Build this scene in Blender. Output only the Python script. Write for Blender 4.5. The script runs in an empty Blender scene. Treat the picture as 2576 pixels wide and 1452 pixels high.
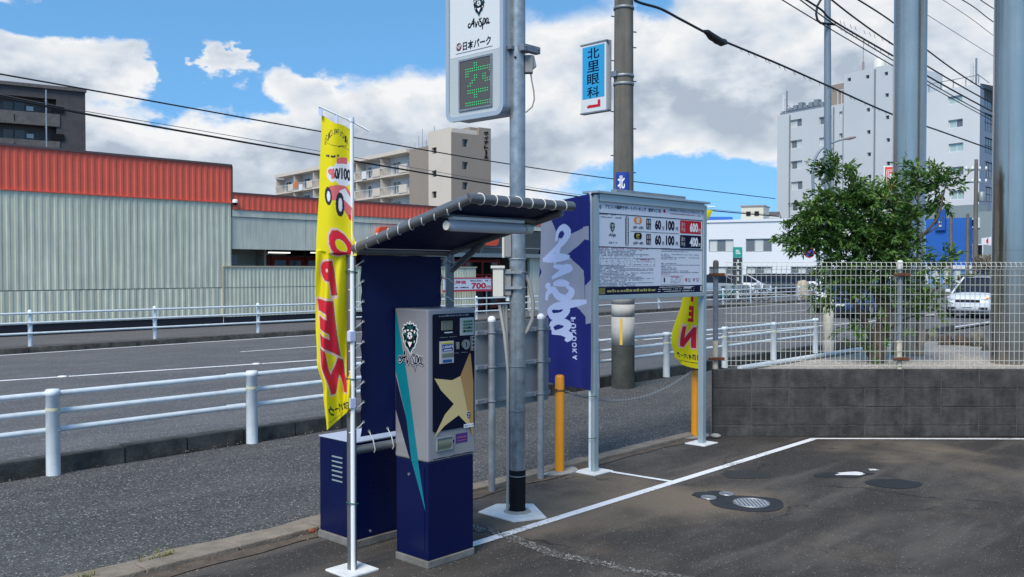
import bpy, bmesh, math, random
import numpy as np
from mathutils import Vector, Matrix, geometry, noise as mnoise
random.seed(11)
R_ = math.radians
scene = bpy.context.scene
COL = scene.collection
# ------------------------------------------------------------------ camera
TH = R_(43.0); FOC = 2300.0; EYE = 1.75; PIT = math.atan(46 / 2300.0)
FW = Vector((math.cos(TH), math.sin(TH), 0)); RT = Vector((math.sin(TH), -math.cos(TH), 0)); UPV = Vector((0, 0, 1))
CAMP = Vector((0, 0, EYE))
cd = bpy.data.cameras.new('camera'); cam = bpy.data.objects.new('camera', cd); COL.objects.link(cam)
cd.sensor_width = 36; cd.lens = 36 * FOC / 2576; cd.clip_end = 3000; cd.clip_start = .05
cam.location = CAMP; cam.rotation_euler = (math.pi / 2 - PIT, 0, TH - math.pi / 2)
scene.camera = cam
# ------------------------------------------------------------------ sky, sun, exposure
SUN_EL = R_(48); SUN_AZ = TH + R_(156)        # sun stands to the camera's left, a little behind it
w = bpy.data.worlds.new('World'); scene.world = w; w.use_nodes = True
def build_world():
    nt = w.node_tree; nt.nodes.clear(); N = nt.nodes.new; L = nt.links.new
    out = N('ShaderNodeOutputWorld'); bg = N('ShaderNodeBackground'); L(bg.outputs[0], out.inputs[0])
    sky = N('ShaderNodeTexSky'); sky.sky_type = 'NISHITA'; sky.sun_disc = False
    sky.sun_elevation = SUN_EL; sky.sun_rotation = math.pi / 2 - SUN_AZ
    sky.air_density = 1.0; sky.dust_density = .0; sky.ozone_density = 3.0
    tc = N('ShaderNodeTexCoord'); lf = N('ShaderNodeVectorMath'); lf.operation = 'MULTIPLY_ADD'; lf.inputs[1].default_value = (1, 1, .75); lf.inputs[2].default_value = (0, 0, .27); L(tc.outputs['Generated'], lf.inputs[0]); L(lf.outputs[0], sky.inputs['Vector']); sep = N('ShaderNodeSeparateXYZ'); L(tc.outputs['Generated'], sep.inputs[0])
    def M(op, a, b=None, c=None):
        n = N('ShaderNodeMath'); n.operation = op
        for i, v in enumerate((a, b, c)):
            if v is None: continue
            if isinstance(v, (int, float)): n.inputs[i].default_value = v
            else: L(v, n.inputs[i])
        return n.outputs[0]
    az = M('ARCTAN2', sep.outputs[1], sep.outputs[0]); el = M('ARCSINE', sep.outputs[2])
    cv = N('ShaderNodeCombineXYZ'); L(az, cv.inputs[0]); L(el, cv.inputs[1])
    def VM(op, a, b):
        n = N('ShaderNodeVectorMath'); n.operation = op
        for i, v in enumerate((a, b)):
            if v is None: continue
            if isinstance(v, tuple): n.inputs[i].default_value = v
            else: L(v, n.inputs[i])
        return n
    def fbm(off, sc, det=6):
        st = VM('MULTIPLY', tc.outputs['Generated'], (1, 1, 1.7)); ad = VM('ADD', st.outputs[0], off)
        n = N('ShaderNodeTexNoise'); n.inputs['Scale'].default_value = sc; n.inputs['Detail'].default_value = det
        n.inputs['Roughness'].default_value = .6; L(ad.outputs[0], n.inputs['Vector']); return n.outputs[0]
    n1 = fbm((0, 0, 0), 5.5); n2 = fbm((.0, -.012, .055), 5.5, 4); n3 = fbm((3, 1, 2), 17, 6)
    # warp the chart a little so that the cloud outlines are ragged
    wv = N('ShaderNodeCombineXYZ'); L(M('MULTIPLY', M('SUBTRACT', n3, .5), .11), wv.inputs[0]); L(M('MULTIPLY', M('SUBTRACT', n1, .5), .12), wv.inputs[1])
    wc = VM('ADD', cv.outputs[0], wv.outputs[0]).outputs[0]
    def chart(px, py):
        return (TH - math.atan((px - 1288) / FOC), math.atan((680 - py) / math.hypot(FOC, px - 1288)))
    blobs = [(150, 155, 250, 82, .62), (40, 215, 190, 60, .5), (330, 190, 90, 70, .35), (525, 160, 75, 50, .75), (560, 205, 48, 60, .7),
             (570, 14, 130, 26, .5), (1040, 80, 60, 45, .25), (590, 100, 60, 30, .32), (345, 4, 80, 22, .5), (1030, 78, 70, 45, .36), (735, 212, 105, 45, .6), (1000, 245, 330, 110, .62),
             (560, 385, 700, 85, .75), (300, 365, 420, 75, .5), (1150, 330, 420, 120, .6), (1450, 170, 190, 150, .55),
             (1800, 170, 420, 200, .75), (2300, 130, 460, 240, .8), (1620, 300, 420, 100, .5), (900, 470, 900, 90, .45),
             (1330, 425, 130, 45, .4), (2500, 330, 300, 200, .5), (100, 420, 400, 120, .5),
             (880, 95, 340, 110, -.9), (700, 40, 330, 70, -.5), (430, 60, 220, 90, -.75), (600, 250, 150, 32, -.65), (445, 175, 60, 95, -.75), (640, 150, 60, 60, -.5),
             (1770, 480, 230, 100, -.85), (1450, 20, 120, 55, -.4), (1665, 10, 70, 60, -.5), (1420, 430, 160, 60, -.25), (150, 30, 240, 45, -.75)]
    tot = None
    for (px, py, rx, ry, wt) in blobs:
        a0, e0 = chart(px, py)
        d = VM('SUBTRACT', wc, (a0, e0, 0)); s = VM('MULTIPLY', d.outputs[0], (FOC / rx, FOC / ry, 0))
        ln = VM('LENGTH', s.outputs[0], None).outputs['Value']
        mr = N('ShaderNodeMapRange'); mr.interpolation_type = 'SMOOTHERSTEP'
        mr.inputs[1].default_value = .35; mr.inputs[2].default_value = 1.45; mr.inputs[3].default_value = wt; mr.inputs[4].default_value = 0
        L(ln, mr.inputs[0]); tot = mr.outputs[0] if tot is None else M('ADD', tot, mr.outputs[0])
    dens = M('ADD', M('MULTIPLY', M('SUBTRACT', n1, .445), 1.9), M('ADD', tot, M('MULTIPLY', M('SUBTRACT', n3, .5), 1.05)))
    mask = N('ShaderNodeMapRange'); mask.interpolation_type = 'SMOOTHSTEP'; L(dens, mask.inputs[0])
    mask.inputs[1].default_value = .0; mask.inputs[2].default_value = .66
    # light on the clouds: bright where the puff is thinner above, grey on the undersides and deep inside
    lit = M('ADD', M('MULTIPLY', M('SUBTRACT', n1, n2), 3.6), .64)
    thick = N('ShaderNodeMapRange'); L(dens, thick.inputs[0]); thick.inputs[1].default_value = .3; thick.inputs[2].default_value = 1.2
    thick.inputs[3].default_value = .22; thick.inputs[4].default_value = -.30
    low = N('ShaderNodeMapRange'); L(el, low.inputs[0]); low.inputs[1].default_value = .04; low.inputs[2].default_value = .2
    low.inputs[3].default_value = -.22; low.inputs[4].default_value = .08
    sh = M('ADD', M('ADD', M('ADD', lit, .10), thick.outputs[0]), M('ADD', low.outputs[0], M('MULTIPLY', M('SUBTRACT', n3, .5), .5)))
    for (px, py, rx, ry, wt) in ((130, 232, 260, 42, .42), (1760, 290, 260, 75, .36), (2050, 200, 230, 70, .25), (620, 400, 520, 48, .26), (1090, 370, 260, 45, .22), (1500, 230, 120, 40, .18), (2400, 60, 200, 60, .15)):
        a0, e0 = chart(px, py); d = VM('SUBTRACT', wc, (a0, e0, 0)); s_ = VM('MULTIPLY', d.outputs[0], (FOC / rx, FOC / ry, 0)); ln = VM('LENGTH', s_.outputs[0], None).outputs['Value']
        mr = N('ShaderNodeMapRange'); mr.interpolation_type = 'SMOOTHERSTEP'; mr.inputs[1].default_value = .1; mr.inputs[2].default_value = 1.5; mr.inputs[3].default_value = wt; mr.inputs[4].default_value = 0
        L(ln, mr.inputs[0]); sh = M('SUBTRACT', sh, mr.outputs[0])
    cr = N('ShaderNodeValToRGB'); L(sh, cr.inputs[0]); e = cr.color_ramp.elements
    e[0].position = .0; e[0].color = (.27, .315, .38, 1); e[1].position = .95; e[1].color = (.565, .57, .575, 1)
    m_ = e.new(.45); m_.color = (.41, .45, .50, 1)
    k = N('ShaderNodeMixRGB'); k.blend_type = 'MULTIPLY'; k.inputs[0].default_value = 1; L(sky.outputs[0], k.inputs[1]); k.inputs[2].default_value = (.13, .13, .13, 1)
    hue = N('ShaderNodeHueSaturation'); hue.inputs['Saturation'].default_value = 1.16; hue.inputs['Value'].default_value = 1.12; hue.inputs['Hue'].default_value = .488; L(k.outputs[0], hue.inputs['Color'])
    mx = N('ShaderNodeMixRGB'); L(mask.outputs[0], mx.inputs[0]); L(hue.outputs[0], mx.inputs[1]); L(cr.outputs[0], mx.inputs[2])
    L(mx.outputs[0], bg.inputs[0]); bg.inputs[1].default_value = 1.0
    w.cycles.sampling_method = 'MANUAL'; w.cycles.sample_map_resolution = 512
build_world()
sd = bpy.data.lights.new('sun', 'SUN'); sun = bpy.data.objects.new('sun', sd); COL.objects.link(sun)
sd.energy = 2.5; sd.angle = R_(26); sd.color = (1, .92, .80)
sdir = Vector((math.cos(SUN_EL) * math.cos(SUN_AZ), math.cos(SUN_EL) * math.sin(SUN_AZ), math.sin(SUN_EL)))
sun.rotation_euler = sdir.to_track_quat('Z', 'Y').to_euler()
vs = scene.view_settings; vs.view_transform = 'Standard'; vs.look = 'None'; vs.exposure = .70; vs.gamma = 1
scene.cycles.max_bounces = 5; scene.cycles.diffuse_bounces = 2; scene.cycles.use_denoising = True
# ------------------------------------------------------------------ materials
MATS = {}
def srgb(r, g, b):
    f = lambda c: c / 12.92 if c <= .04045 else ((c + .055) / 1.055) ** 2.4
    return (f(r / 255), f(g / 255), f(b / 255), 1)
def mat(name, col, rough=.6, metal=0.0, vary=.0, vscale=3.0, bump=0.0, bscale=60.0, emit=None, streak=0.0, spec=.5, coat=0.0, transl=0.0, alpha=1.0):
    if name in MATS: return MATS[name]
    m = bpy.data.materials.new(name); m.use_nodes = True; nt = m.node_tree; p = nt.nodes['Principled BSDF']
    N = nt.nodes.new; L = nt.links.new
    if len(col) == 3: col = (*col, 1)
    p.inputs['Base Color'].default_value = col; p.inputs['Roughness'].default_value = rough; p.inputs['Metallic'].default_value = metal
    p.inputs['Specular IOR Level'].default_value = spec; p.inputs['Coat Weight'].default_value = coat
    tc = None
    if vary or bump or streak: tc = N('ShaderNodeTexCoord')
    if vary or streak:
        n = N('ShaderNodeTexNoise'); n.inputs['Scale'].default_value = vscale; n.inputs['Detail'].default_value = 6; n.inputs['Roughness'].default_value = .65
        L(tc.outputs['Object'], n.inputs['Vector'])
        mr = N('ShaderNodeMapRange'); L(n.outputs[0], mr.inputs[0]); mr.inputs[1].default_value = .3; mr.inputs[2].default_value = .7
        mr.inputs[3].default_value = 1 - vary; mr.inputs[4].default_value = 1 + vary * .6
        val = mr.outputs[0]
        if streak:
            mp = N('ShaderNodeMapping'); mp.inputs['Scale'].default_value = (6, 6, .35); L(tc.outputs['Object'], mp.inputs[0])
            n2 = N('ShaderNodeTexNoise'); n2.inputs['Scale'].default_value = 2.2; n2.inputs['Detail'].default_value = 5; L(mp.outputs[0], n2.inputs['Vector'])
            m2 = N('ShaderNodeMapRange'); L(n2.outputs[0], m2.inputs[0]); m2.inputs[1].default_value = .42; m2.inputs[2].default_value = .72
            m2.inputs[3].default_value = 1; m2.inputs[4].default_value = 1 - streak
            mm = N('ShaderNodeMath'); mm.operation = 'MULTIPLY'; L(val, mm.inputs[0]); L(m2.outputs[0], mm.inputs[1]); val = mm.outputs[0]
        mx = N('ShaderNodeVectorMath'); mx.operation = 'SCALE'; mx.inputs[0].default_value = col[:3]; L(val, mx.inputs['Scale'])
        L(mx.outputs[0], p.inputs['Base Color'])
        rr = N('ShaderNodeMapRange'); L(n.outputs[0], rr.inputs[0]); rr.inputs[3].default_value = max(0, rough - .12); rr.inputs[4].default_value = min(1, rough + .12)
        L(rr.outputs[0], p.inputs['Roughness'])
    if bump:
        b = N('ShaderNodeTexNoise'); b.inputs['Scale'].default_value = bscale; b.inputs['Detail'].default_value = 4; L(tc.outputs['Object'], b.inputs['Vector'])
        bn = N('ShaderNodeBump'); bn.inputs['Strength'].default_value = bump; bn.inputs['Distance'].default_value = .01; L(b.outputs[0], bn.inputs['Height']); L(bn.outputs[0], p.inputs['Normal'])
    if emit:
        p.inputs['Emission Color'].default_value = (*emit[:3], 1); p.inputs['Emission Strength'].default_value = emit[3]
    if transl:
        out = nt.nodes['Material Output']; t = N('ShaderNodeBsdfTranslucent'); t.inputs[0].default_value = col
        ms = N('ShaderNodeMixShader'); ms.inputs[0].default_value = transl; L(p.outputs[0], ms.inputs[1]); L(t.outputs[0], ms.inputs[2]); L(ms.outputs[0], out.inputs[0])
    MATS[name] = m; return m
def asphalt(name, c0, c1, c2, speck=.5, sscale=140, stain=None, crack=False, rough=.9):
    """c0 dark binder, c1 aggregate, c2 lighter worn patches; stain = sandy dirt colour"""
    m = bpy.data.materials.new(name); m.use_nodes = True; nt = m.node_tree; p = nt.nodes['Principled BSDF']; N = nt.nodes.new; L = nt.links.new
    tc = N('ShaderNodeTexCoord'); V = tc.outputs['Object']
    def noise(sc, det=5, ro=.6, stretch=None):
        n = N('ShaderNodeTexNoise'); n.inputs['Scale'].default_value = sc; n.inputs['Detail'].default_value = det; n.inputs['Roughness'].default_value = ro
        if stretch:
            mp = N('ShaderNodeMapping'); mp.inputs['Scale'].default_value = stretch; mp.inputs['Rotation'].default_value = (0, 0, .5); L(V, mp.inputs[0]); L(mp.outputs[0], n.inputs['Vector'])
        else: L(V, n.inputs['Vector'])
        return n.outputs[0]
    def ramp(v, a, b):
        r = N('ShaderNodeMapRange'); r.interpolation_type = 'SMOOTHSTEP'; L(v, r.inputs[0]); r.inputs[1].default_value = a; r.inputs[2].default_value = b; return r.outputs[0]
    def mix(fac, a, b):
        x = N('ShaderNodeMixRGB'); 
        if isinstance(fac, float): x.inputs[0].default_value = fac
        else: L(fac, x.inputs[0])
        for i, v in ((1, a), (2, b)):
            if isinstance(v, tuple): x.inputs[i].default_value = v
            else: L(v, x.inputs[i])
        return x.outputs[0]
    base = mix(ramp(noise(.55, 6, .6, (1, 2.4, 1)), .42, .66), c0, c2)
    base = mix(ramp(noise(2.1, 6, .7), .48, .72), base, c0)
    base = mix(ramp(noise(.9, 4, .55, (.5, 3.5, 1)), .52, .70), base, c2)
    if stain: base = mix(ramp(noise(.38, 5, .55), .50, .66), base, stain)
    vo = N('ShaderNodeTexVoronoi'); vo.inputs['Scale'].default_value = sscale; L(V, vo.inputs['Vector'])
    sp = N('ShaderNodeSeparateColor'); L(vo.outputs['Color'], sp.inputs[0])
    f1 = N('ShaderNodeMath'); f1.operation = 'MULTIPLY'; L(ramp(sp.outputs[0], .45, .95), f1.inputs[0]); f1.inputs[1].default_value = speck
    base = mix(f1.outputs[0], base, c1)
    f2 = N('ShaderNodeMath'); f2.operation = 'MULTIPLY'; L(ramp(sp.outputs[1], *((.985, .995) if crack else (.955, .975))), f2.inputs[0]); f2.inputs[1].default_value = .75
    base = mix(f2.outputs[0], base, (.38, .37, .35, 1))
    if crack:
        wn = N('ShaderNodeTexNoise'); wn.inputs['Scale'].default_value = 3; wn.inputs['Detail'].default_value = 5; L(V, wn.inputs['Vector'])
        wv = N('ShaderNodeVectorMath'); wv.operation = 'MULTIPLY_ADD'; L(wn.outputs['Color'], wv.inputs[0]); wv.inputs[1].default_value = (.45, .45, 0); L(V, wv.inputs[2])
        ve = N('ShaderNodeTexVoronoi'); ve.feature = 'DISTANCE_TO_EDGE'; ve.inputs['Scale'].default_value = .55; L(wv.outputs[0], ve.inputs['Vector'])
        cm = N('ShaderNodeMath'); cm.operation = 'MULTIPLY'; r_ = N('ShaderNodeMapRange'); L(ve.outputs['Distance'], r_.inputs[0]); r_.inputs[1].default_value = .0015; r_.inputs[2].default_value = .006; r_.inputs[3].default_value = .8; r_.inputs[4].default_value = 0
        L(r_.outputs[0], cm.inputs[0]); L(ramp(noise(.8, 3), .46, .56), cm.inputs[1]); base = mix(cm.outputs[0], base, (.018, .016, .015, 1))
    L(base, p.inputs['Base Color']); p.inputs['Roughness'].default_value = rough; p.inputs['Specular IOR Level'].default_value = .3
    bn = N('ShaderNodeBump'); bn.inputs['Strength'].default_value = .55; bn.inputs['Distance'].default_value = .006
    hb = N('ShaderNodeMath'); hb.operation = 'ADD'; L(vo.outputs['Distance'], hb.inputs[0]); L(noise(7, 4), hb.inputs[1]); L(hb.outputs[0], bn.inputs['Height']); L(bn.outputs[0], p.inputs['Normal'])
    MATS[name] = m; return m
M_LOT = asphalt('lot asphalt', (.036, .032, .029, 1), (.115, .105, .095, 1), (.092, .081, .070, 1), .33, 190, (.175, .138, .098, 1), True)
M_WALK = asphalt('sidewalk asphalt', (.046, .046, .047, 1), (.20, .20, .195, 1), (.072, .071, .070, 1), .5, 95)
M_ROAD = asphalt('road asphalt', (.082, .083, .088, 1), (.22, .22, .22, 1), (.112, .112, .115, 1), .40, 90)
M_ROUGH = asphalt('rough aggregate', (.05, .048, .046, 1), (.24, .235, .22, 1), (.085, .08, .075, 1), .7, 75)
M_TERR = mat('terrain', (.11, .11, .10), .95, vary=.2, vscale=.1)
def worn_paint():
    m = bpy.data.materials.new('road paint'); m.use_nodes = True; nt = m.node_tree; p = nt.nodes['Principled BSDF']; N = nt.nodes.new; L = nt.links.new
    tc = N('ShaderNodeTexCoord'); a = N('ShaderNodeTexNoise'); a.inputs['Scale'].default_value = 26; a.inputs['Detail'].default_value = 8; a.inputs['Roughness'].default_value = .75; L(tc.outputs['Object'], a.inputs['Vector'])
    b = N('ShaderNodeTexNoise'); b.inputs['Scale'].default_value = 1.6; b.inputs['Detail'].default_value = 3; L(tc.outputs['Object'], b.inputs['Vector'])
    ad = N('ShaderNodeMath'); ad.operation = 'MULTIPLY_ADD'; L(b.outputs[0], ad.inputs[0]); ad.inputs[1].default_value = .55; L(a.outputs[0], ad.inputs[2])
    r = N('ShaderNodeMapRange'); L(ad.outputs[0], r.inputs[0]); r.inputs[1].default_value = .84; r.inputs[2].default_value = .98
    x = N('ShaderNodeMixRGB'); L(r.outputs[0], x.inputs[0]); x.inputs[1].default_value = (.72, .73, .74, 1); x.inputs[2].default_value = (.20, .19, .175, 1); L(x.outputs[0], p.inputs['Base Color']); p.inputs['Roughness'].default_value = .8
    return m
M_WHITEPAINT = worn_paint()
M_WPOST = mat('white enamel', (.68, .74, .77), .34, vary=.12, vscale=6, coat=.2, streak=.12)
M_CONCDARK = mat('dark concrete', (.17, .165, .15), .9, vary=.35, vscale=8, bump=.5, bscale=90)  # darker grey concrete for the machine and cabinet bases
M_CONC = mat('concrete', (.33, .32, .29), .9, vary=.25, vscale=6, bump=.5, bscale=90)
M_KERB = mat('kerb concrete', (.085, .080, .070), .92, vary=.75, vscale=5, bump=.7, bscale=60)
M_KERBTOP = mat('worn edging concrete', (.24, .20, .155), .92, vary=.35, vscale=6, bump=.6, bscale=70)
M_DIRT = mat('dirt', (.105, .078, .055), .95, vary=.5, vscale=9, bump=.9, bscale=45)
M_PAD = mat('white pad', (.70, .71, .70), .8, vary=.18, vscale=9, bump=.3, bscale=80)
M_NAVY = mat('navy enamel', (.002, .006, .050), .30, vary=.1, vscale=2, spec=.3)
M_NAVYTARP = mat('navy tarpaulin', (.002, .007, .060), .6, vary=.2, vscale=4, bump=.25, bscale=9, spec=.25)
M_GALV = mat('galvanised steel', (.33, .355, .365), .33, metal=.6, vary=.35, vscale=14)
M_GALVD = mat('dull galvanised steel', (.29, .32, .34), .55, metal=.5, vary=.3, vscale=10)
M_PIPE = mat('grey pipe', (.17, .175, .18), .33, metal=.5, vary=.08, vscale=8)
M_ALU = mat('aluminium', (.36, .44, .47), .4, metal=.35, vary=.06, vscale=5)
M_SILVER = mat('silver cabinet paint', (.33, .33, .345), .4, metal=.35, vary=.05, vscale=2)
M_BLACK = mat('black', (.006, .006, .008), .6, spec=.15)
M_DARK = mat('dark navy print', (.003, .005, .020), .4, spec=.15)
M_WHITE = mat('white plastic', (.78, .79, .79), .45)
M_IVORY = mat('ivory plastic', (.60, .59, .52), .5, vary=.05)
M_GREYBOX = mat('grey plastic', (.24, .24, .235), .55)
M_TEAL = mat('teal print', (.0, .16, .21), .45)
M_TEALD = mat('dark teal print', (.010, .085, .095), .45)
M_GOLD = mat('gold print', (.60, .47, .22), .5, spec=.2)
M_AMBER = mat('amber print', (.42, .24, .08), .5)
M_ORANGE = mat('orange enamel', (.80, .30, .008), .38, vary=.06, vscale=6)
M_YELLOW = mat('yellow cloth', (.90, .76, .003), .75, transl=.3)
M_REDCLOTH = mat('red cloth print', (.72, .012, .035), .7, transl=.25)
M_PINKCLOTH = mat('pale pink cloth print', (.85, .55, .48), .75, transl=.25)
M_BROWNCLOTH = mat('brown cloth print', (.20, .14, .05), .75, transl=.25)
M_WHITECLOTH = mat('white cloth print', (.80, .80, .82), .75, transl=.25)
M_BLACKCLOTH = mat('black cloth print', (.015, .014, .02), .75)
M_ROSECLOTH = mat('rose cloth print', (.75, .16, .16), .75, transl=.25)
M_BLUECLOTH = mat('blue cloth', (.008, .014, .17), .7, transl=.2)
M_LILAC = mat('grey lilac cloth', (.36, .37, .45), .7, transl=.25)
M_PALECLOTH = mat('pale lilac cloth', (.60, .66, .90), .7, transl=.2)
M_RED = mat('red print', (.50, .012, .025), .6, spec=.15)
M_REDCLAD = mat('red cladding', (.74, .115, .065), .5, vary=.10, vscale=1.5)
M_CLAD = mat('grey green cladding', (.62, .63, .49), .55, vary=.14, vscale=.9, streak=.26)
M_CLADFLAT = mat('grey green sheet', (.60, .60, .50), .6, vary=.14, vscale=.7, streak=.2)
M_CREAM = mat('cream wall', (.40, .37, .28), .7, vary=.08)
M_REDFRAME = mat('red door frame', (.46, .035, .022), .45)
M_GLASS = mat('dark glass', (.015, .019, .022), .08, spec=.6)
M_GLASSG = mat('pale green glass', (.36, .47, .45), .1, spec=.6)
M_CARGLASS = mat('tinted car glass', (.012, .018, .030), .15, spec=.25)
M_GLASSM = mat('grey glass', (.12, .135, .145), .1, spec=.6)
M_BLIND = mat('blind behind glass', (.50, .53, .52), .3)
M_DARKBASE = mat('dark plinth', (.008, .010, .018), .7, vary=.3)
M_BLOCK = mat('stained concrete block', (.060, .058, .055), .92, vary=.75, vscale=5, bump=.8, bscale=55, streak=.35)
M_MORTAR = mat('stained mortar', (.088, .085, .08), .95, vary=.5, vscale=8)
M_MESH = mat('white coated wire', (.55, .55, .49), .5)
M_RUST = mat('rust', (.13, .045, .018), .9, vary=.5, vscale=30)
M_POSTGREY = mat('weathered grey post', (.17, .20, .24), .5, vary=.3, vscale=8)
M_STEEL = mat('brushed steel column', (.43, .385, .335), .2, metal=.9, vary=.15, vscale=1.0, streak=.15)  # streaks in the colour stand in for missing reflections
M_CONCPOLE = mat('concrete pole', (.150, .142, .120), .88, vary=.25, vscale=3, streak=.35)
M_POLEWRAP = mat('pole wrap', (.40, .39, .36), .7, vary=.2, vscale=4)
M_POLEDARK = mat('pole dark rubber', (.05, .055, .05), .85, vary=.5, vscale=5)
M_LAMP = mat('grey lamp post', (.20, .25, .29), .45, metal=.2)
M_CABLE = mat('black cable', (.006, .006, .008), .55)
M_CABLEG = mat('grey wire', (.10, .10, .115), .6)
M_CYAN = mat('cyan sign', (.02, .30, .56), .35)
M_SIGNWHITE = mat('white sign face', (.62, .64, .64), .4)
M_SIGNGREY = mat('sign grey frame', (.36, .42, .47), .35, metal=.2)
M_SIGNFRONT = mat('sign pale grey face', (.43, .47, .48), .4, vary=.04)
M_LEDPANEL = mat('led panel glass', (.075, .07, .06), .18)
M_LED = mat('lit green led', (.0, .5, .12), .4, emit=(.03, .75, .22, .28))
M_BEIGESHADE = mat('beige wall toned by light', (.27, .225, .185), .8, vary=.05, vscale=.3)  # darker copy of the beige, the shade of the turned faces in it
M_BEIGELIT = mat('light beige wall toned by light', (.58, .51, .43), .8, vary=.05, vscale=.3)  # lighter copy of the same beige for the lit faces
M_BGREY = mat('pale grey tower wall', (.50, .52, .53), .75, vary=.05, vscale=.12)
M_BGREYL = mat('light grey wall', (.60, .61, .61), .75, vary=.05, vscale=.12)
M_BSLATE = mat('slate blue wall', (.22, .27, .34), .7, vary=.06, vscale=.2)
M_BBASE = mat('grey green base wall', (.21, .26, .27), .75)
M_BWHITE = mat('white rendered wall', (.63, .66, .69), .75, vary=.05, vscale=.2)
M_BBLUE = mat('blue wall', (.015, .11, .42), .6, vary=.08, vscale=.3)
M_BDARKB = mat('dark tile wall', (.060, .054, .056), .7, vary=.35, vscale=1.2)
M_BDARKT = mat('grey tile balcony', (.105, .096, .092), .7, vary=.35, vscale=2.5)
M_CARWHITE = mat('white car paint', (.70, .73, .78), .22, coat=.6)
M_CARDARK = mat('dark car paint', (.025, .03, .04), .2, coat=.6)
M_CARSILVER = mat('silver car paint', (.33, .38, .42), .25, metal=.4, coat=.5)
M_CARBLUE = mat('blue car paint', (.02, .05, .16), .22, coat=.6)
M_CARBLACKTRIM = mat('black trim', (.012, .012, .014), .4)
M_TYRE = mat('tyre', (.015, .015, .016), .85)
M_RIM = mat('alloy rim', (.4, .4, .42), .35, metal=.7)
M_HEADL = mat('headlamp', (.55, .58, .6), .12)
M_AMBERL = mat('amber lamp', (.85, .38, .05), .3)
M_SKIN = mat('skin', (.45, .27, .19), .6)
M_SHIRT = mat('pale shirt', (.58, .62, .70), .8)
M_TROUS = mat('dark trousers', (.02, .02, .025), .8)
M_HAIR = mat('dark hair', (.015, .012, .010), .6)
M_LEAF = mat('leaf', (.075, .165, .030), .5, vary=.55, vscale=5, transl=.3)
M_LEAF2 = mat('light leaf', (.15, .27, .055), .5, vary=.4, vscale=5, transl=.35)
M_LEAFBG = mat('distant foliage', (.055, .07, .03), .8, vary=.4, vscale=3)
M_BARK = mat('bark', (.085, .065, .048), .9, vary=.4, vscale=14, bump=.9, bscale=40)
M_GRAVEL = mat('gravel bed', (.42, .37, .32), .95, vary=.35, vscale=45, bump=1.0, bscale=60)
M_STONE = mat('gravel stone', (.44, .39, .34), .9, vary=.4, vscale=30)
M_ROCK = mat('garden rock', (.22, .19, .15), .92, vary=.5, vscale=5, bump=1.0, bscale=12)
M_ROCKR = mat('reddish rock', (.13, .085, .06), .92, vary=.5, vscale=6, bump=1.0, bscale=14)
M_PUDDLE = mat('wet puddle', (.03, .03, .03), .03, spec=1.0)
M_WET = mat('fresh dark asphalt', (.020, .021, .024), .62, vary=.3, vscale=12, bump=.4, bscale=150)
M_IRON = mat('cast iron lid', (.30, .31, .33), .45, metal=.6, vary=.2, vscale=30)
M_GRASS = mat('dry grass', (.17, .17, .05), .8, vary=.4, vscale=20)
M_ROPE = mat('white rope', (.72, .72, .68), .7)
M_TWINE = mat('green twine', (.02, .11, .085), .7)
M_LAMPTUBE = mat('frosted lamp tube', (.50, .52, .58), .3)
M_FRINGE = mat('sticker silver', (.5, .5, .52), .35, metal=.4)
M_PURPLE = mat('purple label', (.055, .022, .16), .5)
M_LCD = mat('lcd grey green', (.16, .17, .13), .3)
M_KEYS = mat('keypad plate', (.44, .48, .46), .4)
M_KEYG = mat('green keys', (.05, .17, .08), .5)
M_SCREENB = mat('blue label', (.015, .06, .24), .3)
M_YLABEL = mat('yellow label', (.6, .5, .05), .4)
M_PAPERTXT = mat('grey small print', (.16, .17, .22), .6)
M_PAPERRED = mat('red small print', (.42, .12, .16), .6)
M_BOARDFACE = mat('notice face', (.64, .67, .74), .35)
M_NAVYPRINT = mat('navy print', (.006, .008, .035), .6, spec=.1)
M_ORANGEP = mat('orange print', (.75, .22, .04), .45)
M_REDSIGN = mat('orange red sign', (.72, .075, .025), .45)
M_GREENSIGN = mat('green sign', (.015, .30, .23), .45)
M_BLUESIGN = mat('blue sign', (.012, .04, .28), .4)
M_REDRING = mat('red sign ring', (.48, .03, .06), .4)
M_CHAIN = mat('plastic chain', (.30, .30, .29), .5)
M_NOTICE = mat('pale paper', (.50, .52, .56), .6)
M_COVER = mat('beige cover', (.46, .38, .28), .85, vary=.3, vscale=6)
M_CLOTHS = [mat('orange laundry', (.6, .14, .04), .8), mat('white laundry', (.65, .66, .68), .8), mat('dark laundry', (.03, .03, .05), .8)]
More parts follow.
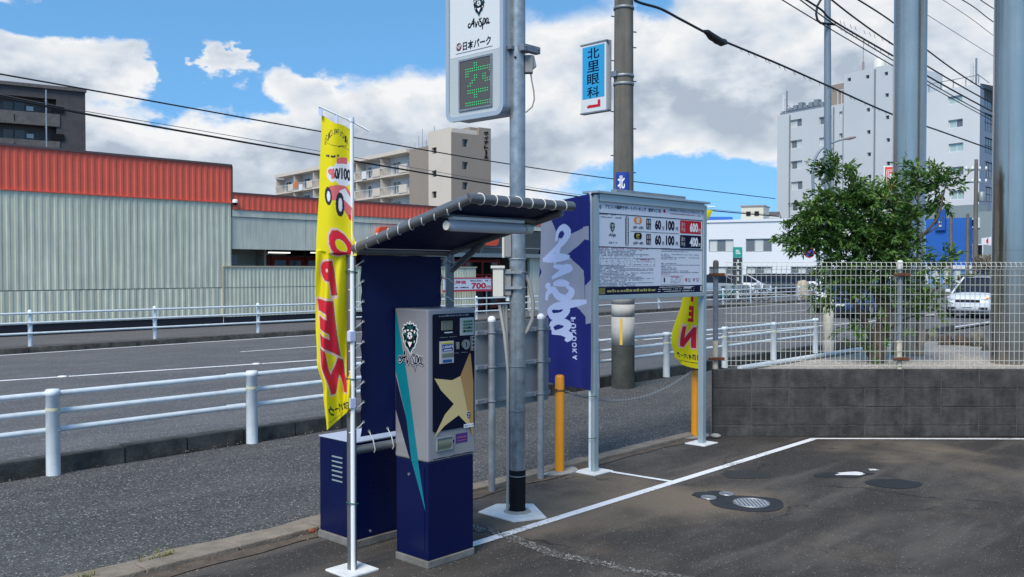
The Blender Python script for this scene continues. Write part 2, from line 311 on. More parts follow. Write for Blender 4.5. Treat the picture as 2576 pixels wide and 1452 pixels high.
# ------------------------------------------------------------------ mesh helpers
class MB:
    def __init__(s): s.v = []; s.f = []; s.mi = []; s.smooth = []
    def add(s, verts, faces, mi=0, smooth=False):
        o = len(s.v); s.v += [tuple(v) for v in verts]
        for f in faces: s.f.append(tuple(i + o for i in f)); s.mi.append(mi); s.smooth.append(smooth)
        return s
    def box(s, x0, y0, z0, x1, y1, z1, mi=0):
        v = [(x0, y0, z0), (x1, y0, z0), (x1, y1, z0), (x0, y1, z0), (x0, y0, z1), (x1, y0, z1), (x1, y1, z1), (x0, y1, z1)]
        return s.add(v, [(0, 3, 2, 1), (4, 5, 6, 7), (0, 1, 5, 4), (1, 2, 6, 5), (2, 3, 7, 6), (3, 0, 4, 7)], mi)
    def bbox(s, x0, y0, z0, x1, y1, z1, b=.01, mi=0):
        """box with chamfered edges"""
        bm = bmesh.new(); bmesh.ops.create_cube(bm, size=1)
        for v in bm.verts: v.co = Vector(((x0 + x1) / 2 + v.co.x * (x1 - x0), (y0 + y1) / 2 + v.co.y * (y1 - y0), (z0 + z1) / 2 + v.co.z * (z1 - z0)))
        bmesh.ops.bevel(bm, geom=bm.edges[:], offset=b, segments=2, affect='EDGES', profile=.6)
        bm.verts.index_update(); s.add([v.co[:] for v in bm.verts], [[v.index for v in f.verts] for f in bm.faces], mi); bm.free(); return s
    def tube(s, pts, r, n=10, mi=0, cap=True, smooth=True):
        pts = [Vector(p) for p in pts]; rs = r if isinstance(r, (list, tuple)) else [r] * len(pts)
        vs = []; fs = []; prev = None
        for i, p in enumerate(pts):
            t = (pts[min(i + 1, len(pts) - 1)] - pts[max(i - 1, 0)])
            t = t.normalized() if t.length > 1e-9 else Vector((0, 0, 1))
            if prev is None:
                a = t.cross(Vector((0, 0, 1)) if abs(t.z) < .9 else Vector((1, 0, 0))).normalized()
            else:
                a = (prev - t * prev.dot(t)); a = a.normalized() if a.length > 1e-6 else t.orthogonal().normalized()
            prev = a; b = t.cross(a)
            for k in range(n):
                an = 2 * math.pi * k / n; vs.append(p + (a * math.cos(an) + b * math.sin(an)) * rs[i])
        for i in range(len(pts) - 1):
            for k in range(n): fs.append((i * n + k, i * n + (k + 1) % n, (i + 1) * n + (k + 1) % n, (i + 1) * n + k))
        s.add(vs, fs, mi, smooth)
        if cap:
            m = len(pts)
            s.add(vs[:n], [tuple(reversed(range(n)))], mi); s.add(vs[(m - 1) * n:], [tuple(range(n))], mi)
        return s
    def cyl(s, p0, p1, r0, r1=None, n=16, mi=0, smooth=True): return s.tube([p0, p1], [r0, r0 if r1 is None else r1], n, mi, True, smooth)
    def lathe(s, prof, c=(0, 0, 0), n=20, mi=0):
        vs = [(c[0] + r * math.cos(2 * math.pi * k / n), c[1] + r * math.sin(2 * math.pi * k / n), c[2] + z) for r, z in prof for k in range(n)]
        fs = [(i * n + k, i * n + (k + 1) % n, (i + 1) * n + (k + 1) % n, (i + 1) * n + k) for i in range(len(prof) - 1) for k in range(n)]
        return s.add(vs, fs, mi, True)
    def ring(s, c, nrm, R, r, n=16, m=6, mi=0):
        nrm = Vector(nrm).normalized(); a = nrm.orthogonal().normalized(); b = nrm.cross(a); c = Vector(c); vs = []; fs = []
        for i in range(n):
            t = 2 * math.pi * i / n; d = a * math.cos(t) + b * math.sin(t)
            for j in range(m):
                q = 2 * math.pi * j / m; vs.append(c + d * (R + r * math.cos(q)) + nrm * r * math.sin(q))
        for i in range(n):
            for j in range(m): fs.append((i * m + j, ((i + 1) % n) * m + j, ((i + 1) % n) * m + (j + 1) % m, i * m + (j + 1) % m))
        return s.add(vs, fs, mi, True)
    def prism(s, poly, axis, a0, a1, mi=0):
        """extrude a 2-D polygon (in the two other axes) along axis from a0 to a1"""
        def P(u, v, a): return {'x': (a, u, v), 'y': (u, a, v), 'z': (u, v, a)}[axis]
        n = len(poly); tri = geometry.tessellate_polygon([[Vector((u, v, 0)) for u, v in poly]])
        vs = [P(u, v, a0) for u, v in poly] + [P(u, v, a1) for u, v in poly]
        fs = [tuple(t) for t in tri] + [tuple(i + n for i in t) for t in tri] + [(i, (i + 1) % n, n + (i + 1) % n, n + i) for i in range(n)]
        return s.add(vs, fs, mi)
    def build(s, name, m, parent=None, world=True, recalc=True):
        me = bpy.data.meshes.new(name)
        me.from_pydata(s.v, [], s.f)
        for mm in (m if isinstance(m, list) else [m]): me.materials.append(mm)
        me.polygons.foreach_set('material_index', s.mi); me.polygons.foreach_set('use_smooth', s.smooth)
        if recalc:
            bm = bmesh.new(); bm.from_mesh(me); bmesh.ops.recalc_face_normals(bm, faces=bm.faces); bm.to_mesh(me); bm.free()
        me.update()
        o = bpy.data.objects.new(name, me); COL.objects.link(o)
        if parent is not None:
            o.parent = parent
            if world:
                top = parent
                mw = Matrix.Identity(4); chain = []
                while top is not None: chain.append(top); top = top.parent
                for t in reversed(chain): mw = mw @ t.matrix_basis
                me.transform(mw.inverted())
        return o
def empty(name, loc, rz=0):
    o = bpy.data.objects.new(name, None); COL.objects.link(o); o.location = loc; o.rotation_euler = (0, 0, rz); o.empty_display_size = .2
    return o
def tag(o, label=None, cat=None, group=None, kind=None):
    if label: o['label'] = label
    if cat: o['category'] = cat
    if group: o['group'] = group
    if kind: o['kind'] = kind
    return o
def thing(name, label, cat, loc=(0, 0, 0), rz=0, group=None): return tag(empty(name, loc, rz), label, cat, group)
def single(name, mb, m, label, cat, group=None, loc=None):
    """a thing that is one mesh, its origin at its base"""
    o = mb.build(name, m)
    if loc is None:
        xs = np.array(mb.v); loc = Vector(((xs[:, 0].min() + xs[:, 0].max()) / 2, (xs[:, 1].min() + xs[:, 1].max()) / 2, xs[:, 2].min()))
    loc = Vector(loc); o.data.transform(Matrix.Translation(-loc)); o.location = loc
    return tag(o, label, cat, group)
def copy_tree(o, parent=None):
    c = o.copy(); COL.objects.link(c); c.parent = parent
    for ch in list(o.children): copy_tree(ch, c)
    return c
def share(name, src, loc, parent, rot=(0, 0, 0), scale=(1, 1, 1)):
    o = bpy.data.objects.new(name, src); COL.objects.link(o); o.parent = parent; o.location = loc; o.rotation_euler = rot; o.scale = scale
    return o
def at(px, py, depth):
    """survey helper: the world point at this bearing and distance ahead of the camera"""
    fp = FW * math.cos(PIT) - UPV * math.sin(PIT); up = FW * math.sin(PIT) + UPV * math.cos(PIT)
    return CAMP + (fp + RT * ((px - 1288) / FOC) - up * ((py - 726) / FOC)) * depth
# ------------------------------------------------------------------ flat print: text, polygons, strokes in 2-D
_tc = {}
def text_polys(s, bold=0.0, shear=0.0, spacing=1.0):
    """polygons (2-D) of a line of text, normalised to a unit-high box; returns polys, width"""
    key = (s, bold, shear, spacing)
    if key in _tc: return _tc[key]
    c = bpy.data.curves.new('t', 'FONT'); c.body = s; c.size = 1; c.offset = bold; c.shear = shear; c.space_character = spacing; c.resolution_u = 3
    o = bpy.data.objects.new('t', c); COL.objects.link(o)
    me = bpy.data.meshes.new_from_object(o.evaluated_get(bpy.context.evaluated_depsgraph_get()))
    vs = np.array([v.co[:2] for v in me.vertices]) if len(me.vertices) else np.zeros((1, 2))
    polys = [[vs[i] for i in p.vertices] for p in me.polygons]
    mn = vs.min(0); mx = vs.max(0)
    bpy.data.objects.remove(o); bpy.data.curves.remove(c); bpy.data.meshes.remove(me)
    _tc[key] = (polys, mn, mx); return _tc[key]
def txt(s, x0, y0, x1, y1, bold=0.0, shear=0.0, mirror=False, spacing=1.0):
    """text stretched into the box"""
    polys, mn, mx = text_polys(s, bold, shear, spacing); d = np.maximum(mx - mn, 1e-6); out = []
    for p in polys:
        q = [(((v - mn) / d)) for v in p]
        out.append([((x1 - (x1 - x0) * a) if mirror else (x0 + (x1 - x0) * a), y0 + (y1 - y0) * b) for a, b in q])
    return out
def catmull(pts, n=8):
    pts = [np.array(p, float) for p in pts]; out = []
    P = [pts[0]] + pts + [pts[-1]]
    for i in range(1, len(P) - 2):
        for k in range(n):
            t = k / n; a, b, c, d = P[i - 1], P[i], P[i + 1], P[i + 2]
            out.append(.5 * ((2 * b) + (c - a) * t + (2 * a - 5 * b + 4 * c - d) * t * t + (3 * b - a - 3 * c + d) * t ** 3))
    out.append(pts[-1]); return out
def stroke(pts, wd, n=8, taper=True):
    c = catmull(pts, n); quads = []; m = len(c); L = []; Rr = []
    for i, p in enumerate(c):
        t = c[min(i + 1, m - 1)] - c[max(i - 1, 0)]; t = t / (np.linalg.norm(t) + 1e-9); nn = np.array((-t[1], t[0]))
        f = i / (m - 1); ww = wd * (.35 + .65 * math.sin(math.pi * min(max(f, .06), .94)) if taper else 1) / 2
        L.append(p + nn * ww); Rr.append(p - nn * ww)
    for i in range(m - 1): quads.append([tuple(L[i]), tuple(Rr[i]), tuple(Rr[i + 1]), tuple(L[i + 1])])
    return quads
def circ(cx, cy, r, n=20, ry=None): return [(cx + r * math.cos(2 * math.pi * k / n), cy + (ry or r) * math.sin(2 * math.pi * k / n)) for k in range(n)]
def rect(x0, y0, x1, y1): return [(x0, y0), (x1, y0), (x1, y1), (x0, y1)]
def rrect(x0, y0, x1, y1, r, n=5):
    out = []
    for cx, cy, a in ((x1 - r, y1 - r, 0), (x0 + r, y1 - r, 90), (x0 + r, y0 + r, 180), (x1 - r, y0 + r, 270)):
        for k in range(n + 1): t = R_(a + 90 * k / n); out.append((cx + r * math.cos(t), cy + r * math.sin(t)))
    return out
def tf(polys, sx, sy, ox, oy): return [[(p[0] * sx + ox, p[1] * sy + oy) for p in q] for q in polys]
def logo_script(w=.13):
    """the hand-written club name, in a box about 0..3.7 by -0.5..1.15"""
    S = []
    S += stroke([(.22, .62), (-.12, .55), (-.22, .3), (.0, .12), (.3, .3), (.62, .8), (.86, 1.15)], w)
    S += stroke([(.86, 1.15), (.83, .6), (.86, .02)], w * 1.25); S += stroke([(.18, .42), (.6, .5), (1.05, .62)], w * .8)
    S += stroke([(1.12, .66), (1.2, .3), (1.24, .04), (1.4, .35), (1.56, .7)], w); S += stroke([(1.78, .62), (1.74, .3), (1.8, .03)], w)
    S += [circ(1.84, .86, w * .5, 8)]
    S += stroke([(2.36, .92), (2.1, .86), (1.98, .62), (2.2, .42), (2.28, .12), (2.04, -.04), (1.86, .1)], w)
    S += stroke([(2.62, .74), (2.52, .2), (2.40, -.5)], w * 1.15); S += stroke([(2.54, .5), (2.72, .78), (2.94, .66), (2.9, .3), (2.7, .12), (2.5, .16)], w)
    S += stroke([(3.48, .62), (3.28, .72), (3.1, .45), (3.18, .14), (3.38, .2), (3.5, .55)], w); S += stroke([(3.54, .72), (3.5, .3), (3.62, .08), (3.8, .2)], w)
    return S
def crest_polys():
    """shield emblem in a box about -1..1 by -1.5..1.35: returns dict of colour -> polygons"""
    out = [(0, 1.35), (.16, 1.12), (.42, 1.2), (.46, 1.0), (.78, 1.02), (.74, .8), (1.0, .62), (.86, .38), (.98, .1), (.84, -.12), (.86, -.4), (.66, -.6), (.6, -.86), (.36, -1.0), (.16, -1.28), (0, -1.5)]
    full = out + [(-x, y) for x, y in reversed(out[1:-1])]
    C = {'white': [full], 'teal': [], 'dark': []}
    ins = [(x * .90, y * .93) for x, y in full]; C['teal'] = [ins]
    for sx in (1, -1):
        C['white'] += []
        C['dark'] += [[(sx * .34, .86), (sx * .72, .86), (sx * .60, .60), (sx * .40, .62)], [(sx * .52, .10), (sx * .80, .16), (sx * .70, -.30), (sx * .48, -.22)],
                      [(sx * .40, -.50), (sx * .60, -.52), (sx * .36, -.84), (sx * .22, -.72)]]
    C['dark'] += [rect(-.40, -.62, .40, .66), [(-.40, -.62), (.40, -.62), (0, -1.15)], rect(-.36, .88, .36, .98)]
    C['top'] = [circ(0, .10, .30, 14), rect(-.34, .46, -.10, .60), rect(.10, .46, .34, .60), [(-.28, -.42), (.28, -.42), (0, -.88)]]
    for sx in (1, -1): C['top'] += [[(sx * .50, .56), (sx * .68, .50), (sx * .60, .28), (sx * .48, .34)], [(sx * .52, -.28), (sx * .64, -.34), (sx * .50, -.52)], circ(sx * .22, 1.08, .05, 6)]
    C['top'] += [[(-.1, 1.0), (.1, 1.0), (0, 1.22)]]
    C['pit'] = [circ(0, .10, .11, 5)] + [circ(.22 * math.cos(a), .10 + .22 * math.sin(a), .055, 5) for a in [R_(90 + 72 * k) for k in range(5)]]
    return C
class Sheet:
    """a printed plane in space: 2-D metres (u,v) -> o + u*U + v*V, layers lifted along n"""
    def __init__(s, parent, o, U, V, n, lift=.0012): s.parent = parent; s.o = Vector(o); s.U = Vector(U).normalized(); s.V = Vector(V).normalized(); s.n = Vector(n).normalized(); s.lift = lift
    def add(s, name, polys, m, layer=1):
        mb = MB()
        for p in polys:
            if len(p) < 3: continue
            v3 = [s.o + s.U * float(a[0]) + s.V * float(a[1]) + s.n * (s.lift * layer) for a in p]
            if len(p) <= 4: mb.add(v3, [tuple(range(len(p)))])
            else:
                mb.add(v3, [tuple(t) for t in geometry.tessellate_polygon([[Vector((a[0], a[1], 0)) for a in p]])])
        return mb.build(name, m, s.parent, recalc=False)
def crest_on(sheet, cx, cy, h, layer=1, w=None):
    k = h / 2.85; kx = (w / 2.0) if w else k; C = crest_polys()
    for i, (key, m) in enumerate((('white', M_WHITE), ('teal', M_TEALD), ('dark', M_BLACK), ('top', M_WHITE), ('pit', M_BLACK))):
        sheet.add('emblem', tf(C[key], kx, k, cx, cy + .075 * k), m, layer + i)
def fine_print(x0, x1, y, h, fill=.85, rnd=random):
    """a row of unreadable small print as short dashes"""
    out = []; x = x0
    while x < x1:
        wd = rnd.uniform(.6, 2.6) * h
        if rnd.random() < fill: out.append(rect(x, y, min(x + wd, x1), y + h * rnd.uniform(.55, .9)))
        x += wd + h * rnd.uniform(.25, .6)
    return out
def raster(nx, ny, layers, ext):
    """paint layers [(material index, polygons)] on a grid of cells; ext=(u0,v0,u1,v1)"""
    g = np.zeros((ny, nx), int); u0, v0, u1, v1 = ext
    cu = u0 + (np.arange(nx) + .5) / nx * (u1 - u0); cv = v0 + (np.arange(ny) + .5) / ny * (v1 - v0)
    for mi, polys in layers:
        for p in polys:
            tris = [p] if len(p) == 3 else [[p[i] for i in t] for t in geometry.tessellate_polygon([[Vector((a[0], a[1], 0)) for a in p]])]
            for t in tris:
                t = np.array(t, float); i0, i1 = np.searchsorted(cu, [t[:, 0].min(), t[:, 0].max()]); j0, j1 = np.searchsorted(cv, [t[:, 1].min(), t[:, 1].max()])
                if i1 <= i0 or j1 <= j0: continue
                X, Y = np.meshgrid(cu[i0:i1], cv[j0:j1])
                def e(a, b): return (b[0] - a[0]) * (Y - a[1]) - (b[1] - a[1]) * (X - a[0])
                A = e(t[0], t[1]); B = e(t[1], t[2]); Cc = e(t[2], t[0])
                g[j0:j1, i0:i1][((A >= 0) & (B >= 0) & (Cc >= 0)) | ((A <= 0) & (B <= 0) & (Cc <= 0))] = mi
    return g
def cloth(name, fn, nx, ny, layers, ext, mats, parent):
    """printed cloth: grid surface fn(s,t), s across 0..1, t top to bottom 0..1; v axis of the print points up"""
    g = raster(nx, ny, layers, ext); me = bpy.data.meshes.new(name)
    vs = np.array([fn(i / nx, 1 - j / ny) for j in range(ny + 1) for i in range(nx + 1)], float)
    idx = np.arange((nx + 1) * (ny + 1)).reshape(ny + 1, nx + 1)
    q = np.stack([idx[:-1, :-1], idx[:-1, 1:], idx[1:, 1:], idx[1:, :-1]], -1).reshape(-1, 4)
    me.from_pydata(vs.tolist(), [], q.tolist())
    for m in mats: me.materials.append(m)
    me.polygons.foreach_set('material_index', g.reshape(-1)); me.polygons.foreach_set('use_smooth', [True] * len(q)); me.update()
    o = bpy.data.objects.new(name, me); COL.objects.link(o); o.parent = parent
    mw = parent.matrix_basis.copy(); me.transform(mw.inverted()); return o
# ================================================================== THE SETTING
def sheet_poly(name, poly, z, m, kind='structure', sub=0):
    mb = MB(); n = len(poly)
    tri = geometry.tessellate_polygon([[Vector((x, y, 0)) for x, y in poly]])
    mb.add([(x, y, z) for x, y in poly], [tuple(t) for t in tri]); o = mb.build(name, m)
    for p in o.data.polygons:
        if p.normal.z < 0: p.flip()
    if kind: o['kind'] = kind
    return o
sheet_poly('ground', [(-900, -900), (1500, -900), (1500, 1500), (-900, 1500)], -.06, M_TERR)
lot_poly = [(-14, -12), (20, -12), (16.2, -3.45), (8.50, 4.96), (8.45, 5.12), (-14, 5.12)]
sheet_poly('parking_lot', lot_poly, 0, M_LOT)
sheet_poly('sidewalk', [(-14, 5.27), (8.2, 5.27), (8.45, 5.12), (8.6, 5.0), (15.2, 5.0), (22, 2.5), (60, -8), (60, 8.9), (-14, 7.98)], 0, M_WALK)
def near_y(x): return 8.18 + .0185 * (x - 3.0)
sheet_poly('road', [(-14, near_y(-14) + .3), (110, near_y(110) + .3), (110, 27), (-14, 21.0)], -.012, M_ROAD)
sheet_poly('far_sidewalk', [(-14, 21.2), (110, 27.2), (110, 60), (-14, 60)], .0, M_ROAD)
# ---- near kerb, made of single stones
kerb = empty('kerb', (0, 0, 0)); tag(kerb, kind='structure'); kerb.name = 'kerb'
for k in range(-12, 46):
    x0 = k * .62; x1 = x0 + .61
    mb = MB(); y0 = near_y(x0) + .16 + random.uniform(-.004, .004); zt = .125 + random.uniform(-.006, .006)
    mb.bbox(x0, y0, -.05, x1, y0 + .15, zt, .014); mb.build('kerb_stone', M_KERB, kerb)
# ---- far kerb
fk = tag(empty('far_kerb', (0, 0, 0)), kind='structure')
def far_y(x): return 20.75 + .045 * (x - 6)
for k in range(0, 60):
    x0 = k * 1.2; mb = MB(); mb.bbox(x0, far_y(x0), -.05, x0 + 1.185, far_y(x0) + .2, .11, .015); mb.build('kerb_stone', M_KERB, fk)
# ---- flush concrete edging between the lot and the pavement, stone by stone, with the dirt gutter along it
edg = tag(empty('lot_edging', (0, 0, 0)), kind='structure')
for k in range(-10, 14):
    x0 = k * .6; z = .028 + random.uniform(-.006, .004)
    mb = MB(); mb.bbox(x0, 5.125 + random.uniform(-.006, .006), -.05, x0 + .592, 5.265, z, .008); mb.build('edging_stone', M_KERBTOP, edg)
def ragged(x0, x1, y0f, y1f, n=40):
    top = []; bot = []
    for i in range(n + 1):
        x = x0 + (x1 - x0) * i / n; j = mnoise.noise(Vector((x * 2.3, 1.7, 0))) * .06; k = mnoise.noise(Vector((x * 3.1, 7.7, 0))) * .05
        bot.append((x, y0f + j)); top.append((x, y1f + k))
    return bot + top[::-1]
def low_mound(name, poly, z, m):
    o = sheet_poly(name, poly, z, m); return o
low_mound('dirt_gutter', ragged(-4, 5.0, 4.98, 5.10, 60), .006, M_DIRT)
low_mound('dirt_gutter', ragged(5.0, 8.4, 4.99, 5.11, 30), .006, M_DIRT)
low_mound('sand_strip', ragged(1.2, 4.2, 5.28, 5.42, 40), .005, M_KERBTOP)
# ---- painted lines
def stripe(name, p0, p1, wd, z=.004, m=None):
    p0 = Vector((*p0, 0)); p1 = Vector((*p1, 0)); d = (p1 - p0).normalized(); n = Vector((-d.y, d.x, 0)) * wd / 2
    return sheet_poly(name, [(p0 + n)[:2], (p0 - n)[:2], (p1 - n)[:2], (p1 + n)[:2]], z, m or M_WHITEPAINT)
stripe('bay_line', (3.95, 4.135), (9.04, 4.155), .075)
stripe('bay_line', (9.02, 4.165), (13.2, -.41), .06, .0075)
stripe('bay_line', (6.36, 4.80), (6.41, 4.18), .05, .0035)
stripe('bay_line', (1.35, 4.12), (2.78, 4.12), .075)
for a, b in (((-2, 17.0), (5.9, 15.72)), ((6.05, 15.70), (9.2, 15.2)), ((9.35, 15.17), (13.5, 14.5)), ((13.65, 14.47), (19, 13.4)), ((19.2, 13.36), (30, 12.4)), ((30.3, 12.4), (60, 12.9))):
    stripe('lane_line', a, b, .13, -.008)
stripe('lane_line', (10.4, 17.7), (19, 17.6), .09, -.008)
stripe('lane_line', (22, 17.6), (29, 17.6), .09, -.008); stripe('lane_line', (33, 17.8), (40, 18.0), .09, -.008)
stripe('edge_line', (14, 8.98), (34, 9.35), .12, -.008)
stripe('edge_line', (-4, 20.2), (60, 22.4), .1, -.008)
for x, y in ((5.97, 15.74), (9.27, 15.22)):
    mb = MB(); mb.lathe([(.075, 0), (.07, .012), (.04, .018), (.001, .019)], (x, y, -.012), 12)
    single('road_stud', mb, M_WHITE, 'small raised white stud between lane line dashes, %s one' % ('left' if x < 7 else 'right'), 'road stud')
# ---- fresh asphalt patches, wet stain, puddle and lids on the lot
def blot(cx, cy, rx, ry, rz, n=28, j=.08, seed=0):
    out = []
    for k in range(n):
        t = 2 * math.pi * k / n; r = 1 + j * mnoise.noise(Vector((math.cos(t) * 1.6 + seed, math.sin(t) * 1.6, seed)))*2
        x = rx * r * math.cos(t); y = ry * r * math.sin(t); out.append((cx + x * math.cos(rz) - y * math.sin(rz), cy + x * math.sin(rz) + y * math.cos(rz)))
    return out
RZ = TH - math.pi / 2
sheet_poly('asphalt_patch', blot(6.20, 3.36, .285, .235, RZ, seed=3), .0035, M_WET)
sheet_poly('asphalt_patch', blot(6.25, 3.70, .17, .10, RZ + .25, seed=8, j=.15), .005, M_WET)
sheet_poly('wet_stain', blot(7.585, 2.80, .23, .16, RZ, seed=5), .0035, M_WET)
sheet_poly('wet_stain', blot(7.05, 3.86, .22, .16, RZ, seed=12, j=.2), .003, mat('oil stain', (.028, .027, .026), .7, vary=.3, vscale=8))
sheet_poly('white_patch', blot(7.70, 3.20, .13, .06, RZ + .15, seed=21, j=.3), .0055, M_PAD)
sheet_poly('white_patch', blot(7.98, 3.12, .045, .03, RZ + .15, seed=25, j=.3), .0055, M_PAD)
sheet_poly('asphalt_patch', blot(7.66, 3.22, .24, .10, RZ + .15, seed=30, j=.3), .003, M_WET)
man = thing('drain_cover', 'oval grated drain cover set in black patched asphalt', 'drain cover', (6.205, 3.335, 0), RZ)
mb = MB(); mb.add([(*p, .006) for p in circ(0, 0, .135, 28, .125)], [tuple(range(28))]); mb.build('cover_base', M_WET, man, world=False)
for k in range(-4, 5):
    x = k * .027; h = .105 * math.sqrt(max(0, 1 - (x / .135) ** 2))
    mb = MB(); mb.bbox(x - .009, -h, .004, x + .009, h, .014, .003); mb.build('bar', mat('worn steel', (.55, .57, .60), .3, metal=.6), man, world=False)
mb = MB(); mb.ring((0, 0, .008), (0, 0, 1), .13, .008, 28, 6); mb.build('rim', M_IRON, man, world=False)
for (x, y, lb) in ((6.14, 3.66, 'small round valve lid nearer the bay line, beside the drain cover'), (6.34, 3.62, 'small round valve lid farther from the bay line, beyond the drain cover')):
    mb = MB(); mb.lathe([(.06, .004), (.058, .012), (.035, .013), (.033, .009), (.001, .010)], (x, y, 0), 18); single('valve_lid', mb, M_IRON, lb, 'valve lid', 'small lids in the lot', (x, y, 0))
# ---- rough broken strip across the lot
AXR = [(4.33, 4.62), (4.34, 4.40), (4.36, 4.20), (4.34, 4.02), (4.30, 3.80), (4.27, 3.60), (4.32, 3.38), (4.34, 3.15), (4.40, 2.87), (4.46, 2.5), (4.55, 2.0)]
rl_ = [(x - .045 - .05 * mnoise.noise(Vector((y * 5, 3, 0))), y) for x, y in AXR for y in (y,)]; rr_ = [(x + .05 + .06 * mnoise.noise(Vector((y * 5, 9, 0))), y) for x, y in AXR]
fine_l = [(a[0] - .0 + .012 * mnoise.noise(Vector((a[1] * 23, 1, 0))), a[1]) for a in [(np.array(p)) for p in catmull(rl_, 8)]]; fine_r = [(a[0] + .016 * mnoise.noise(Vector((a[1] * 21, 5, 0))), a[1]) for a in catmull(rr_, 8)]
fine_l = [(float(x), float(y)) for x, y in fine_l]; fine_r = [(float(x), float(y)) for x, y in fine_r]
o = sheet_poly('rough_strip', fine_l + fine_r[::-1], .0025, M_ROUGH)
mb = MB()
for i in range(700):
    t = random.random(); A = AXR
    k = min(int(t * 10), 9); f = t * 10 - k; x = A[k][0] + (A[k + 1][0] - A[k][0]) * f + random.gauss(0, .028); y = A[k][1] + (A[k + 1][1] - A[k][1]) * f + random.gauss(0, .028)
    s = random.uniform(.003, .009)
    mb.add([(x + s * random.uniform(.6, 1.3) * math.cos(a), y + s * random.uniform(.6, 1.3) * math.sin(a), .003) for a in (0, 1.6, 3.1, 4.7)] + [(x, y, .004 + s * .8)], [(0, 1, 4), (1, 2, 4), (2, 3, 4), (3, 0, 4)])
tag(mb.build('crumbled_gravel', M_ROUGH), 'crumbled grey aggregate along the broken strip of the lot', 'gravel', kind='stuff')
mb = MB()
for i in range(500):
    x = random.uniform(-.5, 8.3); y = random.choice([random.gauss(5.05, .05), random.gauss(5.36, .08), random.gauss(near_y(x) + .05, .1)]); s = random.uniform(.003, .009)
    if x > 8: continue
    mb.add([(x + s * random.uniform(.6, 1.3) * math.cos(a), y + s * random.uniform(.6, 1.3) * math.sin(a), .003) for a in (0, 1.6, 3.1, 4.7)] + [(x, y, .006 + s * .8)], [(0, 1, 4), (1, 2, 4), (2, 3, 4), (3, 0, 4)])
tag(mb.build('loose_grit', M_KERBTOP), 'loose brown grit along the pavement edges', 'grit', kind='stuff')
# ---- dry grass tufts at the edging
def tuft(x, y, n, h, label, seed):
    rnd = random.Random(seed); mb = MB()
    for i in range(n):
        a = rnd.uniform(0, 6.28); l = h * rnd.uniform(.5, 1.2); bx = x + rnd.gauss(0, .03); by = y + rnd.gauss(0, .02); ln = rnd.uniform(.5, 1.6)
        dx, dy = math.cos(a), math.sin(a); w_ = .0022
        p = [(bx, by, 0), (bx + dx * l * .35 * ln, by + dy * l * .35 * ln, l * .55), (bx + dx * l * ln, by + dy * l * ln, l * (.75 - .3 * ln * .5))]
        nx, ny = -dy * w_, dx * w_
        mb.add([(p[0][0] - nx, p[0][1] - ny, 0), (p[0][0] + nx, p[0][1] + ny, 0), (p[1][0] + nx, p[1][1] + ny, p[1][2]), (p[1][0] - nx, p[1][1] - ny, p[1][2]), p[2]], [(0, 1, 2, 3), (3, 2, 4)])
    single('grass_tuft', mb, M_GRASS, label, 'grass', 'dry grass at the pavement edge', (x, y, 0))
tuft(2.10, 5.24, 55, .07, 'dry yellow grass tuft at the bottom edge of the pavement', 1)
tuft(2.62, 5.30, 45, .06, 'thin dry grass tuft beside the edging, nearer the blue cabinet', 2)
tuft(2.50, 5.33, 16, .09, 'few long bent grass blades lying on the pavement', 3)
mb = MB()
for i, (dx, dy) in enumerate(((0, 0),)):
    bm = bmesh.new(); bmesh.ops.create_icosphere(bm, subdivisions=2, radius=.02)
    for v in bm.verts: v.co = Vector((v.co.x * 1.3, v.co.y * .9, v.co.z * .8)) * (1 + .25 * mnoise.noise(v.co * 60))
    bm.verts.index_update(); mb.add([(3.52 + v.co.x, 5.10 + v.co.y, .016 + v.co.z) for v in bm.verts], [[v.index for v in f.verts] for f in bm.faces]); bm.free()
single('brick_shard', mb, mat('orange brick', (.30, .07, .03), .9, vary=.3, vscale=60), 'small orange brick shard on the ground beside the blue cabinet', 'shard')
# ---- gravel plot behind the block wall, a raised bed
WD = RT.copy(); WN = FW.copy()                           # the wall runs straight across the view
WA = Vector((8.467, 4.993, 0))
mb = MB(); pts = [WA + WN * .12 + WD * .0, Vector((14.4, 4.93, 0)), Vector((16.5, 2.8, 0)), WA + WD * 8.2 + WN * 2.6, WA + WD * 8.2 + WN * .12]
mb.prism([(p.x, p.y) for p in pts], 'z', .0, .66); tag(mb.build('gravel_bed', M_GRAVEL), kind='structure')
mb = MB()
for i in range(2600):
    u = random.uniform(.2, 5.6); d = .16 + 3.4 * random.random() ** 1.6; p = WA + WD * u + WN * d
    if p.y > 4.85 or p.x > 14: continue
    s = random.uniform(.010, .022); z = .658; a0 = random.random() * 6
    mb.add([(p.x + s * random.uniform(.7, 1.3) * math.cos(a + a0), p.y + s * random.uniform(.7, 1.3) * math.sin(a + a0), z) for a in (0, 1.25, 2.5, 3.75, 5.0)] + [(p.x + random.uniform(-.3, .3) * s, p.y + random.uniform(-.3, .3) * s, z + s * .8)], [(0, 1, 5), (1, 2, 5), (2, 3, 5), (3, 4, 5), (4, 0, 5)])
tag(mb.build('gravel', M_STONE), 'pale gravel spread behind the block wall', 'gravel', kind='stuff')
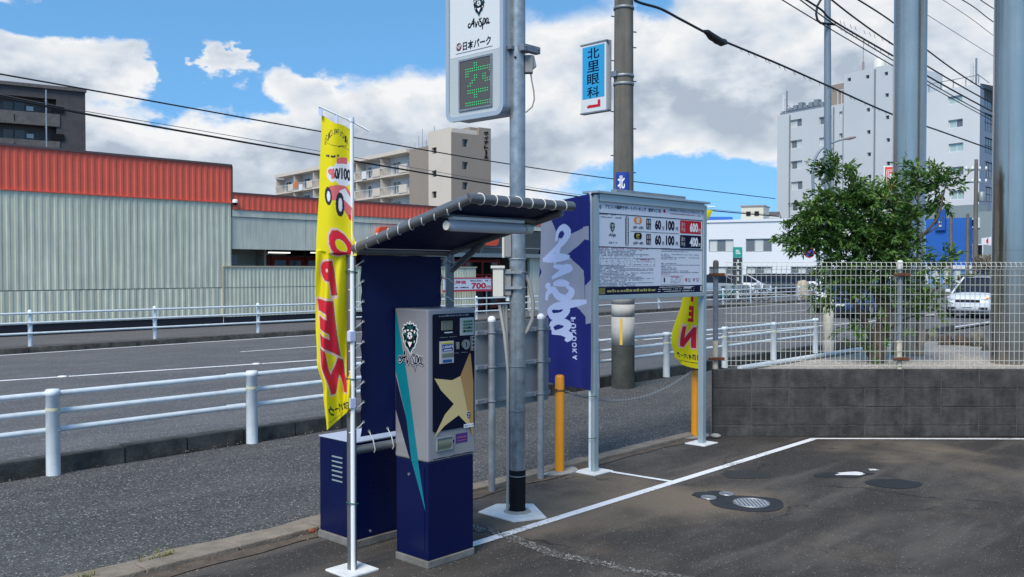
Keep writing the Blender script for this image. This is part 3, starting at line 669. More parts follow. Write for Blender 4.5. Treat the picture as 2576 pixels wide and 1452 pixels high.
# ================================================================== BUILDINGS
class Facade:
    """a vertical wall plane: local x along d, y away from the camera side, z up"""
    def __init__(s, name, label, cat, O, d):
        s.O = Vector((O[0], O[1], 0)); d = Vector((d[0], d[1], 0)).normalized(); s.d = d; s.n = Vector((-d.y, d.x, 0)); s.rz = math.atan2(d.y, d.x)
        s.root = thing(name, label, cat, s.O, s.rz) if name else None
    def uv(s, px, py, off=0.0):
        r = at(px, py, 1.0) - CAMP; t = ((s.O + s.n * off - CAMP).dot(s.n)) / r.dot(s.n); p = CAMP + r * t; return ((p - s.O).dot(s.d), p.z)
    def pr(s, x0, y0, x1, y1, off=0.0):
        a = s.uv(x0, y1, off); b = s.uv(x1, y0, off); return (min(a[0], b[0]), min(a[1], b[1]), max(a[0], b[0]), max(a[1], b[1]))
def holed(mb, u0, z0, u1, z1, rects, depth, y=0.0, mi=0):
    rects = [(max(a, u0), max(b, z0), min(c, u1), min(d, z1)) for a, b, c, d in rects if c > u0 and a < u1 and d > z0 and b < z1]
    us = sorted({u0, u1, *[r[0] for r in rects], *[r[2] for r in rects]}); zs = sorted({z0, z1, *[r[1] for r in rects], *[r[3] for r in rects]})
    for i in range(len(us) - 1):
        for j in range(len(zs) - 1):
            cu = (us[i] + us[i + 1]) / 2; cz = (zs[j] + zs[j + 1]) / 2
            if any(r[0] < cu < r[2] and r[1] < cz < r[3] for r in rects): continue
            mb.add([(us[i], y, zs[j]), (us[i + 1], y, zs[j]), (us[i + 1], y, zs[j + 1]), (us[i], y, zs[j + 1])], [(0, 1, 2, 3)], mi)
    for a, b, c, d in rects:
        v = [(a, y, b), (c, y, b), (c, y, d), (a, y, d), (a, y + depth, b), (c, y + depth, b), (c, y + depth, d), (a, y + depth, d)]
        mb.add(v, [(0, 1, 5, 4), (1, 2, 6, 5), (2, 3, 7, 6), (3, 0, 4, 7)], mi)
def win(root, r, y, fm, gms, cols=2, fw=.05, rows=1, name='window'):
    a, b, c, d = r; mb = MB(); t = .05
    mb.box(a, y - t, b, a + fw, y, d); mb.box(c - fw, y - t, b, c, y, d); mb.box(a + fw, y - t, b, c - fw, y, b + fw); mb.box(a + fw, y - t, d - fw, c - fw, y, d)
    for k in range(1, cols): x = a + (c - a) * k / cols; mb.box(x - fw / 2, y - t, b + fw, x + fw / 2, y, d - fw)
    for k in range(1, rows): z = b + (d - b) * k / rows; mb.box(a + fw, y - t * .9, z - fw * .4, c - fw, y, z + fw * .4)
    o = mb.build(name, fm, root, world=False)
    for k in range(cols):
        x0 = a + (c - a) * k / cols; x1 = a + (c - a) * (k + 1) / cols
        m = MB(); m.box(x0 + fw * .4, y - t * .6, b + fw * .4, x1 - fw * .4, y - t * .4, d - fw * .4); m.build('pane', gms[k % len(gms)], o, world=False)
    return o
def ribbed(mb, u0, u1, z0, z1, y, pitch=.2, h=.013, mi=0):
    prof = []; u = u0
    while u < u1 - 1e-6:
        for du, dy in ((0, 0), (.40, 0), (.55, -h), (.85, -h), (1.0, 0)):
            x = u + du * pitch
            if x <= u1 + 1e-6: prof.append((x, y + dy))
        u += pitch
    if prof[-1][0] < u1: prof.append((u1, y))
    n = len(prof); vs = [(x, yy, z0) for x, yy in prof] + [(x, yy, z1) for x, yy in prof]
    mb.add(vs, [(i, i + 1, n + i + 1, n + i) for i in range(n - 1)], mi)
# ---------------- the store across the road
ST = Facade('store_building', 'long store with red band over grey green ribbed metal walls across the road', 'building', (0, 26), (1, 0)); S = ST.root
mb = MB(); mb.box(2, .06, -.06, 14.98, 12, 4.98); mb.build('wall', M_CLADFLAT, S, world=False)
mb = MB(); ribbed(mb, 2, 14.98, 3.87, 5.0, 0, .2); mb.build('red_cladding', M_REDCLAD, S, world=False)
mb = MB(); ribbed(mb, 2, 14.98, 1.22, 3.85, .01, .2); mb.build('upper_cladding', M_CLAD, S, world=False)
for k in range(7):
    a = 2.0 + k * 2.1 - .05; b = min(a + 2.085, 14.68)
    mb = MB(); ribbed(mb, a, b, .31, 1.195, .012, .2, .016); mb.build('lower_cladding', M_CLAD, S, world=False)
mb = MB(); mb.box(2, -.05, 4.995, 15.0, .3, 5.06); mb.box(14.985, -.045, 3.86, 15.02, 12, 5.0); mb.build('roof_flashing', mat('dark flashing', (.10, .07, .07), .5), S, world=False)
mb = MB(); mb.box(2, -.045, 3.845, 14.985, .02, 3.875); mb.build('red_trim', M_REDCLAD, S, world=False)
mb = MB(); mb.box(2, .03, -.06, 14.7, .3, .30); mb.build('base_strip', M_DARKBASE, S, world=False)  # dark strip along the foot of the ribbed wall
# entrance wing
mb = MB(); mb.box(15.03, .1, 3.62, 33, 14, 4.12); mb.box(31.5, .9, 0, 33, 14, 3.62); mb.box(15.03, 6.3, -.05, 31.5, 14, 3.6); mb.build('wing_wall', M_CLADFLAT, S, world=False)
mb = MB(); ribbed(mb, 15.03, 30.6, 3.66, 4.16, 0, .2); mb.build('red_cladding', M_REDCLAD, S, world=False)
mb = MB(); mb.box(15.03, -.04, 4.155, 30.6, .3, 4.20); mb.build('roof_flashing', MATS['dark flashing'], S, world=False)
for k in range(8):
    a = 15.03 + k * 2.0; b = a + 1.99
    mb = MB(); mb.box(a, .03, 3.44, b, .10, 3.652); mb.build('fascia_panel', M_CLADFLAT, S, world=False)
for k in range(3):
    a = 15.03 + k * 2.75; mb = MB(); mb.box(a, .07, 2.42, a + 2.735, .16, 3.425); mb.build('wall_panel', M_CLADFLAT, S, world=False)
mb = MB(); mb.box(15.03, .1, 3.425, 31, .14, 3.44); mb.build('shadow_joint', M_BLACK, S, world=False)
mb = MB(); mb.box(15.02, 1.4, -.05, 16.7, 1.6, 2.655); mb.build('side_wall', M_CREAM, S, world=False)
nt = MB(); nt.box(15.42, 1.36, 1.95, 15.97, 1.40, 2.26); nn = nt.build('wall_notice', M_NOTICE, S, world=False)
mb = MB(); [mb.add([(a[0], 1.357, a[1]) for a in p], [(0, 1, 2, 3)]) for r in range(5) for p in fine_print(15.48, 15.9, 2.0 + r * .05, .02)]; mb.build('fine_print', M_PAPERTXT, nn, world=False)
mb = MB(); mb.box(16.7, .9, 1.0, 16.78, 1.7, 2.655); mb.build('corner_trim', M_CREAM, S, world=False)
mb = MB(); mb.box(15.1, .25, 1.80, 16.15, .9, 1.885); mb.build('red_bench_top', M_REDFRAME, S, world=False)
mb = MB(); mb.box(15.03, .16, 2.66, 31.4, 6.2, 2.70); mb.build('canopy_soffit', M_BBASE, S, world=False)
mb = MB(); mb.box(15, 6.0, -.04, 31.5, 6.2, .12); mb.build('entrance_step', M_CONC, S, world=False)
# glazed entrance front with red frames, set back
for k in range(9):
    a = 16.9 + k * 1.6; win(S, (a, .15, a + 1.56, 2.30), 5.9, M_REDFRAME, [M_GLASS, M_GLASSM], 2, .15, 1, 'glazed_panel')
    win(S, (a, 2.31, a + 1.56, 2.62), 5.9, M_BBASE, [M_GLASS], 1, .03, 1, 'top_light')
for k, (a, zz) in enumerate(((17.6, 2.42), (19.0, 2.40), (20.9, 2.42))):
    mb = MB(); mb.box(a, 4.2, zz, a + .9, 4.32, zz + .04); mb.build('strip_lamp', mat('lit strip lamp', (.9, .9, .88), .4, emit=(1, .97, .9, 1.2)), S, world=False)
# low ribbed parapet in front of the entrance
a0 = 14.7; k = 0
while a0 < 25.7:
    a1 = min(a0 + 2.9, 25.75)
    mb = MB(); ribbed(mb, a0, a1 - .015, 1.215, 1.84, -.02, .14, .012); mb.build('parapet_cladding', M_CLAD, S, world=False)
    mb = MB(); ribbed(mb, a0, a1 - .015, .29, 1.19, -.02, .14, .012); mb.build('parapet_cladding', M_CLAD, S, world=False)
    a0 = a1
mb = MB(); mb.box(14.7, .0, .1, 25.75, .14, 1.84); mb.build('parapet', M_CLADFLAT, S, world=False)
mb = MB(); mb.box(14.66, -.06, 1.842, 25.78, .16, 1.89); mb.box(14.66, -.055, .29, 14.70, -.01, 1.84); mb.build('parapet_cap', M_CREAM, S, world=False)
mb = MB(); mb.box(14.7, -.012, -.06, 25.75, -.002, .286); mb.box(14.7, .001, -.06, 25.75, .13, .098); mb.build('base_strip', M_DARKBASE, S, world=False)
# canopy truss zone and red sign on the wing
mb = MB(); mb.add([(20.75 + (x - 20.75), -.06, z) for x, z in rrect(20.75, 2.75, 27.0, 3.32, .2)], [tuple(range(24))]); p_ = rrect(20.75, 2.75, 27.0, 3.32, .2)
mb = MB(); mb.prism(p_, 'y', -.08, .06); mb.build('store_sign', M_REDSIGN, S, world=False)
mb = MB(); mb.box(23.3, .3, 2.44, 31.4, .32, 3.42); mb.build('recess_shade', M_GLASS, S, world=False)  # dark sheet painted in as the shade of the open recess
for a in (24.3, 26.2, 28.1, 30.0):
    mb = MB(); mb.tube([(a, .22, 2.46), (a + .7, .22, 3.40)], .045, 6); mb.build('canopy_strut', M_GALVD, S, world=False)
mb = MB(); mb.box(23.2, .05, 2.28, 31.4, .28, 2.44); mb.build('canopy_beam', M_BBASE, S, world=False)
mb = MB(); mb.box(24.6, .5, .0, 24.78, .66, 2.38); mb.build('canopy_column', M_WHITE, S, world=False)
mb = MB(); mb.box(29.4, .35, .0, 30.6, .5, 2.28); mb.build('cream_panel', M_CLADFLAT, S, world=False)
win(S, (25.0, .9, 27.2, 2.2), 2.2, M_REDFRAME, [M_GLASS], 2, .09, 2, 'glazed_panel'); win(S, (27.2, .9, 29.4, 2.2), 2.2, M_REDFRAME, [M_GLASS], 2, .11, 2, 'glazed_panel')
win(S, (25.0, .1, 27.2, .88), 2.2, M_REDFRAME, [M_GLASS], 2, .09, 1, 'glazed_panel'); win(S, (27.2, .1, 29.4, .88), 2.2, M_REDFRAME, [M_GLASSM], 2, .11, 1, 'glazed_panel')
mb = MB(); mb.box(26.9, 2.05, 1.05, 27.35, 2.1, 1.45); mb.build('blue_notice', mat('blue notice', (.25, .42, .62), .5), S, world=False)
# security camera dome on the corner
sc_ = thing('security_camera', 'small white dome camera on the corner of the ribbed store wall', 'camera', (15.08, 25.93, 3.86))
mb = MB(); mb.lathe([(.001, .12), (.07, .11), (.09, .05), (.085, .0)], (0, 0, 0), 14); mb.build('housing', M_WHITE, sc_, world=False)
mb = MB(); mb.lathe([(.075, .0), (.06, -.05), (.001, -.075)], (0, 0, 0), 14); mb.build('lens', M_BLACK, sc_, world=False)
# banner with the price on the railing in front of the store
bn = thing('price_banner', 'white price banner reading 700 in red in front of the store', 'banner', (24.9, 25.3, 0))
mb = MB(); mb.bbox(23.35, 25.28, 1.0, 25.9, 25.31, 1.42, .01); mb.build('panel', M_BOARDFACE, bn)
mb = MB(); mb.box(23.33, 25.27, .93, 25.92, 25.32, .995); mb.box(23.33, 25.27, 1.425, 25.92, 25.32, 1.47); mb.box(25.905, 25.27, .995, 25.95, 25.32, 1.425); mb.build('border', M_REDRING, bn)
sh = Sheet(bn, (23.35, 25.28, 1.0), (1, 0, 0), (0, 0, 1), (0, -1, 0), .006)
sh.add('lettering', txt('700', 1.45, .03, 2.25, .26, .03) + txt('円', 2.28, .03, 2.5, .14, .02), M_RED, 1)
sh.add('lettering', txt('大特価', .35, .22, 1.15, .36, .02), M_RED, 1); sh.add('fine_print', fine_print(1.4, 2.5, .32, .05) + fine_print(.3, 1.3, .07, .05), M_DARK, 1)
for x in (23.6, 25.7):
    mb = MB(); mb.cyl((x, 25.34, 0), (x, 25.34, 1.5), .03, n=8); mb.build('post', M_GALVD, bn)
mb = MB()
# ---------------- dark tiled apartment block far left
AP = Facade('apartment_block', 'dark tiled apartment block with grey balconies rising behind the red store band', 'building', tuple(at(-260, 400, 88).xy), tuple((at(215, 300, 97) - at(-260, 300, 88)).xy)); A = AP.root
ux, _ = AP.uv(215, 300); zt = AP.uv(215, 238)[1]; ztl = AP.uv(0, 207)[1]; zt = (zt + ztl) / 2
fl = 69 / FOC * 95
ucol = AP.uv(150, 300)[0]
floors = [zt - 1.0 - fl * k for k in range(9)]
mb = MB(); rects = [(0.5, z - 1.75, ucol - .3, z) for z in floors if z - 1.8 > .3]; holed(mb, 0, 0, ux, zt, rects, 1.5)
mb.add([(0, 0, zt), (ux, 0, zt), (ux, 11, zt), (0, 11, zt)], [(0, 1, 2, 3)]); mb.add([(ux, 0, 0), (ux, 11, 0), (ux, 11, zt), (ux, 0, zt)], [(0, 1, 2, 3)]); mb.add([(0, 0, 0), (0, 11, 0), (0, 11, zt), (0, 0, zt)], [(0, 1, 2, 3)])
mb.build('wall', M_BDARKB, A, world=False)
for i, z in enumerate(floors[:5]):
    mb = MB(); mb.box(.45, -.12, z - 1.75 - 1.1, ucol, -.005, z - 1.55); mb.build('balcony_front', M_BDARKT, A, world=False)
    mb = MB(); mb.box(.5, 1.5, z - 1.8, ucol, 1.55, z); mb.build('recess_wall', M_BDARKT, A, world=False)
    for a in (AP.uv(10, 300)[0], AP.uv(40, 300)[0]):
        mb = MB(); mb.box(a, 1.44, z - 1.6, a + .9, 1.495, z - .45); mb.build('door', M_GLASS, A, world=False)
    mb = MB(); mb.box(AP.uv(70, 300)[0], 1.42, z - 1.2, AP.uv(88, 300)[0], 1.495, z - .75); mb.build('meter_cabinet', M_BGREYL, A, world=False)
    mb = MB(); mb.box(AP.uv(128, 300)[0] , -.16, z - 1.4, AP.uv(160, 300)[0], -.001, z - .75); mb.build('dark_opening', M_BLACK, A, world=False)
    mb = MB(); mb.lathe([(.001, 0), (.16, -.03), (.18, -.12), (.001, -.16)], (AP.uv(150, 300)[0] - 1.2, .8, z - .01), 10); mb.build('ceiling_lamp', M_BLIND, A, world=False)
    mb = MB(); mb.box(AP.uv(35, 300)[0], -.15, z - 2.6, AP.uv(35, 300)[0] + .06, -.121, z - 1.9); mb.build('drain_slot', M_BLACK, A, world=False)
mb = MB(); mb.box(-.1, -.3, zt, ux + .1, 11, zt + .35); mb.build('roof_edge', M_BDARKT, A, world=False)
dp = at(116, 240, 70); dtop = at(116, 226, 70)
mb = MB(); mb.cyl((dp.x, dp.y, 0), (dp.x, dp.y, dtop.z), .055, n=8); single('aerial_pole', mb, M_GALVD, 'thin grey aerial pole standing before the dark apartment block', 'pole')
# ---------------- beige apartment building with balconies and stair tower
P0 = at(693, 450, 158); P1 = at(1078, 400, 119)
BG = Facade('beige_apartment', 'beige apartment building with balconies and a tall stair tower lettered down its edge', 'building', tuple(P0.xy), tuple((P1 - P0).xy)); B = BG.root
ue = BG.uv(1078, 400)[0]; us_ = BG.uv(1035, 400)[0]; zr = BG.uv(1035, 383)[1]
zr0 = BG.uv(700, 437)[1]; zr = (zr + zr0) / 2
fh = 52 / FOC * 122; BD = 1.6
mb = MB(); mb.box(.0, BD, 0, us_, BD + 6, zr - .3); mb.build('wall', M_BGREYL, B, world=False)
mb = MB(); mb.box(us_ - 1.2, .4, 0, ue + .3, 5.6, zr + .1); mb.build('end_wall', M_BEIGESHADE, B, world=False)
mb = MB(); mb.box(-.3, -.1, zr - .28, us_ - 1.2, BD + 6, zr + .25); mb.build('roof', M_BEIGELIT, B, world=False)
nb = 6; bw = (us_ - 1.2) / nb
for fl_ in range(6):
    zb = zr - .28 - fh * (fl_ + 1)
    if zb < 6: break
    mb = MB(); mb.box(0, 0, zb - .15, us_ - 1.2, BD, zb + .12); mb.build('balcony_slab', M_BEIGELIT, B, world=False)
    for k in range(nb):
        a = k * bw
        mb = MB(); mb.box(a + bw * .72, -.08, zb + .12, a + bw, .1, zb + 1.25); mb.build('balcony_panel', M_BEIGELIT, B, world=False)
        mb = MB(); mb.box(a, -.05, zb + 1.15, a + bw * .72, .02, zb + 1.22)
        for q in range(9): xx = a + bw * .72 * q / 8; mb.box(xx - .03, -.04, zb + .12, xx + .03, .0, zb + 1.15)
        mb.build('railing', M_BLIND, B, world=False)
        win(B, (a + bw * .12, zb + .2, a + bw * .42, zb + 2.1), BD + .03, M_WHITE, [M_GLASSM, M_GLASS], 2, .08)
        win(B, (a + bw * .62, zb + .9, a + bw * .92, zb + 2.0), BD + .03, M_WHITE, [M_GLASS], 2, .08)
        mb = MB(); mb.box(a + bw * .48, BD - .5, zb + .13, a + bw * .56, BD - .01, zb + .9); mb.build('air_unit', M_WHITE, B, world=False)
        mb = MB(); mb.box(a - .07, .12, zb + .12, a + .07, BD, zb + fh - .15); mb.build('divider', M_BEIGELIT, B, world=False)
for k, (a, z_, c) in enumerate(((bw * 1.1, zr - fh + .5, 0), (bw * 1.35, zr - fh - .1, 1), (bw * 1.2, zr - 2 * fh - .05, 2), (bw * 1.5, zr - 2 * fh, 1), (bw * 4.3, zr - fh + .1, 1))):
    mb = MB(); mb.box(a, -.16, z_ - .3, a + 1.3, -.1, z_ + .75); mb.build('laundry', M_CLOTHS[c], B, world=False)
# stair tower: left face lies in the balcony plane, right face runs back
zt1 = BG.uv(1080, 332)[1]; zt2 = BG.uv(1080, 322)[1] + 1.2
twd = BG.uv(1135, 400)[0] - ue
holes_l = [BG.pr(1086, y - 9, 1098, y + 9) for y in (379, 437, 490)]
mb = MB(); holed(mb, ue, 0, ue + twd, zt1, holes_l, .4); mb.box(ue + .01, .45, 0, ue + twd - .42, 5.6, zt1 - .02); mb.build('stair_tower', M_BEIGELIT, B, world=False)
for r in holes_l: win(B, r, .35, M_GLASS, [M_GLASS, M_GLASSM], 2, .05)
# right face with its shade in the colour, a second plane turned away from the view
RF = Facade(None, '', '', tuple((BG.O + BG.d * (ue + twd)).xy), tuple(BG.n.xy))
er = empty('tower_side', (0, 0, 0)); er.parent = B
mi_ = B.matrix_basis.inverted() @ (Matrix.Translation(RF.O) @ Matrix.Rotation(RF.rz, 4, 'Z'))
er.location = mi_.to_translation(); er.rotation_euler = mi_.to_euler()
ur = RF.uv(1235, 400)[0]; um = RF.uv(1205, 400)[0]
hr = [RF.pr(1163, y - 9, 1177, y + 9) for y in (360, 417, 468)]
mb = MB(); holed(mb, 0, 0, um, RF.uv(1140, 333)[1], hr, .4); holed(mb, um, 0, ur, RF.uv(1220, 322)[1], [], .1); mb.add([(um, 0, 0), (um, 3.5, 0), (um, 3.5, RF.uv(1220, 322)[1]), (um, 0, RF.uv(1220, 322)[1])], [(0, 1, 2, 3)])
mb.add([(ur, 0, 0), (ur, 3.5, 0), (ur, 3.5, RF.uv(1220, 322)[1]), (ur, 0, RF.uv(1220, 322)[1])], [(0, 1, 2, 3)]); mb.build('side_wall', M_BEIGESHADE, er, world=False)
for r in hr: win(er, r, .35, M_GALVD, [M_GLASSM, M_GLASS], 2, .06)
tx0 = RF.uv(1217, 400)[0]; tx1 = RF.uv(1228, 400)[0]; yy = 330
for ch in 'ヴィアトール':
    z1_ = RF.uv(1222, yy)[1]; z0_ = RF.uv(1222, yy + 11)[1]; yy += 12
    if ch == 'ー': sp = [rect((tx0 + tx1) / 2 - .12, z0_, (tx0 + tx1) / 2 + .12, z1_)]
    else: sp = txt(ch, tx0, z0_ + .08, tx1, z1_ - .05, .03)
    mb = MB(); [mb.prism(p, 'y', -.10, -.03) for p in sp]; mb.build('lettering', M_BLACK, er, world=False)
mb = MB(); zq = BG.uv(1110, 333)[1]; hz = RF.uv(1200, 318)[1]
mb.box(ue + 1.0, 3.2, zq - .05, ue + twd - .5, 5.5, hz - .1); mb.build('lift_head', M_BEIGESHADE, B, world=False)
for k in range(6):
    a = us_ - 4 + k * 1.0; mb = MB(); mb.cyl((a, 3, zr + .2), (a, 3, zr + 1.6 + (k % 3) * .8), .04, n=6); mb.build('aerial', M_GALVD, B, world=False)
# ---------------- grey hospital-like block on the right
G0 = at(1955, 400, 150); G1 = at(2465, 400, 121)
GR = Facade('office_block', 'tall pale grey office block with slate blue side and rooftop aerials', 'building', tuple(G0.xy), tuple((G1 - G0).xy)); G = GR.root
u1_ = GR.uv(2125, 300)[0]; u2_ = GR.uv(2246, 300)[0]; ug = GR.uv(2465, 300)[0]
zl = (GR.uv(1955, 289)[1] + GR.uv(2125, 262)[1]) / 2; ztw = (GR.uv(2125, 183)[1] + GR.uv(2240, 167)[1]) / 2; zrg = (GR.uv(2317, 236)[1] + GR.uv(2465, 210)[1]) / 2
zbase = GR.uv(2400, 518)[1]
wl = []
for k in range(6):
    y = 310 + 52.5 * k; wl.append((GR.pr(1988 + k * .5, y - 12, 2017 + k * .5, y + 12), 2))
    wl.append((GR.pr(2060 + k * .5, y - 20, 2092, y + 5), 2))
for k in range(4): y = 288 + 55 * k; wl.append((GR.pr(2111, y - 8, 2119, y + 6), 1))
tw = [(2139, 201), (2185, 194), (2232, 186), (2234, 240), (2187, 277), (2235, 296), (2188, 333), (2237, 353), (2189, 389), (2237, 412), (2190, 445)]
wt = [GR.pr(x - 4.5, y - 5.5, x + 4.5, y + 5.5) for x, y in tw]
wr = []
for k in range(5):
    y = 251 + 60 * k; wr.append((GR.pr(2384 + k, y - 13, 2421 + k, y + 13), 2)); wr.append((GR.pr(2318, y + 14 - 12, 2327, y + 14 + 13), 1))
wr.append((GR.pr(2400, 553, 2432, 572), 2))
mb = MB(); holed(mb, 0, 0, u1_, zl, [r for r, c in wl], .35); mb.add([(0, 0, zl), (u1_, 0, zl), (u1_, 14, zl), (0, 14, zl)], [(0, 1, 2, 3)]); mb.add([(0, 0, 0), (0, 14, 0), (0, 14, zl), (0, 0, zl)], [(0, 1, 2, 3)]); mb.build('left_wing', M_BGREY, G, world=False)
mb = MB(); holed(mb, u1_, 0, u2_, ztw, wt, .35, -.25); mb.add([(u1_, -.25, 0), (u1_, 12, 0), (u1_, 12, ztw), (u1_, -.25, ztw)], [(0, 1, 2, 3)]); mb.add([(u2_, -.25, 0), (u2_, 12, 0), (u2_, 12, ztw), (u2_, -.25, ztw)], [(0, 1, 2, 3)]); mb.add([(u1_, -.25, ztw), (u2_, -.25, ztw), (u2_, 12, ztw), (u1_, 12, ztw)], [(0, 1, 2, 3)]); mb.build('tower', M_BGREY, G, world=False)
mb = MB(); holed(mb, u2_, zbase, ug, zrg, [r for r, c in wr], .35); mb.add([(u2_, 0, zrg), (ug, 0, zrg), (ug, 14, zrg), (u2_, 14, zrg)], [(0, 1, 2, 3)]); mb.build('right_wing', M_BGREYL, G, world=False)
mb = MB(); mb.box(u2_, .02, 0, ug - .02, 2, zbase); mb.build('base_wall', M_BBASE, G, world=False)
for i, (r, c) in enumerate(wl): win(G, r, .3, M_BGREYL, [M_GLASSM, M_BLIND] if i % 3 else [M_BLIND, M_GLASSM], c, .09, 1)
for r in wt: win(G, r, .05, M_GALVD, [M_GLASS], 1, .08)
for i, (r, c) in enumerate(wr): win(G, r, .3, M_BWHITE, [M_GLASSG, M_GLASSM] if i % 4 == 2 else [M_GLASSM, M_GLASSG] if i % 4 else [M_GLASSG], c, .09)
# slate side, turned away
SDF = Facade(None, '', '', tuple((GR.O + GR.d * ug).xy), tuple((at(2560, 300, 133) - (GR.O + GR.d * ug))[:2]))
es = empty('side_wing', (0, 0, 0)); es.parent = G; mi_ = G.matrix_basis.inverted() @ (Matrix.Translation(SDF.O) @ Matrix.Rotation(SDF.rz, 4, 'Z')); es.location = mi_.to_translation(); es.rotation_euler = mi_.to_euler()
uq = SDF.uv(2560, 300)[0]; ws_ = [SDF.pr(2475 + k, y0, 2500 + k, y1) for k, (y0, y1) in enumerate(((231, 271), (292, 328), (352, 384), (412, 447), (474, 507)))]
mb = MB(); holed(mb, 0, 0, uq, zrg, ws_, .3); mb.build('side_wall', M_BSLATE, es, world=False)
for r in ws_: win(es, r, .2, M_BLACK, [M_GLASSM], 4, .1, 2)
r = SDF.pr(2476, 552, 2508, 588); mb = MB(); mb.box(r[0], -.12, r[1], r[2], -.02, r[3]); mb.build('brown_board', mat('brown board', (.09, .025, .02), .6), es, world=False)
for u, z in ((GR.uv(2022 - 34, 300)[0], zl), (GR.uv(2098, 300)[0], zl), (GR.uv(2123, 300)[0], zl), (GR.uv(2204, 300)[0], ztw)):
    mb = MB(); mb.box(u - .09, -.42 if u > u1_ else -.16, 0, u + .09, -.26 if u > u1_ else -.005, z - .3); mb.build('downpipe', M_GALVD, G, world=False)
# rooftop gear
mb = MB(); mb.box(GR.uv(2060, 250)[0], 2, zl, GR.uv(2106, 250)[0], 8, zl + 3.6); mb.build('roof_hut', M_BEIGESHADE, G, world=False)
for k in range(7):
    a = GR.uv(1975 + 13 * k, 280)[0]; mb = MB(); mb.bbox(a, .6, zl + .1, a + .75, 1.6, zl + 1.0 + .3 * (k % 3), .06); mb.build('air_unit', M_GALVD, G, world=False)
mb = MB(); mb.box(.3, .3, zl, GR.uv(2058, 280)[0], .5, zl + .35); mb.box(.3, .5, zl + .5, GR.uv(2058, 280)[0], .6, zl + .62); mb.build('pipe_rack', M_POSTGREY, G, world=False)
def antenna(parent, u, z, h):
    mb = MB(); mb.cyl((u, .8, z), (u, .8, z + h), .12, n=8); mb.build('mast', M_POSTGREY, parent, world=False)
    mb = MB(); mb.bbox(u - .75, .6, z + h * .1, u - .4, .9, z + h * .85, .05); mb.box(u - .4, .75, z + h * .3, u, .85, z + h * .34); mb.box(u - .4, .75, z + h * .7, u, .85, z + h * .74); mb.build('antenna_panel', M_BGREYL, parent, world=False)
    mb = MB(); mb.tube([(u + 1.8, .8, z), (u, .8, z + h * .45)], .06, 6); mb.build('brace', M_POSTGREY, parent, world=False)
antenna(G, GR.uv(1960, 290)[0] + .9, zl, 3.9); antenna(G, GR.uv(2457, 290)[0] - .6, zrg, 3.6)
def roofrail(parent, a, b, z, m, h=1.1):
    mb = MB(); mb.box(a, .1, z + h - .08, b, .18, z + h); n = max(2, int((b - a) / 1.6))
    for k in range(n + 1): x = a + (b - a) * k / n; mb.box(x - .04, .1, z, x + .04, .18, z + h - .08)
    mb.build('roof_rail', m, parent, world=False)
roofrail(G, GR.uv(2106, 280)[0], u1_, zl, M_BWHITE, 2.2); roofrail(G, GR.uv(2335, 280)[0], ug - .3, zrg, M_POSTGREY, 1.2)
mb = MB(); mb.cyl((GR.uv(2150, 180)[0], 2, ztw), (GR.uv(2150, 180)[0], 2, ztw + 1.8), .16, n=8); mb.cyl((GR.uv(2150, 180)[0], 2, ztw + 1.8), (GR.uv(2150, 180)[0], 2, ztw + 5.2), .05, n=6); mb.build('lightning_rod', mat('reddish rod', (.28, .2, .19), .6), G, world=False)
mb = MB(); mb.lathe([(.9, 0), (.9, 1.5), (.6, 1.8), (.001, 1.9)], (GR.uv(2186, 180)[0], 2.4, ztw), 14); mb.build('water_tank', M_IVORY, G, world=False)
# ---------------- white two-storey building
W0 = at(1700, 600, 84); W1 = at(2260, 600, 76)
WB = Facade('white_building', 'white two storey building with wide windows behind the parked cars', 'building', tuple(W0.xy), tuple((W1 - W0).xy)); Wt = WB.root
zw = (WB.uv(1790, 567)[1] + WB.uv(2030, 548)[1]) / 2; uw = WB.uv(2240, 600)[0]
rw = []
for x0, x1 in ((1783, 1845), (1876, 1942), (1988, 2045), (2100, 2160)):
    rw.append(WB.pr(x0, 602 - (x0 - 1783) * .02, x1, 634)); rw.append(WB.pr(x0 + 1, 671, x1 + 1, 699))
mb = MB(); holed(mb, 0, 0, uw, zw, rw, .25); mb.add([(0, 0, zw), (uw, 0, zw), (uw, 12, zw), (0, 12, zw)], [(0, 1, 2, 3)]); mb.add([(uw, 0, 0), (uw, 12, 0), (uw, 12, zw), (uw, 0, zw)], [(0, 1, 2, 3)]); mb.build('wall', M_BWHITE, Wt, world=False)
for i, r in enumerate(rw): win(Wt, r, .2, M_GALVD, [M_GLASSM, M_BLIND, M_GLASSM] if i % 3 else [M_BLIND, M_GLASSM, M_BLIND], 3, .07)
mb = MB(); mb.box(-.05, -.12, zw, uw + .05, .25, zw + .22); mb.build('parapet_cap', M_BWHITE, Wt, world=False)
a = WB.uv(1848, 560)[0]; b_ = WB.uv(1905, 560)[0]
hut = thing('rooftop_hut', 'cream plant hut with two small vents on the white building roof', 'hut', tuple(WB.O + WB.d * a + WB.n * 3 + Vector((0, 0, zw))), WB.rz)
zz = (560 - 532) / FOC * 86
mb = MB(); mb.box(0, 0, -.2, b_ - a, 3, zz + .5); mb.build('wall', mat('pale cream', (.55, .52, .42), .7), hut, world=False)
mb = MB(); mb.box(-.1, -.1, zz + .5, b_ - a + .1, 3.1, zz + .62); mb.build('roof', M_BEIGESHADE, hut, world=False)
for k in range(2):
    mb = MB(); mb.box(.45 + k * .75, -.05, zz - .35, .85 + k * .75, -.01, zz + .05); mb.build('vent', M_BLACK, hut, world=False)
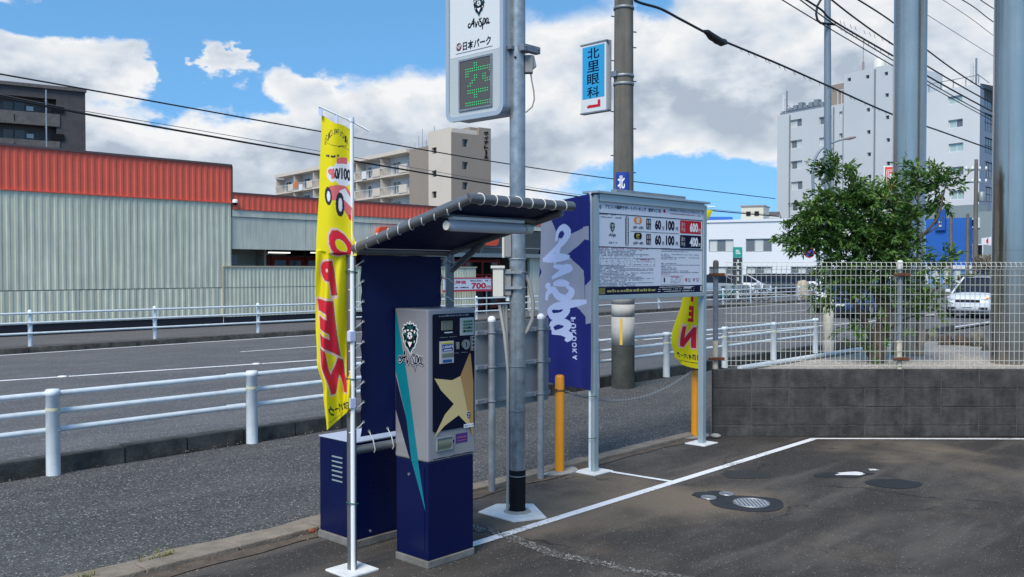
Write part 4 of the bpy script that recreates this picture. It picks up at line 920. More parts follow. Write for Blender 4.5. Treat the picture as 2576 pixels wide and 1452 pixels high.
for (x0, x1, y, m, lb) in ((1790, 1842, 556, M_BBLUE, 'low blue roof far behind the white building roofline'), (1908, 1938, 545, M_BSLATE, 'low dark slate roof beside the cream rooftop hut'), (1938, 1962, 543, M_BDARKT, 'small brown building end beside the grey office block')):
    c0 = at(x0, y, 100); c1 = at(x1, y, 100); f_ = Facade('far_house', lb, 'building', tuple(c0.xy), tuple((c1 - c0).xy)); L_ = (c1 - c0).length
    mb = MB(); mb.box(0, 0, 0, L_, 6, c0.z); mb.build('wall', M_BGREYL, f_.root, world=False)
    mb = MB(); mb.prism([(-.3, c0.z - .6), (6.3, c0.z - .6), (5.2, c0.z + .5), (.8, c0.z + .5)], 'x', -.2, L_ + .2); mb.build('roof', m, f_.root, world=False)
# ---------------- blue clad building under the grey block
Q0 = at(2300, 600, 96); Q1 = at(2437, 600, 92)
QB = Facade('blue_building', 'bright blue clad building with a raised blue sign panel', 'building', tuple(Q0.xy), tuple((Q1 - Q0).xy)); Qt = QB.root
uqe = QB.uv(2437, 600)[0]; zq = QB.uv(2390, 549)[1]
mb = MB(); mb.box(0, 0, 2.2, uqe, 7, zq); mb.build('wall', M_BBLUE, Qt, world=False)
mb = MB(); mb.box(-.05, -.1, 1.9, uqe + 4, .1, 2.25); mb.build('white_band', M_BWHITE, Qt, world=False)
mb = MB(); mb.box(0, .15, 0, uqe + 4, 6.9, 1.88); mb.build('lower_wall', mat('pale blue wall', (.10, .26, .52), .6), Qt, world=False)
r = QB.pr(2353, 527, 2378, 580, -.3); mb = MB(); mb.box(r[0], -.3, r[1], r[2], -.02, r[3]); pn = mb.build('sign_panel', mat('deep blue panel', (.010, .075, .30), .5), Qt, world=False)
for z in (.25, .5):
    mb = MB(); zz = r[1] + (r[3] - r[1]) * z * .7; mb.box(r[0] + .35, -.33, zz, r[2] - .35, -.305, zz + .18); mb.build('sign_mark', M_BLIND, pn, world=False)
for k in range(5):
    mb = MB(); x = uqe * (.15 + .2 * k); mb.box(x, .05, .3, x + .6, .14, 1.7); mb.build('window', M_BLIND, Qt, world=False)
r = QB.pr(2440, 548, 2465, 574, 1.0); mb = MB(); mb.box(r[0], .9, r[1], r[2], 1.1, r[3]); o_ = mb.build('poster_frame', M_BWHITE, Qt, world=False)
mb = MB(); d_ = .18; mb.box(r[0] + d_, .86, r[1] + d_, r[2] - d_, .895, r[3] - d_); mb.build('poster', M_BLACK, o_, world=False)
r = QB.pr(2444, 614, 2474, 648, 1.0); win(Qt, r, 1.0, M_BWHITE, [M_GLASS, M_GLASS], 2, .1); mb = MB(); mb.box(uqe, 1.05, 0, uqe + 6, 6, zq + .6); mb.build('grey_annex', M_BBASE, Qt, world=False)
# ================================================================== FOREGROUND THINGS
# ---------------- near guardrail
gr = thing('guardrail', 'white three rail pipe guardrail along the near kerb', 'guardrail', (3.0, near_y(3), 0))
pm = MB(); pm.lathe([(.0575, 0), (.0575, .765), (.062, .768), (.062, .81), (.05, .826), (.001, .83)], (0, 0, 0), 20)
pm0 = pm.build('post', M_WPOST, gr, world=False); PM = pm0.data; bpy.data.objects.remove(pm0)
bolt = MB(); bolt.cyl((.03, -.052, 0), (.03, -.066, 0), .011, n=8); b0 = bolt.build('bolt', M_POSTGREY, gr, world=False); BM_ = b0.data; bpy.data.objects.remove(b0)
slv = MB(); slv.tube([(-.25, 0, 0), (-.06, 0, 0)], .031, 12); s0 = slv.build('sleeve', M_WPOST, gr, world=False); SLV = s0.data; bpy.data.objects.remove(s0)
band = MB(); band.lathe([(.0582, 0), (.0582, .03)], (0, 0, .62), 20); b1 = band.build('band', mat('aged yellow band', (.55, .55, .38), .5), gr, world=False); BND = b1.data; bpy.data.objects.remove(b1)
RH = (.72, .565, .41)
gx = [3.02 + 1.932 * k for k in range(-2, 9)]
for i, x in enumerate(gx):
    y = near_y(x); sc = .96 - .006 * max(0, i - 2)
    p = share('post', PM, (x - 3.0, y - near_y(3), 0), gr, scale=(1, 1, .89))
    for h in RH: share('bolt', BM_, (0, 0, h / .89 - .035), p, rot=(0, 0, .15))
    share('band', BND, (0, 0, 0), p)
    if i + 1 < len(gx):
        for h in RH:
            m = MB(); m.tube([(x + .02, y + .045, h - .03), (gx[i + 1] - .02, near_y(gx[i + 1]) + .045, h - .03)], .025, 12); rl = m.build('rail', M_WPOST, gr)
            if i % 2 == 0: share('sleeve', SLV, (gx[i + 1] - 3.0, near_y(gx[i + 1]) - near_y(3) + .045, h - .03), gr)
# ---------------- far guardrail
fg = thing('far_guardrail', 'thin white three rail guardrail along the far kerb before the store', 'guardrail', (7.8, 22.5, 0))
def fgy(x): return 22.45 + .03 * (x - 8) * (1 if x > 14 else .3)
fm = MB(); fm.lathe([(.05, 0), (.05, .80), (.045, .83), (.001, .845)], (0, 0, 0), 12); f0 = fm.build('post', M_WPOST, fg, world=False); FM = f0.data; bpy.data.objects.remove(f0)
fx = [7.85 - 6 + 2.98 * k for k in range(0, 18)]
for i, x in enumerate(fx):
    share('post', FM, (x - 7.8, fgy(x) - 22.5, 0), fg)
    if i + 1 < len(fx):
        for h in (.76, .54, .30):
            m = MB(); m.tube([(x, fgy(x) - .06, h), (fx[i + 1], fgy(fx[i + 1]) - .06, h)], .026, 8); m.build('rail', M_WPOST, fg)
# ---------------- payment machine
X0, X1, Y0, Y1 = 3.555, 3.925, 3.985, 4.272
pmch = thing('payment_machine', 'silver and navy parking payment machine with keypad panel standing under the canopy', 'payment machine', ((X0 + X1) / 2, (Y0 + Y1) / 2, 0))
mb = MB(); mb.bbox(X0 - .006, Y0 - .006, 0, X1 + .006, Y1 + .006, .045, .006); mb.build('concrete_base', M_CONCDARK, pmch)
mb = MB(); mb.bbox(X0, Y0, .047, X1, Y1, .625, .006); low = mb.build('lower_cabinet', M_NAVY, pmch)
mb = MB(); mb.box(X0 - .003, Y0 + .03, .10, X0 - .0005, Y1 - .03, .59); mb.build('access_door', M_NAVY, low)
mb = MB(); mb.cyl((X0 - .008, 4.15, .535), (X0 - .002, 4.15, .535), .009, n=12); mb.build('lock', M_GALV, low)
mb = MB(); mb.bbox(X0 - .006, Y0 - .006, .627, X1 + .012, Y1 + .004, 1.522, .010); up = mb.build('upper_cabinet', M_SILVER, pmch)
# front panel (keypad face looks to -y)
FY = Y0 - .006
mb = MB(); mb.prism(rrect(3.585, .80, 3.925, 1.492, .012), 'y', FY - .006, FY - .0005); mb.build('front_panel', M_DARK, pmch)
SH = Sheet(pmch, (3.57, FY - .006, .627), (1, 0, 0), (0, 0, 1), (0, -1, 0), .0009)
def fx_(px): return (px - 360) / 380 * .37            # panel photo units to metres across
def fz_(py): return (1400 - py) / 1300 * .895
def fb(name, x0, y0, x1, y1, m, th=.006, par=None):
    a = 3.57 + fx_(x0); b = 3.57 + fx_(x1); z0 = .627 + fz_(y1); z1 = .627 + fz_(y0)
    mm = MB(); mm.bbox(a, FY - .006 - th, z0, b, FY - .0055, z1, min(.003, th * .4)); return mm.build(name, m, par or pmch)
star = [(678, 500), (705, 760), (712, 1060), (690, 1165), (585, 1035), (470, 1105), (378, 1198), (470, 1010), (545, 930), (440, 800), (385, 690), (530, 722), (610, 690)]
gold_a = [(678, 500), (692, 800), (600, 880), (540, 800), (610, 680)]
SH.add('star_print', [[(fx_(x), fz_(y)) for x, y in star]], M_GOLD, 1)
SH.add('star_print', [[(fx_(x), fz_(y)) for x, y in [(678, 500), (688, 505), (712, 760), (712, 1160), (690, 1165), (640, 900), (600, 690)]]], M_AMBER, 2)
SH.add('star_print', [[(fx_(x), fz_(y)) for x, y in [(690, 1165), (712, 1165), (712, 1235), (700, 1225)]]], M_AMBER, 2)
lcd = fb('display', 440, 200, 530, 285, M_LCD, .008); fb('display_hood', 432, 190, 540, 199, M_BLACK, .016)
kp = fb('keypad', 596, 185, 710, 340, M_KEYS, .010)
for r_ in range(4):
    for c_ in range(4):
        a = 3.57 + fx_(616 + c_ * 21); z = .627 + fz_(226 + r_ * 28); mm = MB(); mm.bbox(a, FY - .021, z, a + .014, FY - .0158, z + .012, .0015); mm.build('key', M_BLACK if (r_, c_) in ((2, 2), (3, 0)) else M_KEYG, kp)
bk = fb('banknote_slot', 425, 378, 538, 570, M_FRINGE, .010)
fb('label', 438, 384, 530, 402, M_YLABEL, .0115, bk); fb('label', 440, 405, 528, 465, M_SCREENB, .0115, bk); fb('slot_mouth', 436, 480, 532, 515, M_LCD, .013, bk); fb('label', 445, 535, 520, 562, M_SCREENB, .0115, bk)
SH2 = Sheet(pmch, (3.57, FY - .0185, .627), (1, 0, 0), (0, 0, 1), (0, -1, 0), .0006)
SH2.add('lettering', txt('1,000円', fx_(444), fz_(440), fx_(524), fz_(415), .02), M_WHITE, 1); SH2.add('fine_print', [rect(fx_(450), fz_(457), fx_(518), fz_(450))], M_WHITE, 1)
mm = MB(); c0 = (3.57 + fx_(572), .627 + fz_(425)); mm.bbox(c0[0] - .012, FY - .022, c0[1] - .022, c0[0] + .008, FY - .006, c0[1] + .022, .005); mm.build('return_lever', M_GALV, pmch)
mm = MB(); c0 = (3.57 + fx_(642), .627 + fz_(420)); mm.cyl((c0[0], FY - .018, c0[1]), (c0[0], FY - .004, c0[1]), .030, n=18); cs = mm.build('coin_inlet', M_GALV, pmch)
mm = MB(); mm.box(c0[0] - .003, FY - .0195, c0[1] - .016, c0[0] + .003, FY - .0182, c0[1] + .016); mm.build('coin_slot', M_BLACK, cs)
mm = MB(); mm.bbox(3.57 + fx_(682), FY - .026, .627 + fz_(480), 3.57 + fx_(704), FY - .004, .627 + fz_(348), .004); hd = mm.build('lock_plate', M_GALV, pmch)
for q in range(4):
    mm = MB(); mm.cyl((3.57 + fx_(693), FY - .031, .627 + fz_(365 + 32 * q)), (3.57 + fx_(693), FY - .026, .627 + fz_(365 + 32 * q)), .006, n=10); mm.build('button', M_RED if q == 3 else M_BLACK, hd)
SH.add('fine_print', fine_print(fx_(420), fx_(700), fz_(168), .012, .95) + fine_print(fx_(430), fx_(570), fz_(348), .006) + fine_print(fx_(545), fx_(680), fz_(492), .006), M_PAPERTXT, 2)
SH.add('fine_print', [rect(fx_(465), fz_(310), fx_(535), fz_(300))], M_WHITE, 2)
SH.add('sticker', [rect(fx_(628), fz_(1155), fx_(712), fz_(1122))], M_WHITE, 3); SH.add('lettering', txt('日本パーク', fx_(634), fz_(1148), fx_(706), fz_(1130), .01), M_NAVYPRINT, 4)
crest_on(SH, fx_(668), fz_(1045), .05, 3)
# lower tray in the silver part
SF = Sheet(pmch, (3.57, FY, .627), (1, 0, 0), (0, 0, 1), (0, -1, 0), .0012)
a, b, z0, z1 = 3.57 + fx_(408), 3.57 + fx_(528), .627 + fz_(1312), .627 + fz_(1212)
mm = MB(); mm.box(a - .004, FY - .010, z0 - .004, b + .004, FY - .0005, z0); mm.box(a - .004, FY - .010, z1, b + .004, FY - .0005, z1 + .004); mm.box(a - .004, FY - .010, z0, a, FY - .0005, z1); mm.box(b, FY - .010, z0, b + .004, FY - .0005, z1); tr = mm.build('change_tray', M_GALVD, pmch)
mm = MB(); n_ = 8; vs_ = []
for k in range(n_ + 1):
    t = k / n_; vs_ += [(a, FY - .001 - .007 * math.sin(math.pi * t), z0 + (z1 - z0) * t), (b, FY - .001 - .007 * math.sin(math.pi * t), z0 + (z1 - z0) * t)]
mm.add(vs_, [(2 * k, 2 * k + 1, 2 * k + 3, 2 * k + 2) for k in range(n_)], 0, True); mm.build('tray_flap', M_LCD, tr)
SF.add('label', [rect(fx_(566), fz_(1282), fx_(666), fz_(1198))], M_PURPLE, 1); SF.add('label', [[(fx_(540), fz_(1255)), (fx_(552), fz_(1240)), (fx_(552), fz_(1270))]], M_NAVYPRINT, 1)
SF.add('fine_print', fine_print(fx_(578), fx_(655), fz_(1236), .009, 1) + fine_print(fx_(578), fx_(655), fz_(1262), .006, 1), M_PAPERRED, 2)
SF.add('fine_print', fine_print(fx_(380), fx_(715), fz_(1385), .008, .95), M_DARK, 1)
# decals on the left side (looks to -x); u runs from the far edge to the near edge
LS = Sheet(pmch, (X0 - .006, Y1, 0), (0, -1, 0), (0, 0, 1), (-1, 0, 0), .0010)
def lu(px): return (px - 55) / 300 * .293
def lz(py): return .627 + (1385 - py) / 1287 * .895
LS.add('stripe_print', [[(lu(58), lz(110)), (lu(72), lz(160)), (lu(160), lz(640)), (lu(200), lz(900)), (lu(270), lz(1400)), (lu(205), lz(1400)), (lu(160), lz(1050)), (lu(58), lz(640))]], M_TEAL, 1)
LS.add('stripe_print', [[(lu(58), lz(680)), (lu(160), lz(1050)), (lu(205), lz(1400)), (lu(180), lz(1360)), (lu(58), lz(980))]], M_NAVYPRINT, 1)
crest_on(LS, lu(197), lz(345), .205, 2, w=.150)
LS.add('script_lettering', tf(logo_script(.25), .055, .072, lu(108), lz(572)), M_WHITE, 7)
LS.add('script_lettering', tf(logo_script(.16), .055, .072, lu(108), lz(572)), M_NAVYPRINT, 8)
LL = Sheet(pmch, (X0 - .003, Y1, 0), (0, -1, 0), (0, 0, 1), (-1, 0, 0), .0010)
LL.add('stripe_print', [[(lu(200), .622), (lu(262), .622), (lu(325), .36), (lu(326), .34)]], M_TEAL, 1)
# ---------------- blue equipment cabinet
cb = thing('equipment_cabinet', 'glossy navy metal cabinet with six vent slots standing behind the shelter post', 'cabinet', (3.75, 4.8, 0))
mb = MB(); mb.bbox(3.495, 4.605, 0, 4.02, 5.0, .05, .006); mb.build('concrete_base', M_CONCDARK, cb)
mb = MB(); mb.bbox(3.505, 4.615, .052, 4.01, 4.99, .662, .005); mb.build('body', M_NAVY, cb)
mb = MB(); mb.bbox(3.50, 4.610, .664, 4.015, 4.995, .672, .002); mb.build('lit_top', mat('sky lit navy top', (.45, .5, .62), .25), cb)  # pale sheet paints the sky light falling on the navy top
for k in range(6):
    z = .548 - k * .0305; mb = MB(); mb.box(3.5025, 4.745, z, 3.5045, 4.855, z + .009); mb.build('vent_slot', M_ALU, cb)
for yb in (4.66,):
    mb = MB(); mb.cyl((3.62, 4.613, .09), (3.62, 4.604, .09), .008, n=10); mb.build('bolt', M_GALV, cb)
# ---------------- pipe shelter with navy tarpaulin
XL, XR, YB, YF = 3.235, 4.015, 4.29, 3.32
slt = thing('pipe_shelter', 'grey pipe shelter with navy tarpaulin roof and back laced on with white rope', 'shelter', (XL, YB, 0))
def pipe(name, pts, r, m=M_PIPE, n=16): mm = MB(); mm.tube(pts, r, n); return mm.build(name, m, slt)
pipe('post', [(XL, YB, 0), (XL, YB, 1.88)], .028); pipe('post', [(XR, YB, 0), (XR, YB, 1.88)], .028)
mb = MB(); mb.bbox(XL - .11, YB - .11, 0, XL + .11, YB + .11, .012, .003); mb.build('base_plate', M_PAD, slt)
mb = MB(); mb.bbox(XR - .1, YB - .03, 0, XR + .1, YB + .11, .012, .003); mb.build('base_plate', M_PAD, slt)
pipe('crossbar', [(XL, YB, 1.862), (XR, YB, 1.862)], .022); pipe('crossbar', [(XL, YB, .70), (XR, YB, .70)], .025)
ZF = 2.115; ZB = 1.885
pipe('roof_arm', [(XL, YB, ZB - .02), (XL, YF + .02, ZF - .01), (XL + .01, YF, ZF)], .027); pipe('roof_arm', [(XR, YB, ZB - .02), (XR, YF + .04, ZF - .035)], .024)
pipe('front_bar', [(XL, YF, ZF), (XR + .05, YF, ZF)], .027)
pipe('brace', [(XR, YB, 1.74), (XR - .0, YB - .10, 1.80), (XR, YB - .30, 1.92)], .02)
mb = MB(); mb.ring((XR, YB, 1.80), (0, 0, 1), .03, .008, 14, 6); mb.build('clamp', M_GALVD, slt)
# roof tarp (thin double skin with a slight sag)
nx, ny = 14, 18; vs_ = []; fs_ = []
for s_ in (0, 1):
    for j in range(ny + 1):
        for i in range(nx + 1):
            u = i / nx; v = j / ny; sag = -.018 * math.sin(math.pi * u) * math.sin(math.pi * v)
            vs_.append((XL + .012 + u * (XR - XL - .02), YB - .02 + v * (YF - YB + .03), ZB - .005 + v * (ZF - ZB - .004) + sag - .003 + s_ * .004))
nn_ = (nx + 1) * (ny + 1)
for s_ in (0, 1):
    for j in range(ny):
        for i in range(nx):
            a = s_ * nn_ + j * (nx + 1) + i; fs_.append((a, a + 1, a + nx + 2, a + nx + 1))
mb = MB(); mb.add(vs_, fs_, 0, True); mb.build('roof_tarp', M_NAVYTARP, slt, recalc=False)
# purlin under the roof that carries the lamp
pipe('purlin', [(XL + .02, YF + .22, ZF - .075), (XR, YF + .22, ZF - .075)], .014)
# back tarp, slightly wavy
vs_ = []; fs_ = []; nx, nz = 24, 30
for s_ in (0, 1):
    for j in range(nz + 1):
        for i in range(nx + 1):
            u = i / nx; v = j / nz; edge = .012 * abs(math.sin(v * math.pi * 8)) * (1 if u < .01 or u > .99 else 0)
            x = XL + .062 + u * (XR - XL - .13) + (edge if u < .5 else -edge)
            vs_.append((x, YB - .004 + .006 * math.sin(u * 9 + v * 3) * math.sin(v * 7) + s_ * .003, .775 + v * 1.06))
nn_ = (nx + 1) * (nz + 1)
for s_ in (0, 1):
    for j in range(nz):
        for i in range(nx):
            a = s_ * nn_ + j * (nx + 1) + i; fs_.append((a, a + 1, a + nx + 2, a + nx + 1))
mb = MB(); mb.add(vs_, fs_, 0, True); bt = mb.build('back_tarp', M_NAVYTARP, slt, recalc=False)
# lacing: each rope turn is a piece
rm = MB(); rm.ring((0, 0, 0), (0, 1, .25), .0295, .0030, 18, 6); r0 = rm.build('rope_loop', M_ROPE, slt, world=False); RL = r0.data; bpy.data.objects.remove(r0)
dirv = Vector((0, YF - YB, ZF - ZB)).normalized()
for k in range(10):
    v = .06 + k * .098; p = Vector((XL, YB + (YF - YB) * v, ZB - .015 + (ZF - ZB) * v)); share('rope_loop', RL, p - Vector((XL, YB, 0)), slt, rot=(-.28 + .1 * math.sin(k * 2.1), 0, .55 + .15 * math.sin(k)), scale=(1, 1, 1))
rm = MB(); rm.ring((0, 0, 0), (1, .12, .2), .0295, .0030, 18, 6); r0 = rm.build('rope_loop', M_ROPE, slt, world=False); RL2 = r0.data; bpy.data.objects.remove(r0)
for k in range(8):
    x = XL + .085 + k * .094 + (.004 if k % 2 else 0); share('rope_loop', RL2, Vector((x, YF, ZF)) - Vector((XL, YB, 0)), slt, rot=(0, .1 * math.sin(k * 1.7), .1 * math.cos(k * 2.3)))
for k in range(9):
    z = .86 + k * .118
    mm = MB(); mm.tube([(XL - .026, YB - .01, z - .05), (XL - .012, YB - .03, z - .042), (XL + .03, YB - .026, z - .022), (XL + .078, YB - .012, z)], .0032, 6); mm.build('rope_turn', M_ROPE, slt)
    mm = MB(); mm.ring((XL + .080, YB - .010, z), (0, 1, 0), .0075, .003, 10, 5); mm.build('grommet', M_GALV, slt)
    mm = MB(); mm.ring((XR - .080, YB - .010, z + .02), (0, 1, 0), .0075, .003, 10, 5); mm.build('grommet', M_GALV, slt)
    mm = MB(); mm.tube([(XR - .080, YB - .012, z + .02), (XR - .04, YB - .03, z + .01), (XR + .01, YB - .03, z - .02)], .0032, 6); mm.build('rope_turn', M_ROPE, slt)
for k in range(4):
    x = XL + .12 + k * .14; mm = MB(); mm.tube([(x, YB - .01, .80), (x + .012, YB - .032, .75), (x + .03, YB - .03, .69), (x + .032, YB - .015, .672)], .0032, 6); mm.build('rope_turn', M_ROPE, slt)
    mm = MB(); mm.ring((x, YB - .010, .80), (0, 1, 0), .0075, .003, 10, 5); mm.build('grommet', M_GALV, slt)
lt = thing('tube_lamp', 'unlit frosted lamp tube hanging under the shelter roof', 'lamp', (3.55, YF + .2, 1.97))
TY = YF + .20; TZ = 1.985
mb = MB(); mb.tube([(3.285, TY, TZ), (3.30, TY, TZ), (3.86, TY, TZ), (3.875, TY, TZ)], [.022, .030, .030, .022], 16); mb.build('tube', M_LAMPTUBE, lt)
mb = MB(); mb.tube([(3.268, TY, TZ), (3.284, TY, TZ)], .025, 16); mb.build('end_cap', M_IVORY, lt); mb = MB(); mb.tube([(3.876, TY, TZ), (3.93, TY, TZ)], .028, 16); mb.build('end_cap', M_IVORY, lt)
mb = MB(); mb.bbox(3.30, TY - .02, TZ + .031, 3.86, TY + .02, TZ + .048, .003); mb.build('holder', M_WHITE, lt)
# ---------------- sign pole with the lit vacancy sign
SPX, SPY = 4.835, 4.455
sp = thing('sign_pole', 'galvanised steel sign pole with black foot on a white concrete pad', 'pole', (SPX, SPY, 0))
mb = MB(); mb.cyl((SPX, SPY, 0), (SPX, SPY, 4.6), .057, n=28); mb.build('pole', M_GALV, sp)
mb = MB(); mb.lathe([(.0585, .012), (.0595, .31), (.0575, .312)], (SPX, SPY, 0), 28); mb.build('black_sleeve', M_BLACK, sp)
mb = MB(); mb.ring((SPX, SPY, .27), (0, 0, 1), .060, .004, 24, 6); mb.build('band', M_GALV, sp)
mb = MB(); mb.prism([(SPX + a, SPY + b) for a, b in ((-.21, -.16), (.02, -.26), (.24, .06), (.05, .26), (-.2, .2))], 'z', 0, .008); mb.build('pad', M_PAD, sp)
mb = MB(); mb.lathe([(.10, .008), (.085, .018), (.065, .022)], (SPX, SPY, 0), 24); mb.build('mortar_ring', M_CONC, sp)
for z in (1.06, .74):
    mb = MB(); mb.ring((SPX, SPY, z), (0, 0, 1), .060, .0035, 24, 6); mb.build('strap', M_POSTGREY, sp)
# conduits running up the pole
mb = MB(); off = -RT * .068 - FW * .01
mb.tube([Vector((SPX, SPY, .02)) + off * 1.05, Vector((SPX, SPY, .3)) + off, Vector((SPX, SPY, 1.02)) + off, Vector((SPX, SPY, 1.28)) + off * 1.35, Vector((SPX, SPY, 1.50)) + off * 1.9], .011, 10); mb.build('conduit', mat('grey ivory conduit', (.40, .40, .36), .5), sp)
for q in (1.3, 1.65):
    mb = MB(); o_ = -RT * .062 + FW * .0
    mb.tube([Vector((SPX, SPY, 1.06)) + o_ * 1.0, Vector((SPX, SPY, 1.25)) + o_ * 1.15 * (q * .6 + .3), Vector((SPX, SPY, 1.50)) + o_ * q], .012, 10); mb.build('conduit', M_GREYBOX, sp)
mb = MB(); o_ = RT
mb.tube([Vector((SPX, SPY, 1.72)) + RT * .055, Vector((SPX, SPY, 1.66)) + RT * .085, Vector((SPX, SPY, 1.52)) + RT * .112, Vector((SPX, SPY, 1.40)) + RT * .108, Vector((SPX, SPY, 1.32)) + RT * .075, Vector((SPX, SPY, 1.29)) + RT * .05], .015, 10); mb.build('conduit', M_GREYBOX, sp)
def onpole(name, label, cat, l0, l1, d0, d1, z0, z1, m, b=.006):
    """box fixed beside the pole: l along the view's sideways axis, d along the view"""
    mm = MB(); mm.bbox(l0, d0, z0, l1, d1, z1, b); return mm
mtr = thing('switch_box', 'ivory switch box with a grey back clamped to the galvanised sign pole', 'electric box', tuple(Vector((SPX, SPY, 1.56)) - RT * .12), math.atan2(RT.y, RT.x))
mm = MB(); mm.bbox(-.055, -.09, .0, .02, -.0, .205, .005); mm.build('box', M_IVORY, mtr, world=False); mm = MB(); mm.bbox(-.07, -.10, .202, .03, .02, .222, .004); mm.build('lid', M_IVORY, mtr, world=False)
mm = MB(); mm.bbox(.022, -.06, .01, .075, .03, .195, .004); mm.build('back_box', M_GREYBOX, mtr, world=False)
for z in (.165, .055):
    mm = MB(); mm.box(.03, -.075, z, .15, -.062, z + .02); mm.build('bracket', M_GALVD, mtr, world=False)
    mm = MB(); mm.ring((.12, 0, z + .01), (0, 0, 1), .062, .006, 22, 6); mm.build('clamp', M_GALV, mtr, world=False)
mm = MB(); mm.cyl((.05, -.03, -.03), (.05, -.03, .01), .016, n=12); mm.build('gland', M_WHITE, mtr, world=False)
ub = thing('junction_box', 'slim ivory and grey junction box on the pole just above the switch box', 'electric box', tuple(Vector((SPX, SPY, 1.84)) - RT * .075), math.atan2(RT.y, RT.x))
mm = MB(); mm.bbox(-.035, -.05, 0, -.018, .05, .21, .003); mm.build('cover', M_IVORY, ub, world=False); mm = MB(); mm.bbox(-.0175, -.045, .005, .03, .045, .205, .004); mm.build('box', M_GREYBOX, ub, world=False)
mm = MB(); mm.ring((.075, 0, -.01), (0, 0, 1), .061, .005, 22, 6); mm.build('clamp', M_GALVD, ub, world=False)
# the sign: face looks to -x, reaches from the pole out over the pavement
SX = 4.70; sg = thing('vacancy_sign', 'tall grey parking sign with emblem and green lit dot display on the pole', 'sign', (SX, 4.75, 2.86))
SY0, SY1, SZ0, SZ1 = 4.475, 5.045, 2.865, 4.10
def yzprism(poly, x0, x1): m = MB(); m.prism(poly, 'x', x0, x1); return m
yzprism(rrect(SY0, SZ0, SY1, SZ1, .06, 6), SX + .02, SX + .17).build('housing', M_SIGNGREY, sg)
# rim
outer = rrect(SY0 - .012, SZ0 - .012, SY1 + .012, SZ1, .07, 6); inner = rrect(SY0 + .022, SZ0 + .022, SY1 - .022, SZ1 - .03, .045, 6)
mm = MB(); n_ = len(outer)
mm.add([(SX - .006, y, z) for y, z in outer] + [(SX - .006, y, z) for y, z in inner] + [(SX + .019, y, z) for y, z in outer] + [(SX + .019, y, z) for y, z in inner], [(i, (i + 1) % n_, n_ + (i + 1) % n_, n_ + i) for i in range(n_)] + [(i, (i + 1) % n_, 2 * n_ + (i + 1) % n_, 2 * n_ + i) for i in range(n_)] + [(n_ + i, n_ + (i + 1) % n_, 3 * n_ + (i + 1) % n_, 3 * n_ + i) for i in range(n_)])
mm.build('rim', M_SIGNGREY, sg)
mm = MB(); pts = rrect(SY0 + .0225, SZ0 + .0225, SY1 - .0225, SZ1 - .03, .045, 6); yzprism(pts, SX + .004, SX + .018).build('front_face', M_SIGNFRONT, sg)
LY0, LY1, LZ0, LZ1 = 4.590, 4.905, 2.935, 3.285
GS = Sheet(sg, (SX + .004, SY1, 0), (0, -1, 0), (0, 0, 1), (-1, 0, 0), .0012)          # u runs from the road side to the pole
def su(y): return SY1 - y
GS.add('white_field', [rrect(.03, 3.325, .54, 3.90, .01)], M_SIGNWHITE, 1)
GS.add('dark_band', [rect(.03, 3.775, .54, 4.05)], M_GREYBOX, 2); GS.add('lettering', [rect(.16, 3.79, .26, 3.83)], M_WHITE, 3)
crest_on(GS, .335, 3.668, .185, 2, w=.135); GS.add('script_lettering', tf(logo_script(.20), .055, .060, .235, 3.515), M_DARK, 3)
GS.add('lettering', txt('日本パーク', .165, 3.365, .455, 3.43, .03), M_DARK, 2)
GS.add('lettering', [circ(.122, 3.40, .030, 16)], mat('wine print', (.14, .02, .04), .5), 2); GS.add('lettering', txt('NP', .098, 3.385, .146, 3.416, .01), M_SIGNWHITE, 3); GS.add('lettering', [rect(.09, 3.348, .47, 3.354)], M_PAPERTXT, 2)
mm = MB(); mm.box(SX - .0015, LY0, LZ0, SX + .0035, LY1, LZ1); led = mm.build('display_glass', M_LEDPANEL, sg)
mm = MB(); w_ = .014
mm.box(SX - .006, LY0 - w_, LZ0 - w_, SX + .003, LY1 + w_, LZ0 - .0005); mm.box(SX - .006, LY0 - w_, LZ1 + .0005, SX + .003, LY1 + w_, LZ1 + w_); mm.box(SX - .006, LY0 - w_, LZ0, SX + .003, LY0 - .0005, LZ1); mm.box(SX - .006, LY1 + .0005, LZ0, SX + .003, LY1 + w_, LZ1); mm.build('display_frame', M_POSTGREY, sg)
rows = ["......11......", "......11......", "..111111111111", "..111111111111", "..11.........1", "..11..11..11..", "......11..11..", ".....11...1111", "....11.....111", "...11.........", "..............", "...1111111111.", "...1111111111.", "......11......", "......11......", "..............", "..111111111111", "..111111111111"]
nR = len(rows); nC = 14
dot = MB(); dot.lathe([(.0046, 0), (.0038, .002), (.001, .003)], (0, 0, 0), 8)
d0 = dot.build('light_dot', M_LED, sg, world=False); DOT = d0.data; bpy.data.objects.remove(d0)
for r_, row in enumerate(rows):
    for c_, ch in enumerate(row):
        if ch == '1':
            y = LY1 - .018 - (c_) * (LY1 - LY0 - .03) / (nC - 1); z = LZ1 - .03 - r_ * (LZ1 - LZ0 - .05) / (nR - 1)
            share('light_dot', DOT, Vector((SX - .0017, y, z)) - Vector((SX, 4.75, 2.86)), sg, rot=(0, -math.pi / 2, 0))
